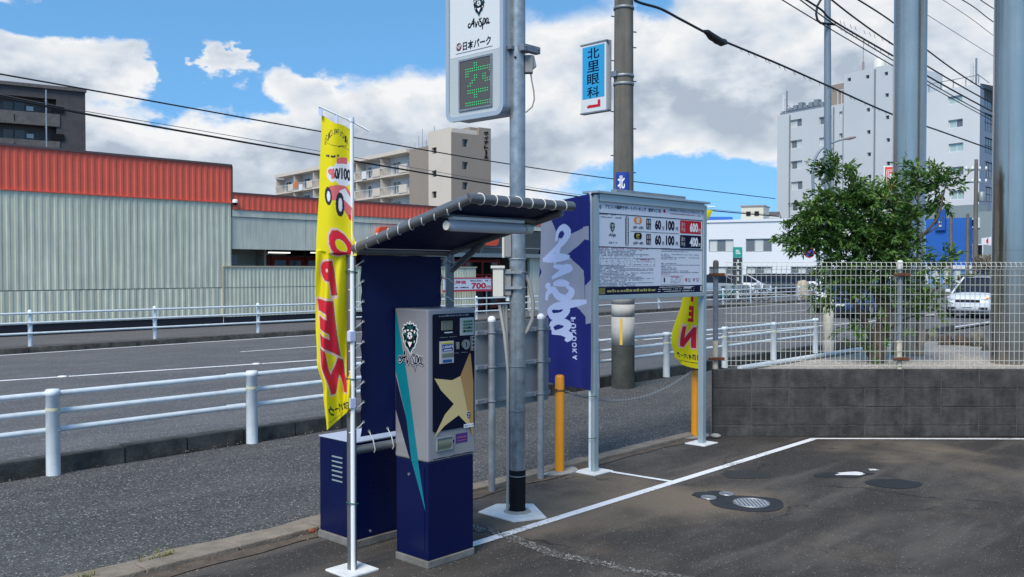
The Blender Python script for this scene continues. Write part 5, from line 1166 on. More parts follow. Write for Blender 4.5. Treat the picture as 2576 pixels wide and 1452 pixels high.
# clamps holding the sign to the pole and the little driver box
for z in (3.33, 3.98):
    mm = MB(); mm.bbox(SPX - .09, SPY - .02, z - .014, SPX + .10, SPY + .10, z + .014, .004); mm.build('clamp_arm', M_POSTGREY, sg)
    mm = MB(); mm.bbox(SPX - .05, SPY - .105, z - .03, SPX + .13, SPY - .06, z + .02, .004); mm.cyl((SPX + .10, SPY - .12, z), (SPX + .10, SPY + .08, z), .006, n=8); mm.cyl((SPX - .03, SPY - .12, z), (SPX - .03, SPY + .08, z), .006, n=8); mm.build('clamp_plate', M_POSTGREY, sg)
mm = MB(); mm.cyl((SPX - .062, SPY - .03, 3.26), (SPX - .05, SPY - .03, 3.26), .007, n=8); mm.build('plug', M_BLACK, sg)
db = thing('driver_box', 'small grey driver box with a hanging cable behind the sign pole', 'electric box', tuple(Vector((SPX, SPY, 3.16)) + RT * .075), math.atan2(RT.y, RT.x))
mm = MB(); mm.bbox(-.02, -.03, 0, .035, .04, .125, .005); mm.build('box', M_GREYBOX, db, world=False); mm = MB(); mm.prism([(.036, .03), (.06, .05), (.045, .12), (.036, .125)], 'y', -.02, .03); mm.build('cover', M_POSTGREY, db, world=False)
mm = MB(); mm.tube([(.02, 0, 0), (.028, 0, -.06), (.042, 0, -.13), (.045, 0, -.19), (.03, 0, -.24), (-.015, 0, -.28)], .005, 8); mm.build('cable', M_GREYBOX, db, world=False)
# ---------------- traffic sign seen from the back, two posts
bs = thing('panel_sign', 'grey sign panel seen from behind on two thin capped posts', 'sign', (5.45, 5.06, 0))
mb = MB(); mb.bbox(5.02, 5.075, .645, 5.90, 5.088, 1.345, .004); mb.build('panel', mat('sign back grey', (.20, .225, .245), .5, metal=.3, vary=.1, vscale=3), bs)
for z in (.70, .97, 1.24):
    mb = MB(); mb.bbox(5.02, 5.052, z, 5.90, 5.0745, z + .035, .004); mb.build('rib', M_POSTGREY, bs)
for x in (5.155, 5.742):
    mb = MB(); mb.cyl((x, 5.025, 0), (x, 5.025, 1.345), .0275, n=16); po = mb.build('post', M_GALVD, bs)
    mb = MB(); mb.lathe([(.029, 0), (.033, .012), (.03, .03), (.018, .043), (.001, .047)], (x, 5.025, 1.343), 14); mb.build('cap', M_WHITE, po)
    for z in (.70, .97, 1.24):
        mb = MB(); mb.ring((x, 5.025, z + .017), (0, 0, 1), .030, .006, 16, 6); mb.box(x - .05, 5.042, z + .004, x + .05, 5.0515, z + .03); mb.build('clamp', M_POSTGREY, po)
# ---------------- orange bollards and chain
def bollard(x, y, label):
    t = thing('bollard', label, 'bollard', (x, y, 0), 0, 'orange bollards holding a chain')
    mb = MB(); mb.lathe([(.041, 0), (.041, .82), (.036, .838), (.02, .845), (.001, .846)], (x, y, 0), 20); mb.build('post', M_ORANGE, t)
    mb = MB(); mb.lathe([(.0415, .70), (.043, .703), (.043, .717), (.0415, .72)], (x, y, 0), 20); mb.build('collar', mat('brown collar', (.22, .09, .02), .6), t)
    for s_ in (-1, 1):
        mb = MB(); mb.ring((x + s_ * .052, y, .71), (0, 1, 0), .014, .004, 12, 6); mb.build('eye', M_RUST, t)
    mb = MB(); mb.prism([(x + .21 * math.cos(a) * (1 + .1 * math.sin(3 * a)), y + .13 * math.sin(a)) for a in [k * .393 for k in range(16)]], 'z', 0, .010); mb.build('footing', M_CONC, t)
bollard(6.065, 5.09, 'orange bollard beside the blue club banner'); bollard(8.34, 5.14, 'orange bollard behind the notice board foot, by the block wall')
ch = thing('chain', 'sagging grey plastic chain hung between the two orange bollards', 'chain', (7.2, 5.1, .5))
lk = MB(); lk.ring((0, 0, 0), (0, 0, 1), .011, .0035, 10, 5)
for i in range(len(lk.v)): lk.v[i] = (lk.v[i][0] * 1.7, lk.v[i][1], lk.v[i][2])
l0 = lk.build('chain_link', M_CHAIN, ch, world=False); LK = l0.data; bpy.data.objects.remove(l0)
NL = 84; A0 = Vector((6.125, 5.09, .70)); B0 = Vector((8.285, 5.14, .70)); prev = None
for k in range(NL + 1):
    t = k / NL; p = A0.lerp(B0, t); p.z -= .185 * 4 * t * (1 - t)
    if prev is not None:
        d = p - prev; mid = (p + prev) / 2; yaw = math.atan2(d.y, d.x); pit = -math.atan2(d.z, math.hypot(d.x, d.y))
        share('chain_link', LK, mid - Vector((7.2, 5.1, .5)), ch, rot=((k % 2) * math.pi / 2, pit, yaw))
    prev = p
# ---------------- notice board
BX0, BX1, BY, BZ0, BZ1 = 6.235, 8.06, 4.86, 1.52, 2.40
nb_ = thing('notice_board', 'wide parking tariff board in an aluminium frame on two square posts', 'notice board', (7.15, BY, 0))
for x in (6.262, 8.032):
    mb = MB(); mb.bbox(x - .03, BY - .02, .01, x + .03, BY + .04, BZ1, .004); mb.build('post', M_ALU, nb_)
    mb = MB(); mb.bbox(x - .13, BY - .10, 0, x + .13, BY + .13, .010, .003); mb.build('base_plate', M_PAD, nb_)
mb = MB(); mb.bbox(BX0 + .06, BY - .03, BZ1 - .055, BX1 - .06, BY + .045, BZ1 + .012, .004); mb.bbox(BX0 + .06, BY - .03, BZ0 - .03, BX1 - .06, BY + .03, BZ0 + .012, .004); mb.build('frame_rail', M_ALU, nb_)
mb = MB(); mb.bbox(BX0, BY - .05, BZ1 + .013, BX1 + .02, BY + .12, BZ1 + .035, .004); mb.build('top_cap', M_ALU, nb_)
mb = MB(); mb.bbox(6.62, BY + .03, BZ1 + .036, 7.75, BY + .10, BZ1 + .075, .004); mb.build('lamp_cover', M_GALVD, nb_)
mb = MB(); mb.box(BX0 + .058, BY - .006, BZ0 + .012, BX1 - .058, BY + .012, BZ1 - .055); mb.build('panel', M_BOARDFACE, nb_)
NS = Sheet(nb_, (BX0 + .06, BY - .006, BZ0 + .012), (1, 0, 0), (0, 0, 1), (0, -1, 0), .0012)
NW = BX1 - .06 - (BX0 + .06); NH = BZ1 - .055 - (BZ0 + .012)
def nu(px, py=400): return (px - 135) / 1305 * NW                       # board photo units
_yt = lambda px: 150 + (px - 135) * .115; _yb = lambda px: 1385 - (px - 135) * .022
def nv(px, py): return (_yb(px) - py) / (_yb(px) - _yt(px)) * NH
_rn = random.Random(4)
def NR(x0, y0, x1, y1): xm = (x0 + x1) / 2; return rect(nu(x0), nv(xm, y1), nu(x1), nv(xm, y0))
def NT(s, x0, y0, x1, y1, bold=.0): xm = (x0 + x1) / 2; return txt(s, nu(x0), nv(xm, y1), nu(x1), nv(xm, y0), bold)
NS.add('lettering', NT('アビスパ福岡サポートパーキング', 212, 213, 690, 268, .02), M_NAVYPRINT, 1); NS.add('lettering', NT('麦野4丁目', 715, 255, 870, 305, .02), M_NAVYPRINT, 1)
NS.add('lettering', NT('※駐車場をご利用前に必ずお読み下さい', 985, 280, 1415, 318, .0), M_NAVYPRINT, 1)
NS.add('fine_print', fine_print(nu(990), nu(1410), nv(1200, 352), .012, .95, _rn), M_PAPERRED, 1)
crest_on(NS, nu(160), nv(160, 222), .045, 1); NS.add('lettering', [circ(nu(918), nv(918, 290), .018, 12)], M_RED, 1)
lines = [NR(135, 300, 1440, 300)]
def seg(x0, y0, x1, y1, wd=.006):
    a = (nu(x0), nv(x0, y0)); b = (nu(x1), nv(x1, y1)); return [(a[0], a[1] - wd / 2), (b[0], b[1] - wd / 2), (b[0], b[1] + wd / 2), (a[0], a[1] + wd / 2)]
zt_ = nv(600, 345)
NS.add('rule_line', [rect(0, nv(135, 302) - .003, NW, nv(135, 302) + .004), rect(0, nv(135, 745) - .003, NW, nv(135, 745) + .004), rect(nu(500), nv(500, 545) - .002, nu(1110), nv(500, 545) + .002), rect(0, .075, .004, nv(135, 302)), rect(NW - .004, .075, NW, nv(135, 302))], M_NAVYPRINT, 2)
NS.add('dark_strip', [rect(0, 0, NW, .072)], M_NAVYPRINT, 2); NS.add('label', [rect(.008, .008, .10, .064)], mat('olive label', (.16, .15, .03), .5), 3)
NS.add('lettering', fine_print(.13, .88, .024, .028, .97, _rn), mat('khaki print', (.36, .32, .10), .5), 3); NS.add('fine_print', sum([fine_print(.92, 1.55, .014 + .02 * k, .009, .9, _rn) for k in range(3)], []), M_BLIND, 3); NS.add('label', [rect(1.36, .044, 1.50, .06), rect(1.66, .01, 1.69, .062)], M_NOTICE, 4)
z1a, z1b = nv(700, 392), nv(700, 520); z2a, z2b = nv(700, 590), nv(700, 722)
NS.add('dark_strip', [rrect(nu(440), nv(458, 735), nu(478), nv(458, 348), .022)], M_NAVYPRINT, 2)
for k in range(9): z = nv(458, 370 + k * 42); NS.add('lettering', [rect(nu(450), z - .016, nu(468), z + .010)], M_BLIND, 3)
for (zr, col, tcol, chs, hours, pm, price) in ((405, M_ORANGEP, M_WHITE, '昼', '(8時〜20時)', M_RED, '600'), (610, M_BLACK, mat('yellow print', (.6, .5, .05), .5), '夜', '(20時〜8時)', M_NAVYPRINT, '400')):
    cx = nu(588); cz = nv(588, zr)
    NS.add('badge', [rrect(cx - .062, cz - .030, cx + .062, cz + .030, .028)], col, 2); NS.add('lettering', txt(chs, cx - .03, cz - .022, cx + .03, cz + .022, .02), tcol, 3)
    NS.add('lettering', txt(hours, nu(532), cz - .085, nu(655), cz - .05, .01), M_NAVYPRINT, 2)
    a0_ = nu(688); NS.add('badge', [rrect(a0_, cz - .075, a0_ + .078, cz + .022, .012)], M_NAVYPRINT, 2)
    for (q, c2) in enumerate('駐車料金'): xx = a0_ + .008 + .034 * (q % 2); zz_ = cz - .024 - .045 * (q // 2) + .0; NS.add('lettering', txt(c2, xx, zz_, xx + .03, zz_ + .038, .01), M_BLIND, 3)
    NS.add('lettering', txt('60', nu(798), cz - .075, nu(875), cz + .018, .045), M_NAVYPRINT, 2); NS.add('lettering', txt('分', nu(888), cz - .075, nu(918), cz - .038, .02), M_NAVYPRINT, 2)
    NS.add('lettering', txt('100', nu(938), cz - .075, nu(1050), cz + .018, .045), M_NAVYPRINT, 2); NS.add('lettering', txt('円', nu(1068), cz - .075, nu(1098), cz - .040, .02), M_NAVYPRINT, 2)
    NS.add('price_panel', [rrect(nu(1125), cz - .095, nu(1418), cz + .030, .010)], pm, 2)
    for (q, c2) in enumerate('最大料金'): xx = nu(1142) + .036 * (q % 2); zz_ = cz - .03 - .048 * (q // 2); NS.add('lettering', txt(c2, xx, zz_, xx + .033, zz_ + .042, .0), M_BLIND, 3)
    NS.add('lettering', txt(price, nu(1258), cz - .080, nu(1372), cz + .012, .05), M_WHITE, 3); NS.add('lettering', txt('円', nu(1380), cz - .080, nu(1408), cz - .045, .02), M_WHITE, 3)
crest_on(NS, nu(292), nv(292, 490), .105, 1, w=.085); NS.add('script_lettering', tf(logo_script(.20), .026, .028, nu(258), nv(292, 612)), M_NAVYPRINT, 1); NS.add('lettering', NT('日本パーク', 255, 680, 350, 710, .01), M_NAVYPRINT, 1)
NS.add('fine_print', fine_print(nu(150), nu(330), nv(200, 325), .012, .8, _rn) + fine_print(nu(165), nu(395), nv(200, 362), .014, .9, _rn), M_PAPERTXT, 1)
fp = []; fr = []
for k in range(27):
    y = 772 + k * 19.2; v_ = nv(300, y)
    if 880 < y < 1000: fp += fine_print(nu(540), nu(800), v_, .008, .7, _rn) if k % 2 else []; fp += fine_print(nu(150), nu(500), v_, .006, .25, _rn); continue
    tgt = fr if k in (0,) else fp; tgt += fine_print(nu(148), nu(_rn.choice((560, 720, 780, 440, 640))), v_, .009, .9, _rn)
for k in range(18):
    y = 790 + k * 19.5; v_ = nv(1100, y)
    if k in (3, 8, 9): continue
    tgt = fr if k == 17 else fp; tgt += fine_print(nu(878), nu(_rn.choice((1080, 1240, 1390, 1420, 1000))), v_, .009, .9, _rn)
for k in range(4): fp += fine_print(nu(1000), nu(1140), nv(1070, 1170 + 22 * k), .007, .8, _rn)
fp += fine_print(nu(1235), nu(1280), nv(1260, 1190), .012, 1, _rn) + fine_print(nu(1345), nu(1400), nv(1370, 1190), .012, 1, _rn) + fine_print(nu(1240), nu(1275), nv(1260, 1220), .016, 1, _rn) + fine_print(nu(1360), nu(1390), nv(1370, 1220), .016, 1, _rn)
NS.add('fine_print', fp, M_PAPERTXT, 1); NS.add('fine_print', fr + fine_print(nu(1005), nu(1110), nv(1060, 1160), .014, 1, _rn) + fine_print(nu(540), nu(750), nv(640, 930), .012, .8, _rn), M_PAPERRED, 1)
def boxline(x0, y0, x1, y1, w_=.0025): xm = (x0 + x1) / 2; a, b, c, d = nu(x0), nv(xm, y1), nu(x1), nv(xm, y0); return [rect(a, b, c, b + w_), rect(a, d - w_, c, d), rect(a, b, a + w_, d), rect(c - w_, b, c, d)]
NS.add('rule_line', boxline(160, 900, 505, 1005) + boxline(520, 905, 800, 1010) + [rect(nu(160 + 69 * k), nv(300, 1005), nu(160 + 69 * k) + .002, nv(300, 900)) for k in range(1, 5)], M_NOTICE if False else M_PAPERTXT, 1)
NS.add('rule_line', boxline(880, 1140, 1170, 1255), M_PAPERRED, 1)
NS.add('pictogram', [rect(nu(912), nv(920, 1225), nu(930), nv(920, 1165))], M_DARK, 1); NS.add('pictogram', [circ(nu(1212), nv(1212, 1195), .02, 10), circ(nu(1320), nv(1320, 1195), .018, 10)], M_PAPERRED, 1)
# ---------------- yellow banner tied to the shelter post
PYX, PYY = 3.222, 4.262
yb = thing('yellow_banner', 'tall yellow banner with mirrored red OPEN letters tied to the shelter post', 'banner', (PYX, PYY, 0))
mb = MB(); mb.tube([(PYX, PYY, .012), (PYX, PYY, 1.45), (PYX, PYY, 2.615)], [.0135, .0135, .011], 12); mb.build('pole', M_WHITE, yb)
mb = MB(); mb.tube([(PYX, PYY, 2.60), (PYX, PYY, 2.625)], .015, 12); mb.build('pole_cap', M_WPOST, yb)
bl = lambda l, d, z: Vector((PYX, PYY, 0)) + RT * l + FW * d + Vector((0, 0, z))
mb = MB(); mb.tube([bl(-.175, -.06, 2.678), bl(0, 0, 2.605), bl(.095, .03, 2.553)], .0055, 8); mb.build('top_rod', M_WHITE, yb)
for l in (-.168, -.085, -.008):
    mb = MB(); z = 2.605 - l * .42; mb.add([bl(l - .01, l * .33 - .003, z + .006), bl(l + .01, l * .33 - .003, z + .002), bl(l + .01, l * .33 - .003, z - .055), bl(l - .01, l * .33 - .003, z - .045), bl(l - .01, l * .33 + .009, z + .006), bl(l + .01, l * .33 + .009, z + .002), bl(l + .01, l * .33 + .009, z - .055), bl(l - .01, l * .33 + .009, z - .045)], [(0, 1, 2, 3), (4, 5, 6, 7), (0, 1, 5, 4)]); mb.build('loop_tab', M_PALECLOTH, yb)
def interp(tab, t):
    for (a, va), (b, vb) in zip(tab, tab[1:]):
        if t <= b: f = (t - a) / (b - a); f = f * f * (3 - 2 * f); return va + (vb - va) * f
    return tab[-1][1]
LEFT = [(0, -.165), (.2, -.178), (.42, -.195), (.66, -.206), (.78, -.195), (.88, -.150), (1, -.128)]
RIGHT = [(0, .0), (.3, .006), (.37, .030), (.425, .028), (.432, -.015), (.7, -.012), (1, -.012)]
ZL = [(0, 2.628), (1, .845)]; ZR = [(0, 2.552), (.43, 1.835), (.8, 1.12), (1, .95)]
def yfn(s, t):
    l = LEFT_ = interp(LEFT, t); r = interp(RIGHT, t); z = (1 - s) * (2.628 + (0.845 - 2.628) * t) + s * interp(ZR, t)
    lat = l + (r - l) * s
    d = -.055 * (1 - s) + .022 * math.sin(s * 5.5 + 2 + t * 2.0) + .018 * math.sin(t * 11 + s * 2) * (1 - s) * t
    if t > .43: d += .030 * math.sin((s * 1.3 + (t - .43) * 1.9) * 5.0) * min(1, (t - .43) * 6) + .012 * math.sin(s * 17 + t * 9)
    if t < .432: d -= .034 * s * s * min(1, t * 4)
    z += .006 * math.sin(s * 9 + 1) * (1 - t)
    return tuple(bl(lat, d, z))
# print: u 0 (free edge) .. 1 (pole), v 0 bottom .. 1 top; height is 8.6 times the width
Lr = []
def ybox(px0, py0, px1, py1): return ((px0), (py0), (px1), (py1))
def vy(py): return 1 - (py - 300) / 770.0                            # photo row -> v
def open_letter(c, x0, y0, x1, y1, sh=.28):
    o1 = txt(c, x0 - .05, vy(y1 + 7), x1 + .05, vy(y0 - 7), .085, sh, True); o2 = txt(c, x0 - .01, vy(y1 + 2), x1 + .03, vy(y0 - 2), .06, sh, True); o3 = txt(c, x0, vy(y1), x1, vy(y0), .05, sh, True)
    return [(2, o1), (3, o2), (4, o3)]
arc = []
s_ = 'NIHON PARK CO.LTD'
for i, c in enumerate(s_):
    if c == ' ': continue
    f = i / (len(s_) - 1); x = .84 - f * .68; h_ = .040 * math.sin(math.pi * f); arc += txt(c, x - .026, .905 + h_, x + .026, .930 + h_, .01, 0, True)
lay = [(5, arc), (5, sum([fine_print(.2, .62, vy(400), .008, .9, _rn)], [])), (5, fine_print(.58, .82, vy(378), .006, .9, _rn)), (5, [[(.15, vy(365)), (.5, vy(372)), (.95, vy(385)), (.95, vy(386)), (.5, vy(373.5)), (.15, vy(366))]])]
lay += [(7, [circ(.40, vy(437), .16, 18, .022), circ(.72, vy(432), .27, 20, .036)]), (5, txt('60/100', .40, vy(447), .94, vy(423), .06, 0, False)), (6, txt('P', .28, vy(446), .48, vy(426), .08, 0, True)), (6, [rrect(.55, vy(415), .85, vy(402), .004)])]
lay += [(6, [[(.22, vy(498)), (.24, vy(478)), (.34, vy(463)), (.55, vy(458)), (.80, vy(458)), (.99, vy(470)), (.99, vy(515)), (.86, vy(514)), (.70, vy(500)), (.5, vy(490)), (.30, vy(496))]]), (7, [[(.62, vy(470)), (.78, vy(463)), (.96, vy(478)), (.96, vy(492)), (.72, vy(484))]]), (5, [circ(.30, vy(487), .115, 18, .026), circ(.64, vy(497), .12, 18, .032)]), (7, [circ(.31, vy(487), .055, 14, .015), circ(.65, vy(497), .055, 14, .018)]), (4, [rect(.88, vy(517), .99, vy(508))])]
lay += open_letter('O', .34, 556, .90, 642) + open_letter('P', .16, 660, .62, 738) + open_letter('E', .06, 752, .66, 852, .2) + open_letter('N', .16, 862, .84, 985, .2)
lay += [(5, txt('日本パーク', .15, vy(1047), .95, vy(1015), .04, 0, True)), (5, [rect(.1, vy(1057), .98, vy(1055))])]
cloth('banner_cloth', yfn, 110, 520, lay, (0, 0, 1, 1), [M_YELLOW, M_YELLOW, M_PINKCLOTH, M_BROWNCLOTH, M_REDCLOTH, M_BLACKCLOTH, M_ROSECLOTH, M_WHITECLOTH], yb)
for z in (1.74, 1.12, .40):
    mb = MB(); mb.ring((PYX + .006, PYY + .014, z), (.2, 0, 1), .034, .003, 18, 5); mb.build('twine_tie', M_TWINE, yb)
for z in (1.37, .985):
    mb = MB(); mb.bbox(PYX - .03, PYY - .018, z - .03, PYX + .012, PYY + .014, z + .03, .004); mb.build('cloth_clip', M_PALECLOTH, yb)
# ---------------- blue club banner on the notice board post
BXP, BYP = 6.222, 4.93
bb = thing('blue_banner', 'blue and grey club banner with sideways white script hung beside the notice board', 'banner', (BXP, BYP, 0))
mb = MB(); mb.tube([(BXP, BYP - .05, .012), (BXP, BYP - .05, 2.42)], .013, 12); mb.build('pole', M_WPOST, bb)
mb = MB(); mb.tube([(BXP, BYP - .09, 2.405), (BXP - .02, 5.50, 2.325)], .008, 8); mb.build('top_rod', M_DARK, bb)
for z in (.66, .30):
    mb = MB(); mb.ring((BXP + .012, BYP - .055, z), (0, .1, 1), .045, .003, 18, 5); mb.build('twine_tie', M_TWINE, bb)
def bfn(s, t):
    # s 0 free edge (over the pavement) .. 1 pole side
    y = 5.455 + (4.845 - 5.455) * s; z = (2.335 + .065 * s) + (.745 - .03 * s - (2.335 + .065 * s)) * t
    y -= (1 - s) * (.035 * math.sin(t * 2.6) * (-1) + .09 * max(0, t - .45) ** 1.0 * .9)
    x = BXP - .012 + .030 * math.sin(s * 6.0 + t * 1.6 + .6) + .018 * math.sin(s * 3 + t * 7) * (1 - s) + (-.05 * (s > .78) * (s - .78) / .22)
    return (x, y, z)
def bu(px): return (px - 60) / 350.0                       # banner photo units (zoom 501x1452)
def bv(py): return 1 - (py - 80) / 1315.0
def bp(l): return [(bu(x), bv(y)) for x, y in l]
scr = []
for p in logo_script(.26):
    scr.append([(.47 - (q[1] - .35) * .52 , 1 - (.165 + (q[0] + .1) / 3.95 * .60)) for q in p])
fk_ = []
for i, c in enumerate('FUKUOKA'):
    for p in txt(c, 0, 0, 1, 1, .03): fk_.append([(.68 - (q[1] - .5) * .075, bv(905 + i * 44 + q[0] * 34)) for q in p])
lay = [(1, [bp([(60, 210), (120, 190), (190, 340), (235, 350), (370, 295), (370, 380), (270, 470), (365, 590), (370, 900), (330, 850), (250, 770), (180, 830), (100, 930), (20, 900), (25, 720), (75, 580), (25, 430)])]),
       (1, [bp([(370, 690), (410, 650), (410, 940), (370, 950)]), bp([(365, 290), (400, 290), (400, 385), (365, 375)])]), (2, scr), (2, fk_)]
cloth('banner_cloth', bfn, 130, 400, lay, (0, 0, 1, 1), [M_BLUECLOTH, M_LILAC, M_PALECLOTH], bb)
# ---------------- second yellow banner behind the board
ZX = at(1762, 900, 9.42); Y2 = Vector((ZX.x, ZX.y, 0))
y2 = thing('yellow_banner', 'smaller yellow banner with mirrored red N hanging behind the notice board', 'banner', tuple(Y2))
b2 = lambda l, d, z: Y2 + RT * l + FW * d + Vector((0, 0, z))
mb = MB(); mb.tube([b2(0, 0, .02), b2(0, 0, 2.42)], .013, 12); mb.build('pole', M_WPOST, y2)
mb = MB(); mb.tube([b2(-.25, .12, 2.42), b2(.14, -.03, 2.40)], .006, 8); mb.build('top_rod', M_WHITE, y2)
L2 = [(0, -.18), (.2, -.16), (.45, -.20), (.55, -.17), (.85, -.295), (.95, -.26), (1, -.20)]; R2 = [(0, .115), (.13, .02), (.5, .0), (1, -.008)]
def y2fn(s, t):
    l = interp(L2, t); r = interp(R2, t); d = .06 * (1 - s) + .03 * math.sin(s * 6 + t * 4); return tuple(b2(l + (r - l) * s, d, 2.37 + (.735 + .03 * (1 - s) ** 2 * 1.6 - 2.37) * t))
def v2(py): return 1 - (py - 530) / 405.0
lay = [(2, txt('N', .24, v2(888), .92, v2(825), .10, 0, True)), (4, txt('N', .30, v2(884), .88, v2(830), .06, 0, True)), (4, txt('E', .36, v2(818), .74, v2(776), .06, .25, True)), (4, [rect(.42, v2(765), .58, v2(738))]),
       (4, txt('P', .36, v2(735), .74, v2(690), .06, .25, True)), (5, txt('日本パーク', .10, v2(914), .86, v2(900), .04, 0, True)), (4, [rect(.9, v2(914), .97, v2(900))]), (5, [rect(.15, v2(922), .97, v2(921))])]
cloth('banner_cloth', y2fn, 70, 220, lay, (0, 0, 1, 1), [M_YELLOW, M_YELLOW, M_PINKCLOTH, M_BROWNCLOTH, M_REDCLOTH, M_BLACKCLOTH], y2)
# ================================================================== RIGHT SIDE: WALL, FENCE, TREE, COLUMNS
WRZ = math.atan2(WD.y, WD.x)
wl_ = thing('block_wall', 'low dark stained concrete block wall at the end of the parking lot', 'wall', tuple(WA), WRZ)
mb = MB(); mb.box(.004, .006, 0, 7.6, .12, .700); mb.build('mortar', M_MORTAR, wl_, world=False)
rowz = [(0, .112), (.120, .308), (.316, .504), (.512, .704)]
for r_, (z0, z1) in enumerate(rowz):
    for c_ in range(19):
        x0 = c_ * .4 - .0; x1 = x0 + .391 ; dy = random.uniform(-.003, .003)
        mb = MB(); mb.bbox(x0, dy, z0, x1, .1, z1, .005); mb.build('block', M_BLOCK, wl_, world=False)
# return leg of the wall along the pavement, with a white painted coping
wr_ = thing('garden_edging', 'white painted edging pipe along the gravel bed beside the pavement', 'edging', (9.0, 4.93, 0))
mb = MB(); mb.box(8.62, 4.90, 0, 14.3, 4.99, .655); mb.build('wall', M_CONC, wr_)
mb = MB(); mb.tube([(8.9, 4.93, .69), (10.6, 4.93, .69), (12.3, 4.93, .69)], .03, 10); mb.build('pipe', M_WPOST, wr_)
mb = MB(); mb.tube([(12.5, 4.95, .68), (14.2, 4.98, .67)], .028, 10); mb.build('pipe', M_WPOST, wr_)
mb = MB(); mb.lathe([(.001, .0), (.05, .01), (.06, .03), (.03, .045), (.001, .05)], (8.40, 4.93, 0), 10); single('wall_stone', mb, M_CONC, 'small grey stone lying at the corner foot of the block wall', 'stone')
# ---------------- wire mesh fence on the wall
fn = thing('mesh_fence', 'white wire mesh fence with grey posts and rusty clamps on the block wall', 'fence', tuple(WA + Vector((0, 0, .704))), WRZ)
FZ0, FZ1 = .03, 1.13; FYO = .05
wm = MB(); wm.tube([(0, 0, FZ0), (0, 0, FZ1 - .075), (0, -.028, FZ1 - .045), (0, -.012, FZ1 - .012), (0, .006, FZ1)], .0031, 6); w0 = wm.build('upright_wire', M_MESH, fn, world=False); WM = w0.data; bpy.data.objects.remove(w0)
x = .14; k = 0
while x < 6.4:
    share('upright_wire', WM, (x, FYO, 0), fn); x += .0525; k += 1
for z in (FZ0 + .005, FZ0 + .06, .19, .29, .39, .49, .59, .69, .79, .89, .99, FZ1 - .075, FZ1 - .045, FZ1 - .002):
    dy = -.028 if abs(z - (FZ1 - .045)) < .01 else .0
    mb = MB(); mb.tube([(.12, FYO + dy + .003, z), (6.42, FYO + dy + .003, z)], .0030, 6); mb.build('cross_wire', M_MESH, fn, world=False)
for x, lab in ((.035, 0), (1.985, 1), (3.9, 2), (5.85, 3)):
    mb = MB(); mb.cyl((x, .085, -.02), (x, .085, .30), .029, n=16); mb.build('post_foot', mat('cream paint', (.56, .50, .38), .6, vary=.3, vscale=12), fn, world=False)
    mb = MB(); mb.cyl((x, .085, .301), (x, .085, 1.06), .028, n=16); po = mb.build('post', M_POSTGREY, fn, world=False)
    mb = MB(); mb.lathe([(.030, 0), (.031, .07), (.02, .09), (.001, .092)], (x, .085, 1.061), 16); mb.build('post_cap', mat('brown cap', (.10, .085, .075), .7) if lab == 0 else M_IVORY, fn, world=False)
    for z in (1.0, .11):
        mb = MB(); mb.bbox(x - .035, .02, z - .016, x + .085, .058, z + .016, .004); mb.bbox(x - .085, .025, z - .012, x - .036, .05, z + .010, .004); mb.build('clamp', M_RUST, fn, world=False)
# ---------------- brushed steel billboard columns
def column(name, px0, px1, depth, label):
    a = at(px0, 700, depth); b = at(px1, 700, depth); c = (a + b) / 2; r = (b - a).length / 2
    t = thing(name, label, 'column', (c.x, c.y, .62), 0, 'steel billboard columns')
    mb = MB(); mb.cyl((c.x, c.y, .62), (c.x, c.y, 1.98 + (depth > 11) * .3), r, n=48); mb.build('lower_tube', M_STEEL, t)
    z1 = 1.983 + (depth > 11) * .3
    mb = MB(); mb.cyl((c.x, c.y, z1), (c.x, c.y, 9.0), r, n=48); mb.build('upper_tube', M_STEEL, t)
column('steel_column', 2246, 2324, 11.75, 'tall brushed steel column behind the small tree')
column('steel_column', 2499, 2596, 10.7, 'tall brushed steel column at the far right of the fence')
# ---------------- small tree in the gravel bed
tr = thing('garden_tree', 'small broadleaf tree with leaning trunks behind the wire fence', 'tree', (10.79, 4.19, .655), WRZ)
K = 10.75 / FOC
def tl(px, py, d=0.0): return Vector(((px - 2205) * K * (10.75 + d) / 10.75, d, (915 - py) * K * (10.75 + d) / 10.75))
limbs = [([(2205, 915, 0), (2212, 850, 0), (2222, 790, -.02), (2215, 720, .0)], .10, .065), ([(2222, 790, -.02), (2190, 730, -.05), (2150, 660, -.1), (2120, 580, -.05)], .035, .012),
         ([(2215, 720, 0), (2235, 660, .05), (2225, 590, .1), (2200, 520, .05)], .04, .014), ([(2200, 860, 0), (2165, 800, -.05), (2140, 760, -.1), (2110, 735, -.1)], .05, .016),
         ([(2215, 720, 0), (2260, 640, -.12), (2300, 590, -.2), (2335, 545, -.22), (2350, 495, -.2), (2360, 460, -.18)], .022, .007), ([(2300, 590, -.2), (2330, 572, -.2), (2345, 556, -.2), (2352, 540, -.2)], .010, .004),
         ([(2150, 660, -.1), (2080, 640, -.1), (2010, 605, -.08)], .014, .005), ([(2200, 520, .05), (2150, 470, .0), (2100, 430, .0)], .014, .004),
         ([(2260, 640, -.12), (2270, 560, -.2), (2268, 500, -.2)], .012, .004), ([(2222, 790, 0), (2290, 760, -.05), (2360, 720, -.05), (2390, 700, 0)], .02, .006), ([(2235, 830, 0), (2300, 800, .1), (2360, 800, .1)], .015, .005),
         ([(2205, 915, .02), (2180, 870, .1), (2150, 800, .2)], .045, .015)]
mb = MB()
for pts, r0, r1 in limbs:
    c = catmull([tuple(tl(*p)) for p in pts], 5); n_ = len(c); mb.tube([Vector(p) for p in c], [r0 + (r1 - r0) * i / (n_ - 1) for i in range(n_)], 9)
mb.build('trunk', M_BARK, tr, world=False)
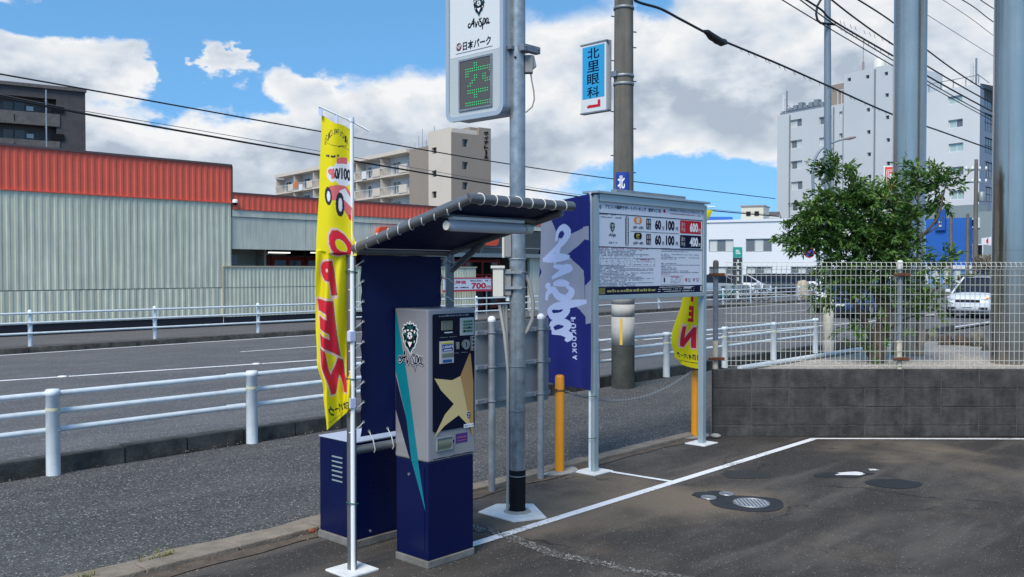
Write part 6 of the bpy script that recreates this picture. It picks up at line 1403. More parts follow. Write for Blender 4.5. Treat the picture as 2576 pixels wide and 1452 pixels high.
clumps = [(2150, 560, 120, 85, .45, 16), (2080, 580, 75, 60, .35, 9), (2210, 560, 75, 90, .4, 9), (2160, 640, 130, 55, .42, 12), (2240, 640, 70, 55, .35, 7), (2005, 600, 38, 22, .2, 4), (2045, 545, 55, 40, .3, 6),
          (2115, 500, 70, 35, .3, 7), (2200, 490, 60, 30, .3, 5), (2095, 425, 26, 18, .14, 3), (2360, 450, 48, 30, .22, 6), (2310, 435, 45, 22, .2, 4), (2275, 470, 35, 20, .18, 3), (2350, 500, 30, 28, .2, 3), (2270, 560, 40, 60, .3, 5),
          (2100, 690, 55, 40, .35, 6), (2150, 725, 70, 45, .35, 7), (2230, 720, 60, 45, .4, 6), (2085, 745, 28, 40, .25, 4), (2330, 700, 50, 45, .3, 6), (2330, 770, 40, 45, .3, 5), (2290, 740, 40, 50, .3, 5), (2200, 800, 30, 50, .3, 3), (2215, 860, 40, 40, .25, 3),
          (2380, 655, 26, 20, .2, 2), (2140, 820, 30, 30, .25, 2)]
rnd = random.Random(5); lv = [[], []]; lf_ = [[], []]
def leaf(c, axis, nrm, L_, W_, mi):
    ax = axis.normalized(); sd = ax.cross(nrm)
    if sd.length < 1e-4: return
    sd.normalize(); nn = sd.cross(ax); o = len(lv[mi])
    lv[mi] += [tuple(c), tuple(c + ax * L_ * .45 + sd * W_ * .5 + nn * L_ * .06), tuple(c + ax * L_ - nn * L_ * .08), tuple(c + ax * L_ * .45 - sd * W_ * .5 + nn * L_ * .06)]
    lf_[mi] += [(o, o + 1, o + 2), (o, o + 2, o + 3)]
for (px, py, rx, ry, dd, nspray) in clumps:
    c = tl(px, py); c.y = -.05
    for s_ in range(int(nspray * (4.5 if py > 690 else 7 if px > 2265 else 13))):
        v = Vector((rnd.gauss(0, 1), rnd.gauss(0, 1), rnd.gauss(0, 1))).normalized() * (rnd.random() ** .45)
        p = c + Vector((v.x * rx * K, v.y * dd * .8, v.z * ry * K))
        dirv = Vector((v.x * .8 + rnd.gauss(0, .5), v.y * .8 + rnd.gauss(0, .5), v.z * .3 + rnd.gauss(0, .35) - .05)).normalized(); ln = rnd.uniform(.10, .22)
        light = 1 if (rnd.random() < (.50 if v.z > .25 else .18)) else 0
        for q in range(rnd.randint(11, 17)):
            t = rnd.random(); a = dirv * 1.0 + Vector((rnd.gauss(0, .55), rnd.gauss(0, .55), rnd.gauss(0, .4))); nr = Vector((rnd.gauss(0, .5), rnd.gauss(0, .5), 1))
            leaf(p + dirv * ln * t + Vector((rnd.gauss(0, .012), rnd.gauss(0, .012), rnd.gauss(0, .012))), a, nr, rnd.uniform(.05, .095), rnd.uniform(.022, .036), light)
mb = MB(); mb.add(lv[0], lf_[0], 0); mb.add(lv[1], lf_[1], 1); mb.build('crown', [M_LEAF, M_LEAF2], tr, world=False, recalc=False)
# ---------------- garden rocks
def rock(px, py, z, w_, h, m, label, seed):
    p = at(px, py, 1.0) - CAMP; t = (z - EYE) / p.z; p = CAMP + p * t
    bm = bmesh.new(); bmesh.ops.create_icosphere(bm, subdivisions=3, radius=1)
    for v in bm.verts:
        n1 = mnoise.noise(v.co * 1.1 + Vector((seed, 0, 0))) * .45 + mnoise.noise(v.co * 3.1 + Vector((0, seed, 0))) * .14
        v.co = v.co * (1 + n1); v.co.z = max(v.co.z, -.5)
    bm.verts.index_update(); mb = MB(); mb.add([(p.x + v.co.x * w_ / 2, p.y + v.co.y * w_ / 2 * .8, z + (v.co.z + .45) * h * .62) for v in bm.verts], [[v.index for v in f.verts] for f in bm.faces]); bm.free()
    single('garden_rock', mb, m, label, 'rock', 'rocks edging the gravel bed')
for i, (px, py, w_, h, m, lb) in enumerate(((2465, 872, .30, .28, M_ROCK, 'tall pale brown rock between the two steel columns'), (2420, 868, .34, .17, M_ROCKR, 'long reddish rock left of the tall pale rock'), (2378, 868, .22, .18, M_ROCKR, 'dark reddish rock beside the first steel column'), (2490, 884, .26, .16, M_ROCK, 'flat grey rock at the foot of the right steel column'), (2545, 870, .4, .22, M_ROCK, 'broad grey rock behind the right steel column'), (2345, 860, .24, .2, M_ROCK, 'rounded grey brown rock against the first steel column'))):
    rock(px, py, .655, w_, h, m, lb, i * 3.3)
# ---------------- utility pole with signs, steps and bands
UP = Vector((11.08, 8.07, 0)); up_ = thing('utility_pole', 'concrete utility pole with step bolts and a wrapped white and dark foot', 'utility pole', tuple(UP))
mb = MB(); mb.tube([UP + Vector((0, 0, 1.36)), UP + Vector((0, 0, 9.0))], [.157, .125], 28); mb.build('shaft', M_CONCPOLE, up_)
mb = MB(); mb.lathe([(.172, .0), (.172, .63)], UP, 28); mb.build('dark_wrap', M_POLEDARK, up_)
for z0, z1 in ((.634, 1.06), (1.064, 1.245), (1.249, 1.42)):
    mb = MB(); mb.lathe([(.160, z0), (.173, z0 + .001), (.173, z1 - .001), (.160, z1)], UP, 28); mb.build('pale_wrap', M_POLEWRAP, up_)
mb = MB(); d_ = (-FW * .96 - RT * .28).normalized(); s_ = Vector((-d_.y, d_.x, 0)); c = UP + d_ * .174
mb.add([c + s_ * .02 + Vector((0, 0, .65)), c - s_ * .02 + Vector((0, 0, .65)), c - s_ * .02 + Vector((0, 0, 1.04)), c + s_ * .02 + Vector((0, 0, 1.04))], [(0, 1, 2, 3)]); mb.build('yellow_mark', mat('faded yellow', (.62, .42, .06), .6), up_)
for z, sgn in ((5.5, 1), (5.28, -1), (4.85, 1), (4.55, -1), (4.1, 1), (3.85, -1), (3.2, -1), (2.9, 1), (2.55, 1), (2.2, -1), (5.05, -1), (3.45, 1)):
    mb = MB(); b_ = UP + Vector((0, 0, z)); mb.cyl(b_ - RT * sgn * .12, b_ - RT * sgn * .19 - FW * .03 * sgn, .010, n=8); mb.build('step_bolt', M_POSTGREY, up_)
for z in (5.62, 4.62, 4.5):
    mb = MB(); mb.lathe([(.150, z - .02), (.155, z - .018), (.155, z + .018), (.150, z + .02)], UP, 24); mb.build('band', M_GALVD, up_)
# wall-mounted strip sign on the pole
ps = thing('pole_sign', 'dark blue strip sign with white characters wrapped on the utility pole', 'sign', tuple(UP + Vector((0, 0, 2.4))))
arc0 = R_(180 + 43 + 12); vs_ = []; n_ = 10
for k in range(n_ + 1):
    t = arc0 - R_(62) + R_(74) * k / n_
    for z in (2.35, 3.19): vs_.append((UP.x + .1605 * math.cos(t), UP.y + .1605 * math.sin(t), z))
mb = MB(); mb.add(vs_, [(2 * k, 2 * k + 2, 2 * k + 3, 2 * k + 1) for k in range(n_)], 0, True); mb.build('plate', M_BLUESIGN, ps, recalc=False)
def on_arc(polys, t0, z0, name, m, R0=.1625):
    mb = MB()
    for p in polys: mb.add([(UP.x + R0 * math.cos(t0 + a / R0), UP.y + R0 * math.sin(t0 + a / R0), z0 + b) for a, b in p], [tuple(range(len(p)))] if len(p) <= 4 else [tuple(t) for t in geometry.tessellate_polygon([[Vector((a, b, 0)) for a, b in p]])])
    mb.build(name, m, ps, recalc=False)
for i, c in enumerate('北里眼'): on_arc(txt(c, .0, 0, .11, .19, .03), arc0 - R_(50), 2.95 - i * .235, 'lettering', M_WHITE)
# hanging eye clinic sign
ES0 = at(1529, 190, 13.55); ES1 = at(1466, 198, 13.9); edir = (ES1 - ES0); edir.z = 0; EL = edir.length; edir.normalize()
es_ = thing('clinic_sign', 'cyan vertical sign with black characters and a red arrow on the utility pole', 'sign', (ES0.x, ES0.y, 4.1), math.atan2(-edir.y, -edir.x))
H0, H1 = 0.03, 1.04                                       # local: x runs from the free edge (-EL) to 0 at the pole
mb = MB(); mb.bbox(-EL, -.04, H0, 0, .04, H1, .006); mb.build('case', M_SIGNWHITE, es_, world=False)
mb = MB(); mb.box(-EL - .012, -.05, H0 - .02, .02, .05, H0 - .001); mb.build('edge_trim', M_POSTGREY, es_, world=False); mb = MB(); mb.box(-EL - .012, -.05, H1 + .001, .02, .05, H1 + .02); mb.build('edge_trim', M_POSTGREY, es_, world=False)
ESH = Sheet(es_, Vector((ES0.x, ES0.y, 4.1)) + edir * EL - Vector((-edir.y, edir.x, 0)) * -.04 * -1, -edir, (0, 0, 1), Vector((edir.y, -edir.x, 0)) * -1, .002)
nrm_ = Vector((-edir.y, edir.x, 0)); 
if nrm_.dot(FW) > 0: nrm_ = -nrm_
ESH.n = nrm_; ESH.o = Vector((ES0.x, ES0.y, 4.1)) + edir * EL + nrm_ * .0405
ESH.add('cyan_field', [rect(.03, H0 + .20, EL - .03, H1 - .03)], M_CYAN, 1)
for i, c in enumerate('北里眼科'): ESH.add('lettering', txt(c, EL * .26, H1 - .225 - i * .192, EL * .74, H1 - .06 - i * .192, .012), M_NAVYPRINT, 2)
ESH.add('arrow', [[(EL * .28, H0 + .06), (EL * .78, H0 + .06), (EL * .78, H0 + .165), (EL * .68, H0 + .165), (EL * .68, H0 + .10), (EL * .38, H0 + .10), (EL * .38, H0 + .11), (EL * .24, H0 + .085)]], M_RED, 2)
mb = MB(); mb.cyl((.05, 0, H0 - .01), (.05, 0, H1 + .01), .014, n=8); mb.bbox(.06, -.02, .50, .17, .02, .58, .004); mb.box(.0, -.01, H1 - .02, .05, .01, H1); mb.box(.0, -.01, H0, .05, .01, H0 + .02); mb.build('bracket', M_POSTGREY, es_, world=False)
# ---------------- tall lamp post by the near kerb and curved lamp across the road
LP = Vector((19.0, 8.42, 0)); lp = thing('lamp_post', 'tall plain grey lamp post with a cream sleeve at its foot', 'lamp post', tuple(LP))
mb = MB(); mb.tube([LP, LP + Vector((-.05, .06, 9.2))], [.095, .062], 20); mb.build('shaft', M_LAMP, lp)
mb = MB(); mb.lathe([(.105, .25), (.112, .26), (.112, 1.25), (.10, 1.26)], LP, 20); mb.build('foot_sleeve', mat('cream sleeve', (.52, .49, .38), .6, vary=.2, vscale=6), lp)
mb = MB(); mb.lathe([(.12, 0), (.12, .25), (.1, .251)], LP, 20); mb.build('footing', M_CONC, lp)
FL = Vector((53.5, 24.4, 0)); fl = thing('street_lamp', 'slim street lamp with a long curved arm across the road', 'street lamp', tuple(FL))
dF = 56.0
def fp_(px, py): return at(px, py, dF)
base = FL.copy()
c = catmull([tuple(base + Vector((0, 0, .0))), tuple(base + Vector((0, 0, 3.0))), tuple(fp_(2046, 480)), tuple(fp_(2046, 420)), tuple(fp_(2058, 385)), tuple(fp_(2080, 366)), tuple(fp_(2100, 357)), tuple(fp_(2120, 351))], 5); n_ = len(c)
mb = MB(); mb.tube([Vector(p) for p in c], [.11 - .06 * i / n_ for i in range(n_)], 10); mb.build('shaft', M_LAMP, fl)
mb = MB(); mb.tube([fp_(2120, 351), fp_(2138, 348), fp_(2153, 345)], [.05, .10, .05], 8); mb.build('lamp_head', mat('pinkish lamp head', (.24, .18, .18), .5), fl)
mb = MB(); mb.lathe([(.16, 0), (.16, .9), (.11, .95)], base, 12); mb.build('foot', M_WPOST, fl)
np_ = thing('no_parking_sign', 'round blue and red no parking sign mounted on the curved street lamp', 'sign', tuple(at(2036, 636, dF - .3)))
cS = at(2036, 636, dF - .3); nS = -FW; rr = 13.2 / FOC * dF
def disc(r, off, m, name):
    mb = MB(); a = RT; b = UPV; n_ = 32; mb.add([cS + nS * off + (a * math.cos(2 * math.pi * k / n_) + b * math.sin(2 * math.pi * k / n_)) * r for k in range(n_)] + [cS + nS * (off - .02) + (a * math.cos(2 * math.pi * k / n_) + b * math.sin(2 * math.pi * k / n_)) * r for k in range(n_)], [tuple(range(n_))] + [(k, (k + 1) % n_, n_ + (k + 1) % n_, n_ + k) for k in range(n_)]); mb.build(name, m, np_)
disc(rr, 0, M_REDRING, 'red_disc'); disc(rr * .70, .025, mat('sign blue', (.01, .05, .35), .4), 'blue_disc')
mb = MB(); d1 = (RT - UPV).normalized(); d2 = (RT + UPV).normalized(); c0 = cS + nS * .03; hl = rr * .68; hw = rr * .10
mb.add([c0 + d1 * hl + d2 * hw, c0 + d1 * hl - d2 * hw, c0 - d1 * hl - d2 * hw, c0 - d1 * hl + d2 * hw], [(0, 1, 2, 3)]); mb.build('slash', M_REDRING, np_)
mb = MB(); mb.cyl(cS - nS * .02, Vector((FL.x, FL.y, cS.z)), .03, n=6); mb.build('bracket', M_GALVD, np_)
# ---------------- overhead wires
def wire(pts, r, label, m=M_CABLE, group='overhead wires', n=5, wob=0.0, sag=0.0):
    c = catmull([tuple(p) for p in pts], 10)
    mb = MB(); mb.tube([Vector(p) for p in c], r, n); return single('overhead_wire', mb, m, label, 'wire', group, tuple(c[len(c) // 2]))
def farw(pairs, Y=24.5):
    out = []
    for px, py in pairs:
        r = at(px, py, 1) - CAMP; out.append(CAMP + r * (Y / r.y))
    return out
wire(farw([(-60, 176), (200, 222), (500, 276), (800, 330), (1230, 405), (1540, 450), (1950, 500)]), .022, 'upper thin wire crossing the sky from the dark apartment block to the office block')
wire(farw([(-60, 232), (215, 287), (500, 338), (800, 390), (1280, 470), (1600, 512), (1960, 545)]), .03, 'thick lower cable crossing before the beige apartment building')
wire(farw([(-60, 226), (215, 280), (500, 328), (800, 380), (1280, 463), (1600, 508), (1960, 542)]), .010, 'thin strand running just above the thick lower cable', M_CABLEG)
def nearw(pairs, Y=8.1): return farw(pairs, Y)
mb_ = wire([UP + Vector((-6, .05, 6.35)), UP + Vector((-2, .03, 6.05)), UP + Vector((0, -.12, 5.86))] + nearw([(1600, 3), (1660, 22), (1710, 48), (1770, 80)]), .022, 'thick black cable from the left sky to the splice box, passing the utility pole')
wire(nearw([(1828, 107), (1960, 162), (2080, 215), (2240, 286), (2370, 332), (2500, 378), (2600, 412)]), .020, 'black cable from the splice box down to the right steel column')
spb = thing('splice_box', 'black cable splice closure hanging on the overhead wire', 'splice box', tuple(nearw([(1800, 93)])[0]))
P_ = nearw([(1768, 78), (1780, 82), (1790, 92), (1815, 107), (1822, 106), (1830, 109)]); mb = MB(); mb.tube(P_, [.018, .05, .068, .068, .055, .018], 10); mb.build('body', M_CABLE, spb)
P_ = nearw([(1782, 92), (1800, 106), (1816, 114)]); mb = MB(); mb.tube(P_, [.018, .03, .02], 6); mb.build('hanger', M_CABLE, spb)
for i, (pp, r, lb) in enumerate((([(1955, -8), (2070, 62), (2240, 162), (2380, 240), (2500, 306), (2600, 360)], .012, 'thin lashed wire, lowest of the bundle passing the tall lamp post'),
        ([(2000, -10), (2065, 38), (2100, 62), (2240, 148), (2380, 232), (2500, 298), (2600, 350)], .014, 'wavy slack cable in the middle of the bundle beside the lamp post'),
        ([(2005, -14), (2065, 24), (2100, 55), (2240, 137), (2380, 218), (2500, 283), (2600, 335)], .022, 'thick black cable, main one of the bundle beside the lamp post'),
        ([(2080, -10), (2150, 45), (2240, 108), (2380, 195), (2500, 262), (2600, 312)], .020, 'black cable passing over the tall lamp post top'),
        ([(2140, -12), (2240, 52), (2340, 132), (2420, 190), (2500, 240), (2600, 300)], .020, 'black cable crossing above the office block roof'),
        ([(2305, 20), (2400, 80), (2500, 142), (2600, 200)], .008, 'very thin grey wire between the steel columns'), ([(2360, -8), (2440, 45), (2500, 90), (2600, 160)], .009, 'thin grey wire high between the steel columns'),
        ([(2400, -12), (2450, 18), (2500, 56), (2600, 120)], .016, 'black wire in the upper right corner between the columns'), ([(2450, -12), (2500, 22), (2600, 80)], .016, 'topmost short black wire at the right column'))):
    wire(nearw(pp, 8.1 + .12 * i), r, lb, M_CABLEG if r < .011 else M_CABLE)
# lashing loops on the main cables: little hooks, one joined piece
mb = MB()
for (a, b, n_) in (((1850, 116), (2240, 286), 20), ((2100, 62), (2240, 137), 9), ((2100, 47), (2240, 105), 9)):
    for k in range(n_):
        t = (k + .5 + random.uniform(-.35, .35)) / n_; p = nearw([(a[0] + (b[0] - a[0]) * t, a[1] + (b[1] - a[1]) * t + 2)])[0]; mb.tube([p + Vector((0, 0, .03)), p + Vector((.05, 0, -.03)), p + Vector((.1, 0, -.035))], .005, 4)
tag(mb.build('wire_hooks', M_CABLEG), 'tiny grey lashing hooks along the overhead cables', 'hooks', kind='stuff')
lc = thing('cable_loop', 'black slack cable loop strapped to the top of the tall lamp post', 'cable', tuple(at(2060, 40, 19.4)))
mb = MB(); mb.tube([at(2068, -6, 19.3), at(2056, 15, 19.3), at(2053, 35, 19.25), at(2056, 50, 19.25), at(2064, 58, 19.3), at(2080, 60, 19.4), at(2100, 62, 19.6)], .025, 8); mb.build('cable', M_CABLE, lc)
# ================================================================== VEHICLES
def make_car(name, label, loc, rz, body, L_=4.1, W_=1.72, H_=1.48, group=None, face=True, kind='hatch'):
    """local x forward; the body is one lofted shell, cabin glass and details are parts"""
    t = thing(name, label, 'car', loc, rz, group)
    h2 = L_ / 2
    # stations: x, half width, sill z, shoulder z
    prof = [(-h2, .62, .38, .74), (-h2 + .06, .74, .30, .92), (-h2 + .35, .82, .22, .98), (-.9, .86, .20, .97), (0, .86, .20, .95), (.9, .85, .20, .93), (1.25, .84, .21, .90), (h2 - .55, .82, .22, .84), (h2 - .16, .74, .24, .74), (h2, .56, .30, .62)]
    k = W_ / 1.72; vs_ = []; fs_ = []
    for (x, hw, z0, z1) in prof:
        hw *= k
        ring = [(x, -hw * .86, z0), (x, -hw * .98, z0 + .10), (x, -hw, (z0 + z1) / 2), (x, -hw * .97, z1 - .06), (x, -hw * .88, z1), (x, -hw * .45, z1 + .035), (x, 0, z1 + .045), (x, hw * .45, z1 + .035), (x, hw * .88, z1), (x, hw * .97, z1 - .06), (x, hw, (z0 + z1) / 2), (x, hw * .98, z0 + .10), (x, hw * .86, z0)]
        vs_ += ring
    m_ = 13; n_ = len(prof)
    for i in range(n_ - 1):
        for j in range(m_): fs_.append((i * m_ + j, i * m_ + (j + 1) % m_, (i + 1) * m_ + (j + 1) % m_, (i + 1) * m_ + j))
    fs_ += [tuple(range(m_)), tuple((n_ - 1) * m_ + j for j in reversed(range(m_)))]
    mb = MB(); mb.add(vs_, fs_, 0, True); mb.build('body', body, t, world=False)
    # cabin: lower ring at the shoulder, roof above
    zs = .93; xr0, xr1, xf0, xf1 = -h2 + .18, -h2 + .75, .35, 1.28
    lo = [(xr0, .70 * k, zs), (xf1, .74 * k, zs - .04)]; ro = [(xr1 if kind == 'hatch' else xr0 + .12, .57 * k, H_ - .03), (xf0, .58 * k, H_ - .04)]
    v = [(lo[0][0], -lo[0][1], lo[0][2]), (lo[1][0], -lo[1][1], lo[1][2]), (lo[1][0], lo[1][1], lo[1][2]), (lo[0][0], lo[0][1], lo[0][2]), (ro[0][0], -ro[0][1], ro[0][2]), (ro[1][0], -ro[1][1], ro[1][2]), (ro[1][0], ro[1][1], ro[1][2]), (ro[0][0], ro[0][1], ro[0][2])]
    mb = MB(); mb.add(v, [(0, 1, 5, 4), (1, 2, 6, 5), (2, 3, 7, 6), (3, 0, 4, 7)]); mb.build('glass', M_CARGLASS, t, world=False)
    mb = MB(); rv = []
    for s_ in range(9):
        f = s_ / 8; x = ro[0][0] - .04 + (ro[1][0] + .08 - ro[0][0] + .0) * f; zz = H_ - .03 + .035 * math.sin(math.pi * f)
        for q in range(7): g_ = q / 6 * 2 - 1; rv.append((x, g_ * .60 * k, zz - .035 * g_ * g_))
    mb.add(rv, [(s_ * 7 + q, s_ * 7 + q + 1, s_ * 7 + q + 8, s_ * 7 + q + 7) for s_ in range(8) for q in range(6)], 0, True); mb.build('roof', body, t, world=False, recalc=False)
    for s_ in (-1, 1):
        for a, b in ((1, 5), (0, 4)):
            p0 = Vector(v[a]); p1 = Vector(v[b]); p0.y *= s_ * (-1 if True else 1) * -1 if s_ > 0 else 1; p1.y *= 1
            p0 = Vector((v[a][0], s_ * abs(v[a][1]), v[a][2])); p1 = Vector((v[b][0], s_ * abs(v[b][1]), v[b][2])); mb = MB(); mb.tube([p0, p1], .035, 6); mb.build('pillar', body, t, world=False)
        mb = MB(); x = -.35; mb.tube([(x, s_ * .725 * k, zs), (x, s_ * .585 * k, H_ - .03)], .03, 6); mb.build('pillar', M_CARBLACKTRIM, t, world=False)
        mb = MB(); mb.bbox(.88, s_ * .95 * k - .09, .93, 1.02, s_ * .95 * k + .09, 1.05, .03); mb.build('mirror', body, t, world=False)
        for x in (-L_ * .31, L_ * .31):
            mb = MB(); mb.cyl((x, s_ * (.66 * k), .30), (x, s_ * (.855 * k), .30), .30, n=20); wv = mb.build('wheel', M_TYRE, t, world=False)
            mb = MB(); mb.cyl((x, s_ * (.856 * k), .30), (x, s_ * (.872 * k), .30), .185, n=16); mb.build('rim', M_RIM, wv, world=False)
        if face:
            mb = MB(); xh = h2 - .17; mb.add([(xh - .22, s_ * .775 * k, .79), (xh + .05, s_ * .70 * k, .71), (xh + .135, s_ * .46 * k, .665), (xh + .115, s_ * .46 * k, .755), (xh + .0, s_ * .70 * k, .82), (xh - .22, s_ * .79 * k, .86)], [(0, 1, 4, 5), (1, 2, 3, 4)]); hl_ = mb.build('headlight', M_HEADL, t, world=False)
            mb = MB(); mb.add([(xh + .045, s_ * .73 * k, .745), (xh + .10, s_ * .60 * k, .72), (xh + .095, s_ * .60 * k, .775), (xh + .04, s_ * .73 * k, .80)], [(0, 1, 2, 3)]); mb.build('indicator', M_AMBERL if s_ > 0 else M_HEADL, hl_, world=False)
            mb = MB(); mb.bbox(h2 - .12, s_ * .52 * k - .14, .34, h2 + .02, s_ * .52 * k + .14, .42, .02); mb.build('bumper_intake', M_CARBLACKTRIM, t, world=False)
        else:
            mb = MB(); mb.bbox(-h2 - .0, s_ * .60 * k - .08, .66, -h2 + .1, s_ * .60 * k + .08, .84, .02); mb.build('tail_light', M_RED, t, world=False)
    if face:
        mb = MB(); mb.bbox(h2 - .10, -.42 * k, .60, h2 + .025, .42 * k, .68, .02); g_ = mb.build('grille', M_CARBLACKTRIM, t, world=False)
        mb = MB(); mb.bbox(h2 - .02, -.40 * k, .685, h2 + .03, .40 * k, .70, .005); mb.build('chrome_bar', M_RIM, g_, world=False)
        mb = MB(); mb.bbox(h2 - .02, -.17, .42, h2 + .035, .17, .53, .006); mb.build('number_plate', M_WHITE, t, world=False)
        mb = MB(); mb.bbox(h2 - .15, -.60 * k, .20, h2 - .02, .60 * k, .27, .02); mb.build('lower_grille', M_CARBLACKTRIM, t, world=False)
    return t
make_car('white_car', 'white hatchback driving towards the parking lot between the steel columns', (37.6, 10.6, -.01), math.pi + .02, M_CARWHITE, 4.0, 1.72, 1.52)
def onfar(px, py): r = at(px, py, 1) - CAMP; t = -EYE / r.z; p = CAMP + r * t; return p
p = at(1955, 720, 62); make_car('parked_car', 'dark estate car parked before the white building', (p.x, p.y, 0), -.75, M_CARDARK, 4.3, 1.75, 1.55, 'cars parked before the white building', False, 'wagon')
p = at(1858, 720, 60); make_car('parked_car', 'white car parked left of the dark car, behind the bicycles', (p.x, p.y, 0), -.7, M_CARWHITE, 4.2, 1.72, 1.5, 'cars parked before the white building')
p = at(1800, 720, 58); make_car('parked_car', 'silver blue car parked beside the notice board post', (p.x, p.y, 0), -.75, M_CARSILVER, 4.2, 1.72, 1.5, 'cars parked before the white building')
p = at(2032, 720, 66); make_car('parked_car', 'white roofed car parked right of the dark car, by the lamp foot', (p.x, p.y, 0), -.8, M_CARWHITE, 4.0, 1.7, 1.55, 'cars parked before the white building', False, 'wagon')
p = onfar(2205, 796); make_car('blue_car', 'dark blue car on the road half hidden behind the tree', (p.x, p.y + .6, -.01), math.pi + .03, M_CARBLUE, 4.1, 1.7, 1.5)
p = onfar(2135, 786); make_car('white_car', 'white car following on the road hidden behind the tree leaves', (p.x, p.y, -.01), math.pi + .05, M_CARWHITE, 4.2, 1.72, 1.55)
# bicycles by the far guardrail
def bicycle(px, py, dep_, rz, m, label):
    p = at(px, py, dep_); t = thing('bicycle', label, 'bicycle', (p.x, p.y, 0), rz, 'bicycles parked at the far guardrail')
    for x in (-.52, .52):
        mb = MB(); mb.ring((x, 0, .34), (0, 1, 0), .32, .022, 24, 6); wv = mb.build('wheel', M_TYRE, t, world=False)
        mb = MB(); [mb.tube([(x, 0, .34), (x + .31 * math.cos(a), 0, .34 + .31 * math.sin(a))], .006, 4) for a in [k * .785 for k in range(8)]]; mb.build('spokes', M_RIM, wv, world=False)
    mb = MB(); mb.tube([(-.52, 0, .34), (-.1, 0, .32), (.38, 0, .75), (.52, 0, .34)], .02, 6); mb.tube([(-.1, 0, .32), (-.2, 0, .80)], .02, 6); mb.tube([(-.52, 0, .34), (-.18, 0, .68)], .015, 6); mb.tube([(.38, 0, .75), (.35, 0, .98)], .018, 6); mb.build('frame', m, t, world=False)
    mb = MB(); mb.bbox(-.32, -.08, .80, -.08, .08, .87, .03); mb.build('saddle', M_BLACK, t, world=False)
    mb = MB(); mb.tube([(.22, -.25, 1.0), (.36, -.15, 1.02), (.36, .15, 1.02), (.22, .25, 1.0)], .014, 6); mb.build('handlebar', M_RIM, t, world=False)
    mb = MB(); mb.box(.42, -.14, .72, .70, .14, .76); [mb.box(.42 + .26 * i, -.14, .76, .44 + .26 * i, .14, .95) for i in (0, 1)]; [mb.box(.44, -.14 + .265 * i, .76, .68, -.125 + .265 * i, .95) for i in (0, 1)]; mb.build('basket', M_GALVD, t, world=False)
for i, (px, rz, m, lb) in enumerate(((1828, -.7, M_GREENSIGN, 'greenish bicycle, first behind the fence end post'), (1852, -.5, M_CARSILVER, 'silver bicycle, second from the fence end post'), (1880, -.85, M_CARWHITE, 'white bicycle, third from the fence end post'), (1905, -.6, M_CARSILVER, 'grey bicycle nearest the dark parked car'))):
    bicycle(px, 740, 50 + i * .6, rz, m, lb)
p = at(2020, 735, 58); cv = MB(); cv.lathe([(.42, 0), (.45, .3), (.40, .8), (.30, 1.05), (.12, 1.12), (.001, 1.13)], (p.x, p.y, 0), 16)
for i in range(len(cv.v)): x_, y_, z_ = cv.v[i]; a_ = math.atan2(y_ - p.y, x_ - p.x); f_ = 1 + .07 * math.sin(a_ * 7 + z_ * 3); cv.v[i] = (p.x + (x_ - p.x) * f_, p.y + (y_ - p.y) * f_, z_)
single('draped_cover', cv, M_COVER, 'beige cover draped over something by the far guardrail', 'cover', None, (p.x, p.y, 0))
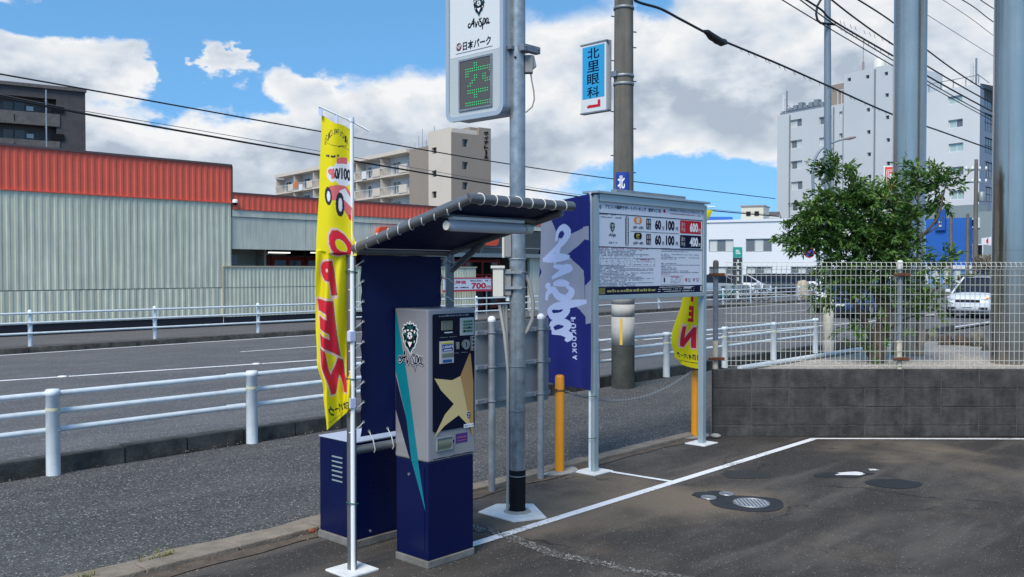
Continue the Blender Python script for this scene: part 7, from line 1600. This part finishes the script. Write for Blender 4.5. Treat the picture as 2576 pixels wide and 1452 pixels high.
# ---------------- person stooping by the store entrance
def person(loc, rz):
    t = thing('person', 'person in a pale shirt and dark trousers stooping near the store entrance', 'person', loc, rz)
    J = {'pel': (0, 0, .86), 'sp': (.10, 0, 1.06), 'ch': (.24, 0, 1.26), 'nk': (.34, 0, 1.40), 'hd': (.42, 0, 1.50), 'hp': (.46, 0, 1.60), 'ls': (.26, .19, 1.30), 'le': (.40, .24, 1.08), 'lh': (.58, .18, .98), 'rs': (.26, -.19, 1.30), 're': (.38, -.24, 1.06), 'rh': (.57, -.18, .96), 'lk': (.05, .11, .46), 'la': (-.04, .11, .08), 'lt': (.12, .12, .03), 'rk': (.12, -.11, .47), 'ra': (.10, -.11, .08), 'rt': (.26, -.12, .03), 'lp': (0, .10, .80), 'rp': (0, -.10, .80)}
    rad = {'pel': .15, 'sp': .14, 'ch': .16, 'nk': .06, 'hd': .085, 'hp': .085, 'ls': .075, 'le': .05, 'lh': .04, 'rs': .075, 're': .05, 'rh': .04, 'lk': .07, 'la': .05, 'lt': .045, 'rk': .07, 'ra': .05, 'rt': .045, 'lp': .105, 'rp': .105}
    E_ = [('pel', 'sp'), ('sp', 'ch'), ('ch', 'nk'), ('nk', 'hd'), ('hd', 'hp'), ('ch', 'ls'), ('ls', 'le'), ('le', 'lh'), ('ch', 'rs'), ('rs', 're'), ('re', 'rh'), ('pel', 'lp'), ('lp', 'lk'), ('lk', 'la'), ('la', 'lt'), ('pel', 'rp'), ('rp', 'rk'), ('rk', 'ra'), ('ra', 'rt')]
    ks = list(J); me = bpy.data.meshes.new('body'); me.from_pydata([J[k] for k in ks], [(ks.index(a), ks.index(b)) for a, b in E_], [])
    o = bpy.data.objects.new('body', me); COL.objects.link(o); sk = o.modifiers.new('s', 'SKIN'); sk.use_smooth_shade = True
    for i, k in enumerate(ks): me.skin_vertices[0].data[i].radius = (rad[k], rad[k]); me.skin_vertices[0].data[i].use_root = (k == 'pel')
    sb = o.modifiers.new('d', 'SUBSURF'); sb.levels = 2; sb.render_levels = 2
    m2 = bpy.data.meshes.new_from_object(o.evaluated_get(bpy.context.evaluated_depsgraph_get())); bpy.data.objects.remove(o)
    m2.materials.clear(); [m2.materials.append(q) for q in (M_SHIRT, M_TROUS, M_SKIN)]
    for p_ in m2.polygons:
        c = p_.center; p_.use_smooth = True
        p_.material_index = 2 if (c.z > 1.38 and c.x > .28 and abs(c.y) < .12) or (c.x > .46 and c.z < 1.1 and c.z > .9) else (1 if c.z < .90 else 0)
    b = bpy.data.objects.new('body', m2); COL.objects.link(b); b.parent = t
    mb = MB(); bm = bmesh.new(); bmesh.ops.create_icosphere(bm, subdivisions=3, radius=.105); bm.verts.index_update()
    mb.add([(.415 + v.co.x * 1.05 - .012, v.co.y * .95, 1.585 + max(v.co.z, -.02 - v.co.x * .7)) for v in bm.verts], [[v.index for v in f.verts] for f in bm.faces], 0, True); bm.free(); mb.build('hair', M_HAIR, t, world=False)
p = at(1222, 740, 39.5); person((p.x, p.y, .0), -.2)
# ================================================================== FAR RIGHT BACKGROUND
# green upright sign
p = at(1856, 640, 56); gsn = thing('green_sign', 'teal green and black upright sign before the white building', 'sign', (p.x, p.y, 0), WRZ); u_ = 56 / FOC
zz0 = at(1856, 715, 56).z; zz1 = at(1856, 622, 56).z; zm = at(1856, 648, 56).z
mb = MB(); mb.box(-11.5 * u_, -.08, zm, 12 * u_, .08, zz1); mb.build('top_panel', M_GREENSIGN, gsn, world=False); mb = MB(); mb.box(-11.5 * u_, -.07, zz0, 10.5 * u_, .07, zm - .01); mb.build('lower_panel', mat('black panel', (.03, .035, .04), .5), gsn, world=False)
mb = MB(); mb.box(10.6 * u_, -.09, zz0, 13 * u_, .09, zz1); mb.box(-4 * u_, -.06, 0, 4 * u_, .06, zz0); mb.build('frame', M_WPOST, gsn, world=False)
for k, z in enumerate((.35, .5, .65)):
    mb = MB(); a = zm + (zz1 - zm) * z; mb.box(-6 * u_, -.086, a, (6 - 2 * k) * u_, -.081, a + .05); mb.build('lettering', M_WHITE, gsn, world=False)
for k in range(4):
    mb = MB(); a = zm - .35 - k * .36; mb.box(-2.2 * u_, -.078, a, 2.2 * u_, -.071, a + .22); mb.build('lettering', M_BLIND, gsn, world=False)
# red vertical sign
p = at(2236, 480, 58); rs_ = thing('red_sign', 'tall white and orange red upright sign behind the tree leaves', 'sign', (p.x, p.y, 0), WRZ); u_ = 58 / FOC
z_ = lambda py: at(2236, py, 58).z
mb = MB(); mb.box(-16 * u_, -.15, z_(575), 14 * u_, .15, z_(418)); mb.box(-3 * u_, -.1, 0, 3 * u_, .1, z_(575)); mb.build('panel', M_WHITE, rs_, world=False)
RS = Sheet(rs_, Vector((p.x, p.y, 0)) - RT * 13 * u_ - FW * .15, RT, (0, 0, 1), -FW, .01)
RS.add('red_field', [rect(0, z_(478), 26 * u_, z_(421))], M_REDSIGN, 1)
for k, (a, b) in enumerate(((4, 5.5), (8, 9.2))):
    RS.add('logo_line', [rect(a * u_, z_(470 - a), b * u_, z_(424 + a)), rect(a * u_, z_(424 + b), (26 - a) * u_, z_(424 + a)), rect(a * u_, z_(470 - a), (26 - a) * u_, z_(470 - b))], M_WHITE, 2)
RS.add('logo_line', [rect(12 * u_, z_(455), 18 * u_, z_(438))], M_WHITE, 2)
for k in range(5): RS.add('lettering', [circ(11 * u_, z_(492 + k * 17), 5 * u_, 8), rect(3 * u_, z_(498 + k * 17), 20 * u_, z_(495 + k * 17))], M_REDSIGN, 1)
# far utility pole with crossarms and two plain poles
def fpole(px, top, depth, r, label, arms=False):
    b = at(px, 700, depth); t = thing('far_pole', label, 'pole', (b.x, b.y, 0), WRZ, 'poles in the distance'); z = at(px, top, depth).z
    mb = MB(); mb.tube([(0, 0, 0), (0, 0, z)], [r * 1.3, r * .8], 10); mb.build('shaft', M_CONCPOLE, t, world=False)
    if arms:
        for q, zz in enumerate((z - .9, z - 1.9)):
            mb = MB(); mb.box(-.9, -.06, zz, .9, .06, zz + .12); ar = mb.build('crossarm', M_POSTGREY, t, world=False)
            for x in (-.8, -.3, .3, .8):
                mb = MB(); mb.lathe([(.06, 0), (.09, .08), (.05, .2), (.001, .22)], (x, 0, zz + .12), 8); mb.build('insulator', M_WHITE, ar, world=False)
        mb = MB(); mb.lathe([(.25, 0), (.28, .1), (.28, .7), (.2, .8), (.001, .82)], (.45, 0, z - 3.4), 12); mb.build('transformer', M_GALVD, t, world=False)
fpole(2453, 402, 74, .17, 'far concrete utility pole with crossarms before the slate side', True); fpole(2391, 540, 60, .12, 'brown pole standing before the blue building'); fpole(2433, 538, 66, .12, 'pole with a small box right of the blue building')
# flags on a staff
for i, (px, dx, lb, red) in enumerate(((2498, -26, 'white flag with a red disc flying before the right steel column', True), (2512, -14, 'plain white flag beside the red disc flag', False))):
    d_ = 70; p = at(px, 640, d_); t = thing('flag', lb, 'flag', (p.x, p.y, 0), WRZ, 'flags on staffs'); u_ = d_ / FOC; z1 = at(px, 595 + i * 2, d_).z
    mb = MB(); mb.cyl((0, 0, 0), (0, 0, z1 + .4), .05, n=8); mb.build('staff', M_WPOST, t, world=False)
    nx_, nz_ = 24, 16; W_ = 28 * u_; Hh = 24 * u_; vs_ = []; fs_ = []; mi2 = []
    for j in range(nz_ + 1):
        for k in range(nx_ + 1):
            s_ = k / nx_; vs_.append((-W_ * s_, .12 * math.sin(s_ * 7), z1 - Hh * j / nz_ * (1 - .35 * s_) - .5 * s_ * Hh * (.35)))
    mb = MB()
    for j in range(nz_):
        for k in range(nx_):
            s_ = (k + .5) / nx_ - .5; q_ = (j + .5) / nz_ - .5; a = j * (nx_ + 1) + k
            fs_.append((a, a + 1, a + nx_ + 2, a + nx_ + 1)); mi2.append(1 if red and (s_ * 28) ** 2 + (q_ * 20) ** 2 < 36 else 0)
    mb.v = vs_; mb.f = fs_; mb.mi = mi2; mb.smooth = [True] * len(fs_); mb.build('cloth', [M_WHITECLOTH, M_REDCLOTH], t, world=False, recalc=False)
# brown shrubs and dark hedges far away
def bush(px, py, depth, wpx, hpx, m, label, seed, n=900):
    rnd = random.Random(seed); p = at(px, py, depth); u_ = depth / FOC; t = thing('shrub', label, 'shrub', (p.x, p.y, 0), WRZ, 'far shrubs'); mb = MB(); zc = max(p.z, .3)
    for k in range(n):
        v = Vector((rnd.gauss(0, 1), rnd.gauss(0, 1), rnd.gauss(0, 1))).normalized() * rnd.random() ** .4; c = Vector((v.x * wpx * u_ / 2, v.y * wpx * u_ / 2, zc + v.z * hpx * u_ / 2)); s_ = rnd.uniform(.05, .14)
        a = Vector((rnd.gauss(0, 1), rnd.gauss(0, 1), rnd.gauss(0, 1))).normalized(); b = a.orthogonal().normalized(); mb.add([c + a * s_, c + b * s_ * .6, c - a * s_ * .4, c - b * s_ * .6], [(0, 1, 2, 3)])
    mb.build('crown', m, t, world=False, recalc=False); mb = MB(); [mb.tube([(0, 0, 0), (dx, .1, zc)], .04, 5) for dx in (-.3, 0, .3)]; mb.build('stem', M_BARK, t, world=False)
bush(2478, 668, 62, 60, 60, mat('brown foliage', (.12, .085, .04), .9, vary=.4, vscale=3), 'brown shrub beneath the flags', 1)
bush(2440, 700, 58, 60, 24, M_LEAFBG, 'dark green shrub behind the white car', 2); bush(2500, 702, 60, 50, 36, M_LEAFBG, 'dark hedge beside the right steel column', 3)
bush(1910, 694, 78, 22, 10, M_LEAFBG, 'small dark bush under the white building window', 4, 300); bush(1948, 693, 78, 26, 10, M_LEAFBG, 'second small dark bush under the white building windows', 5, 300)
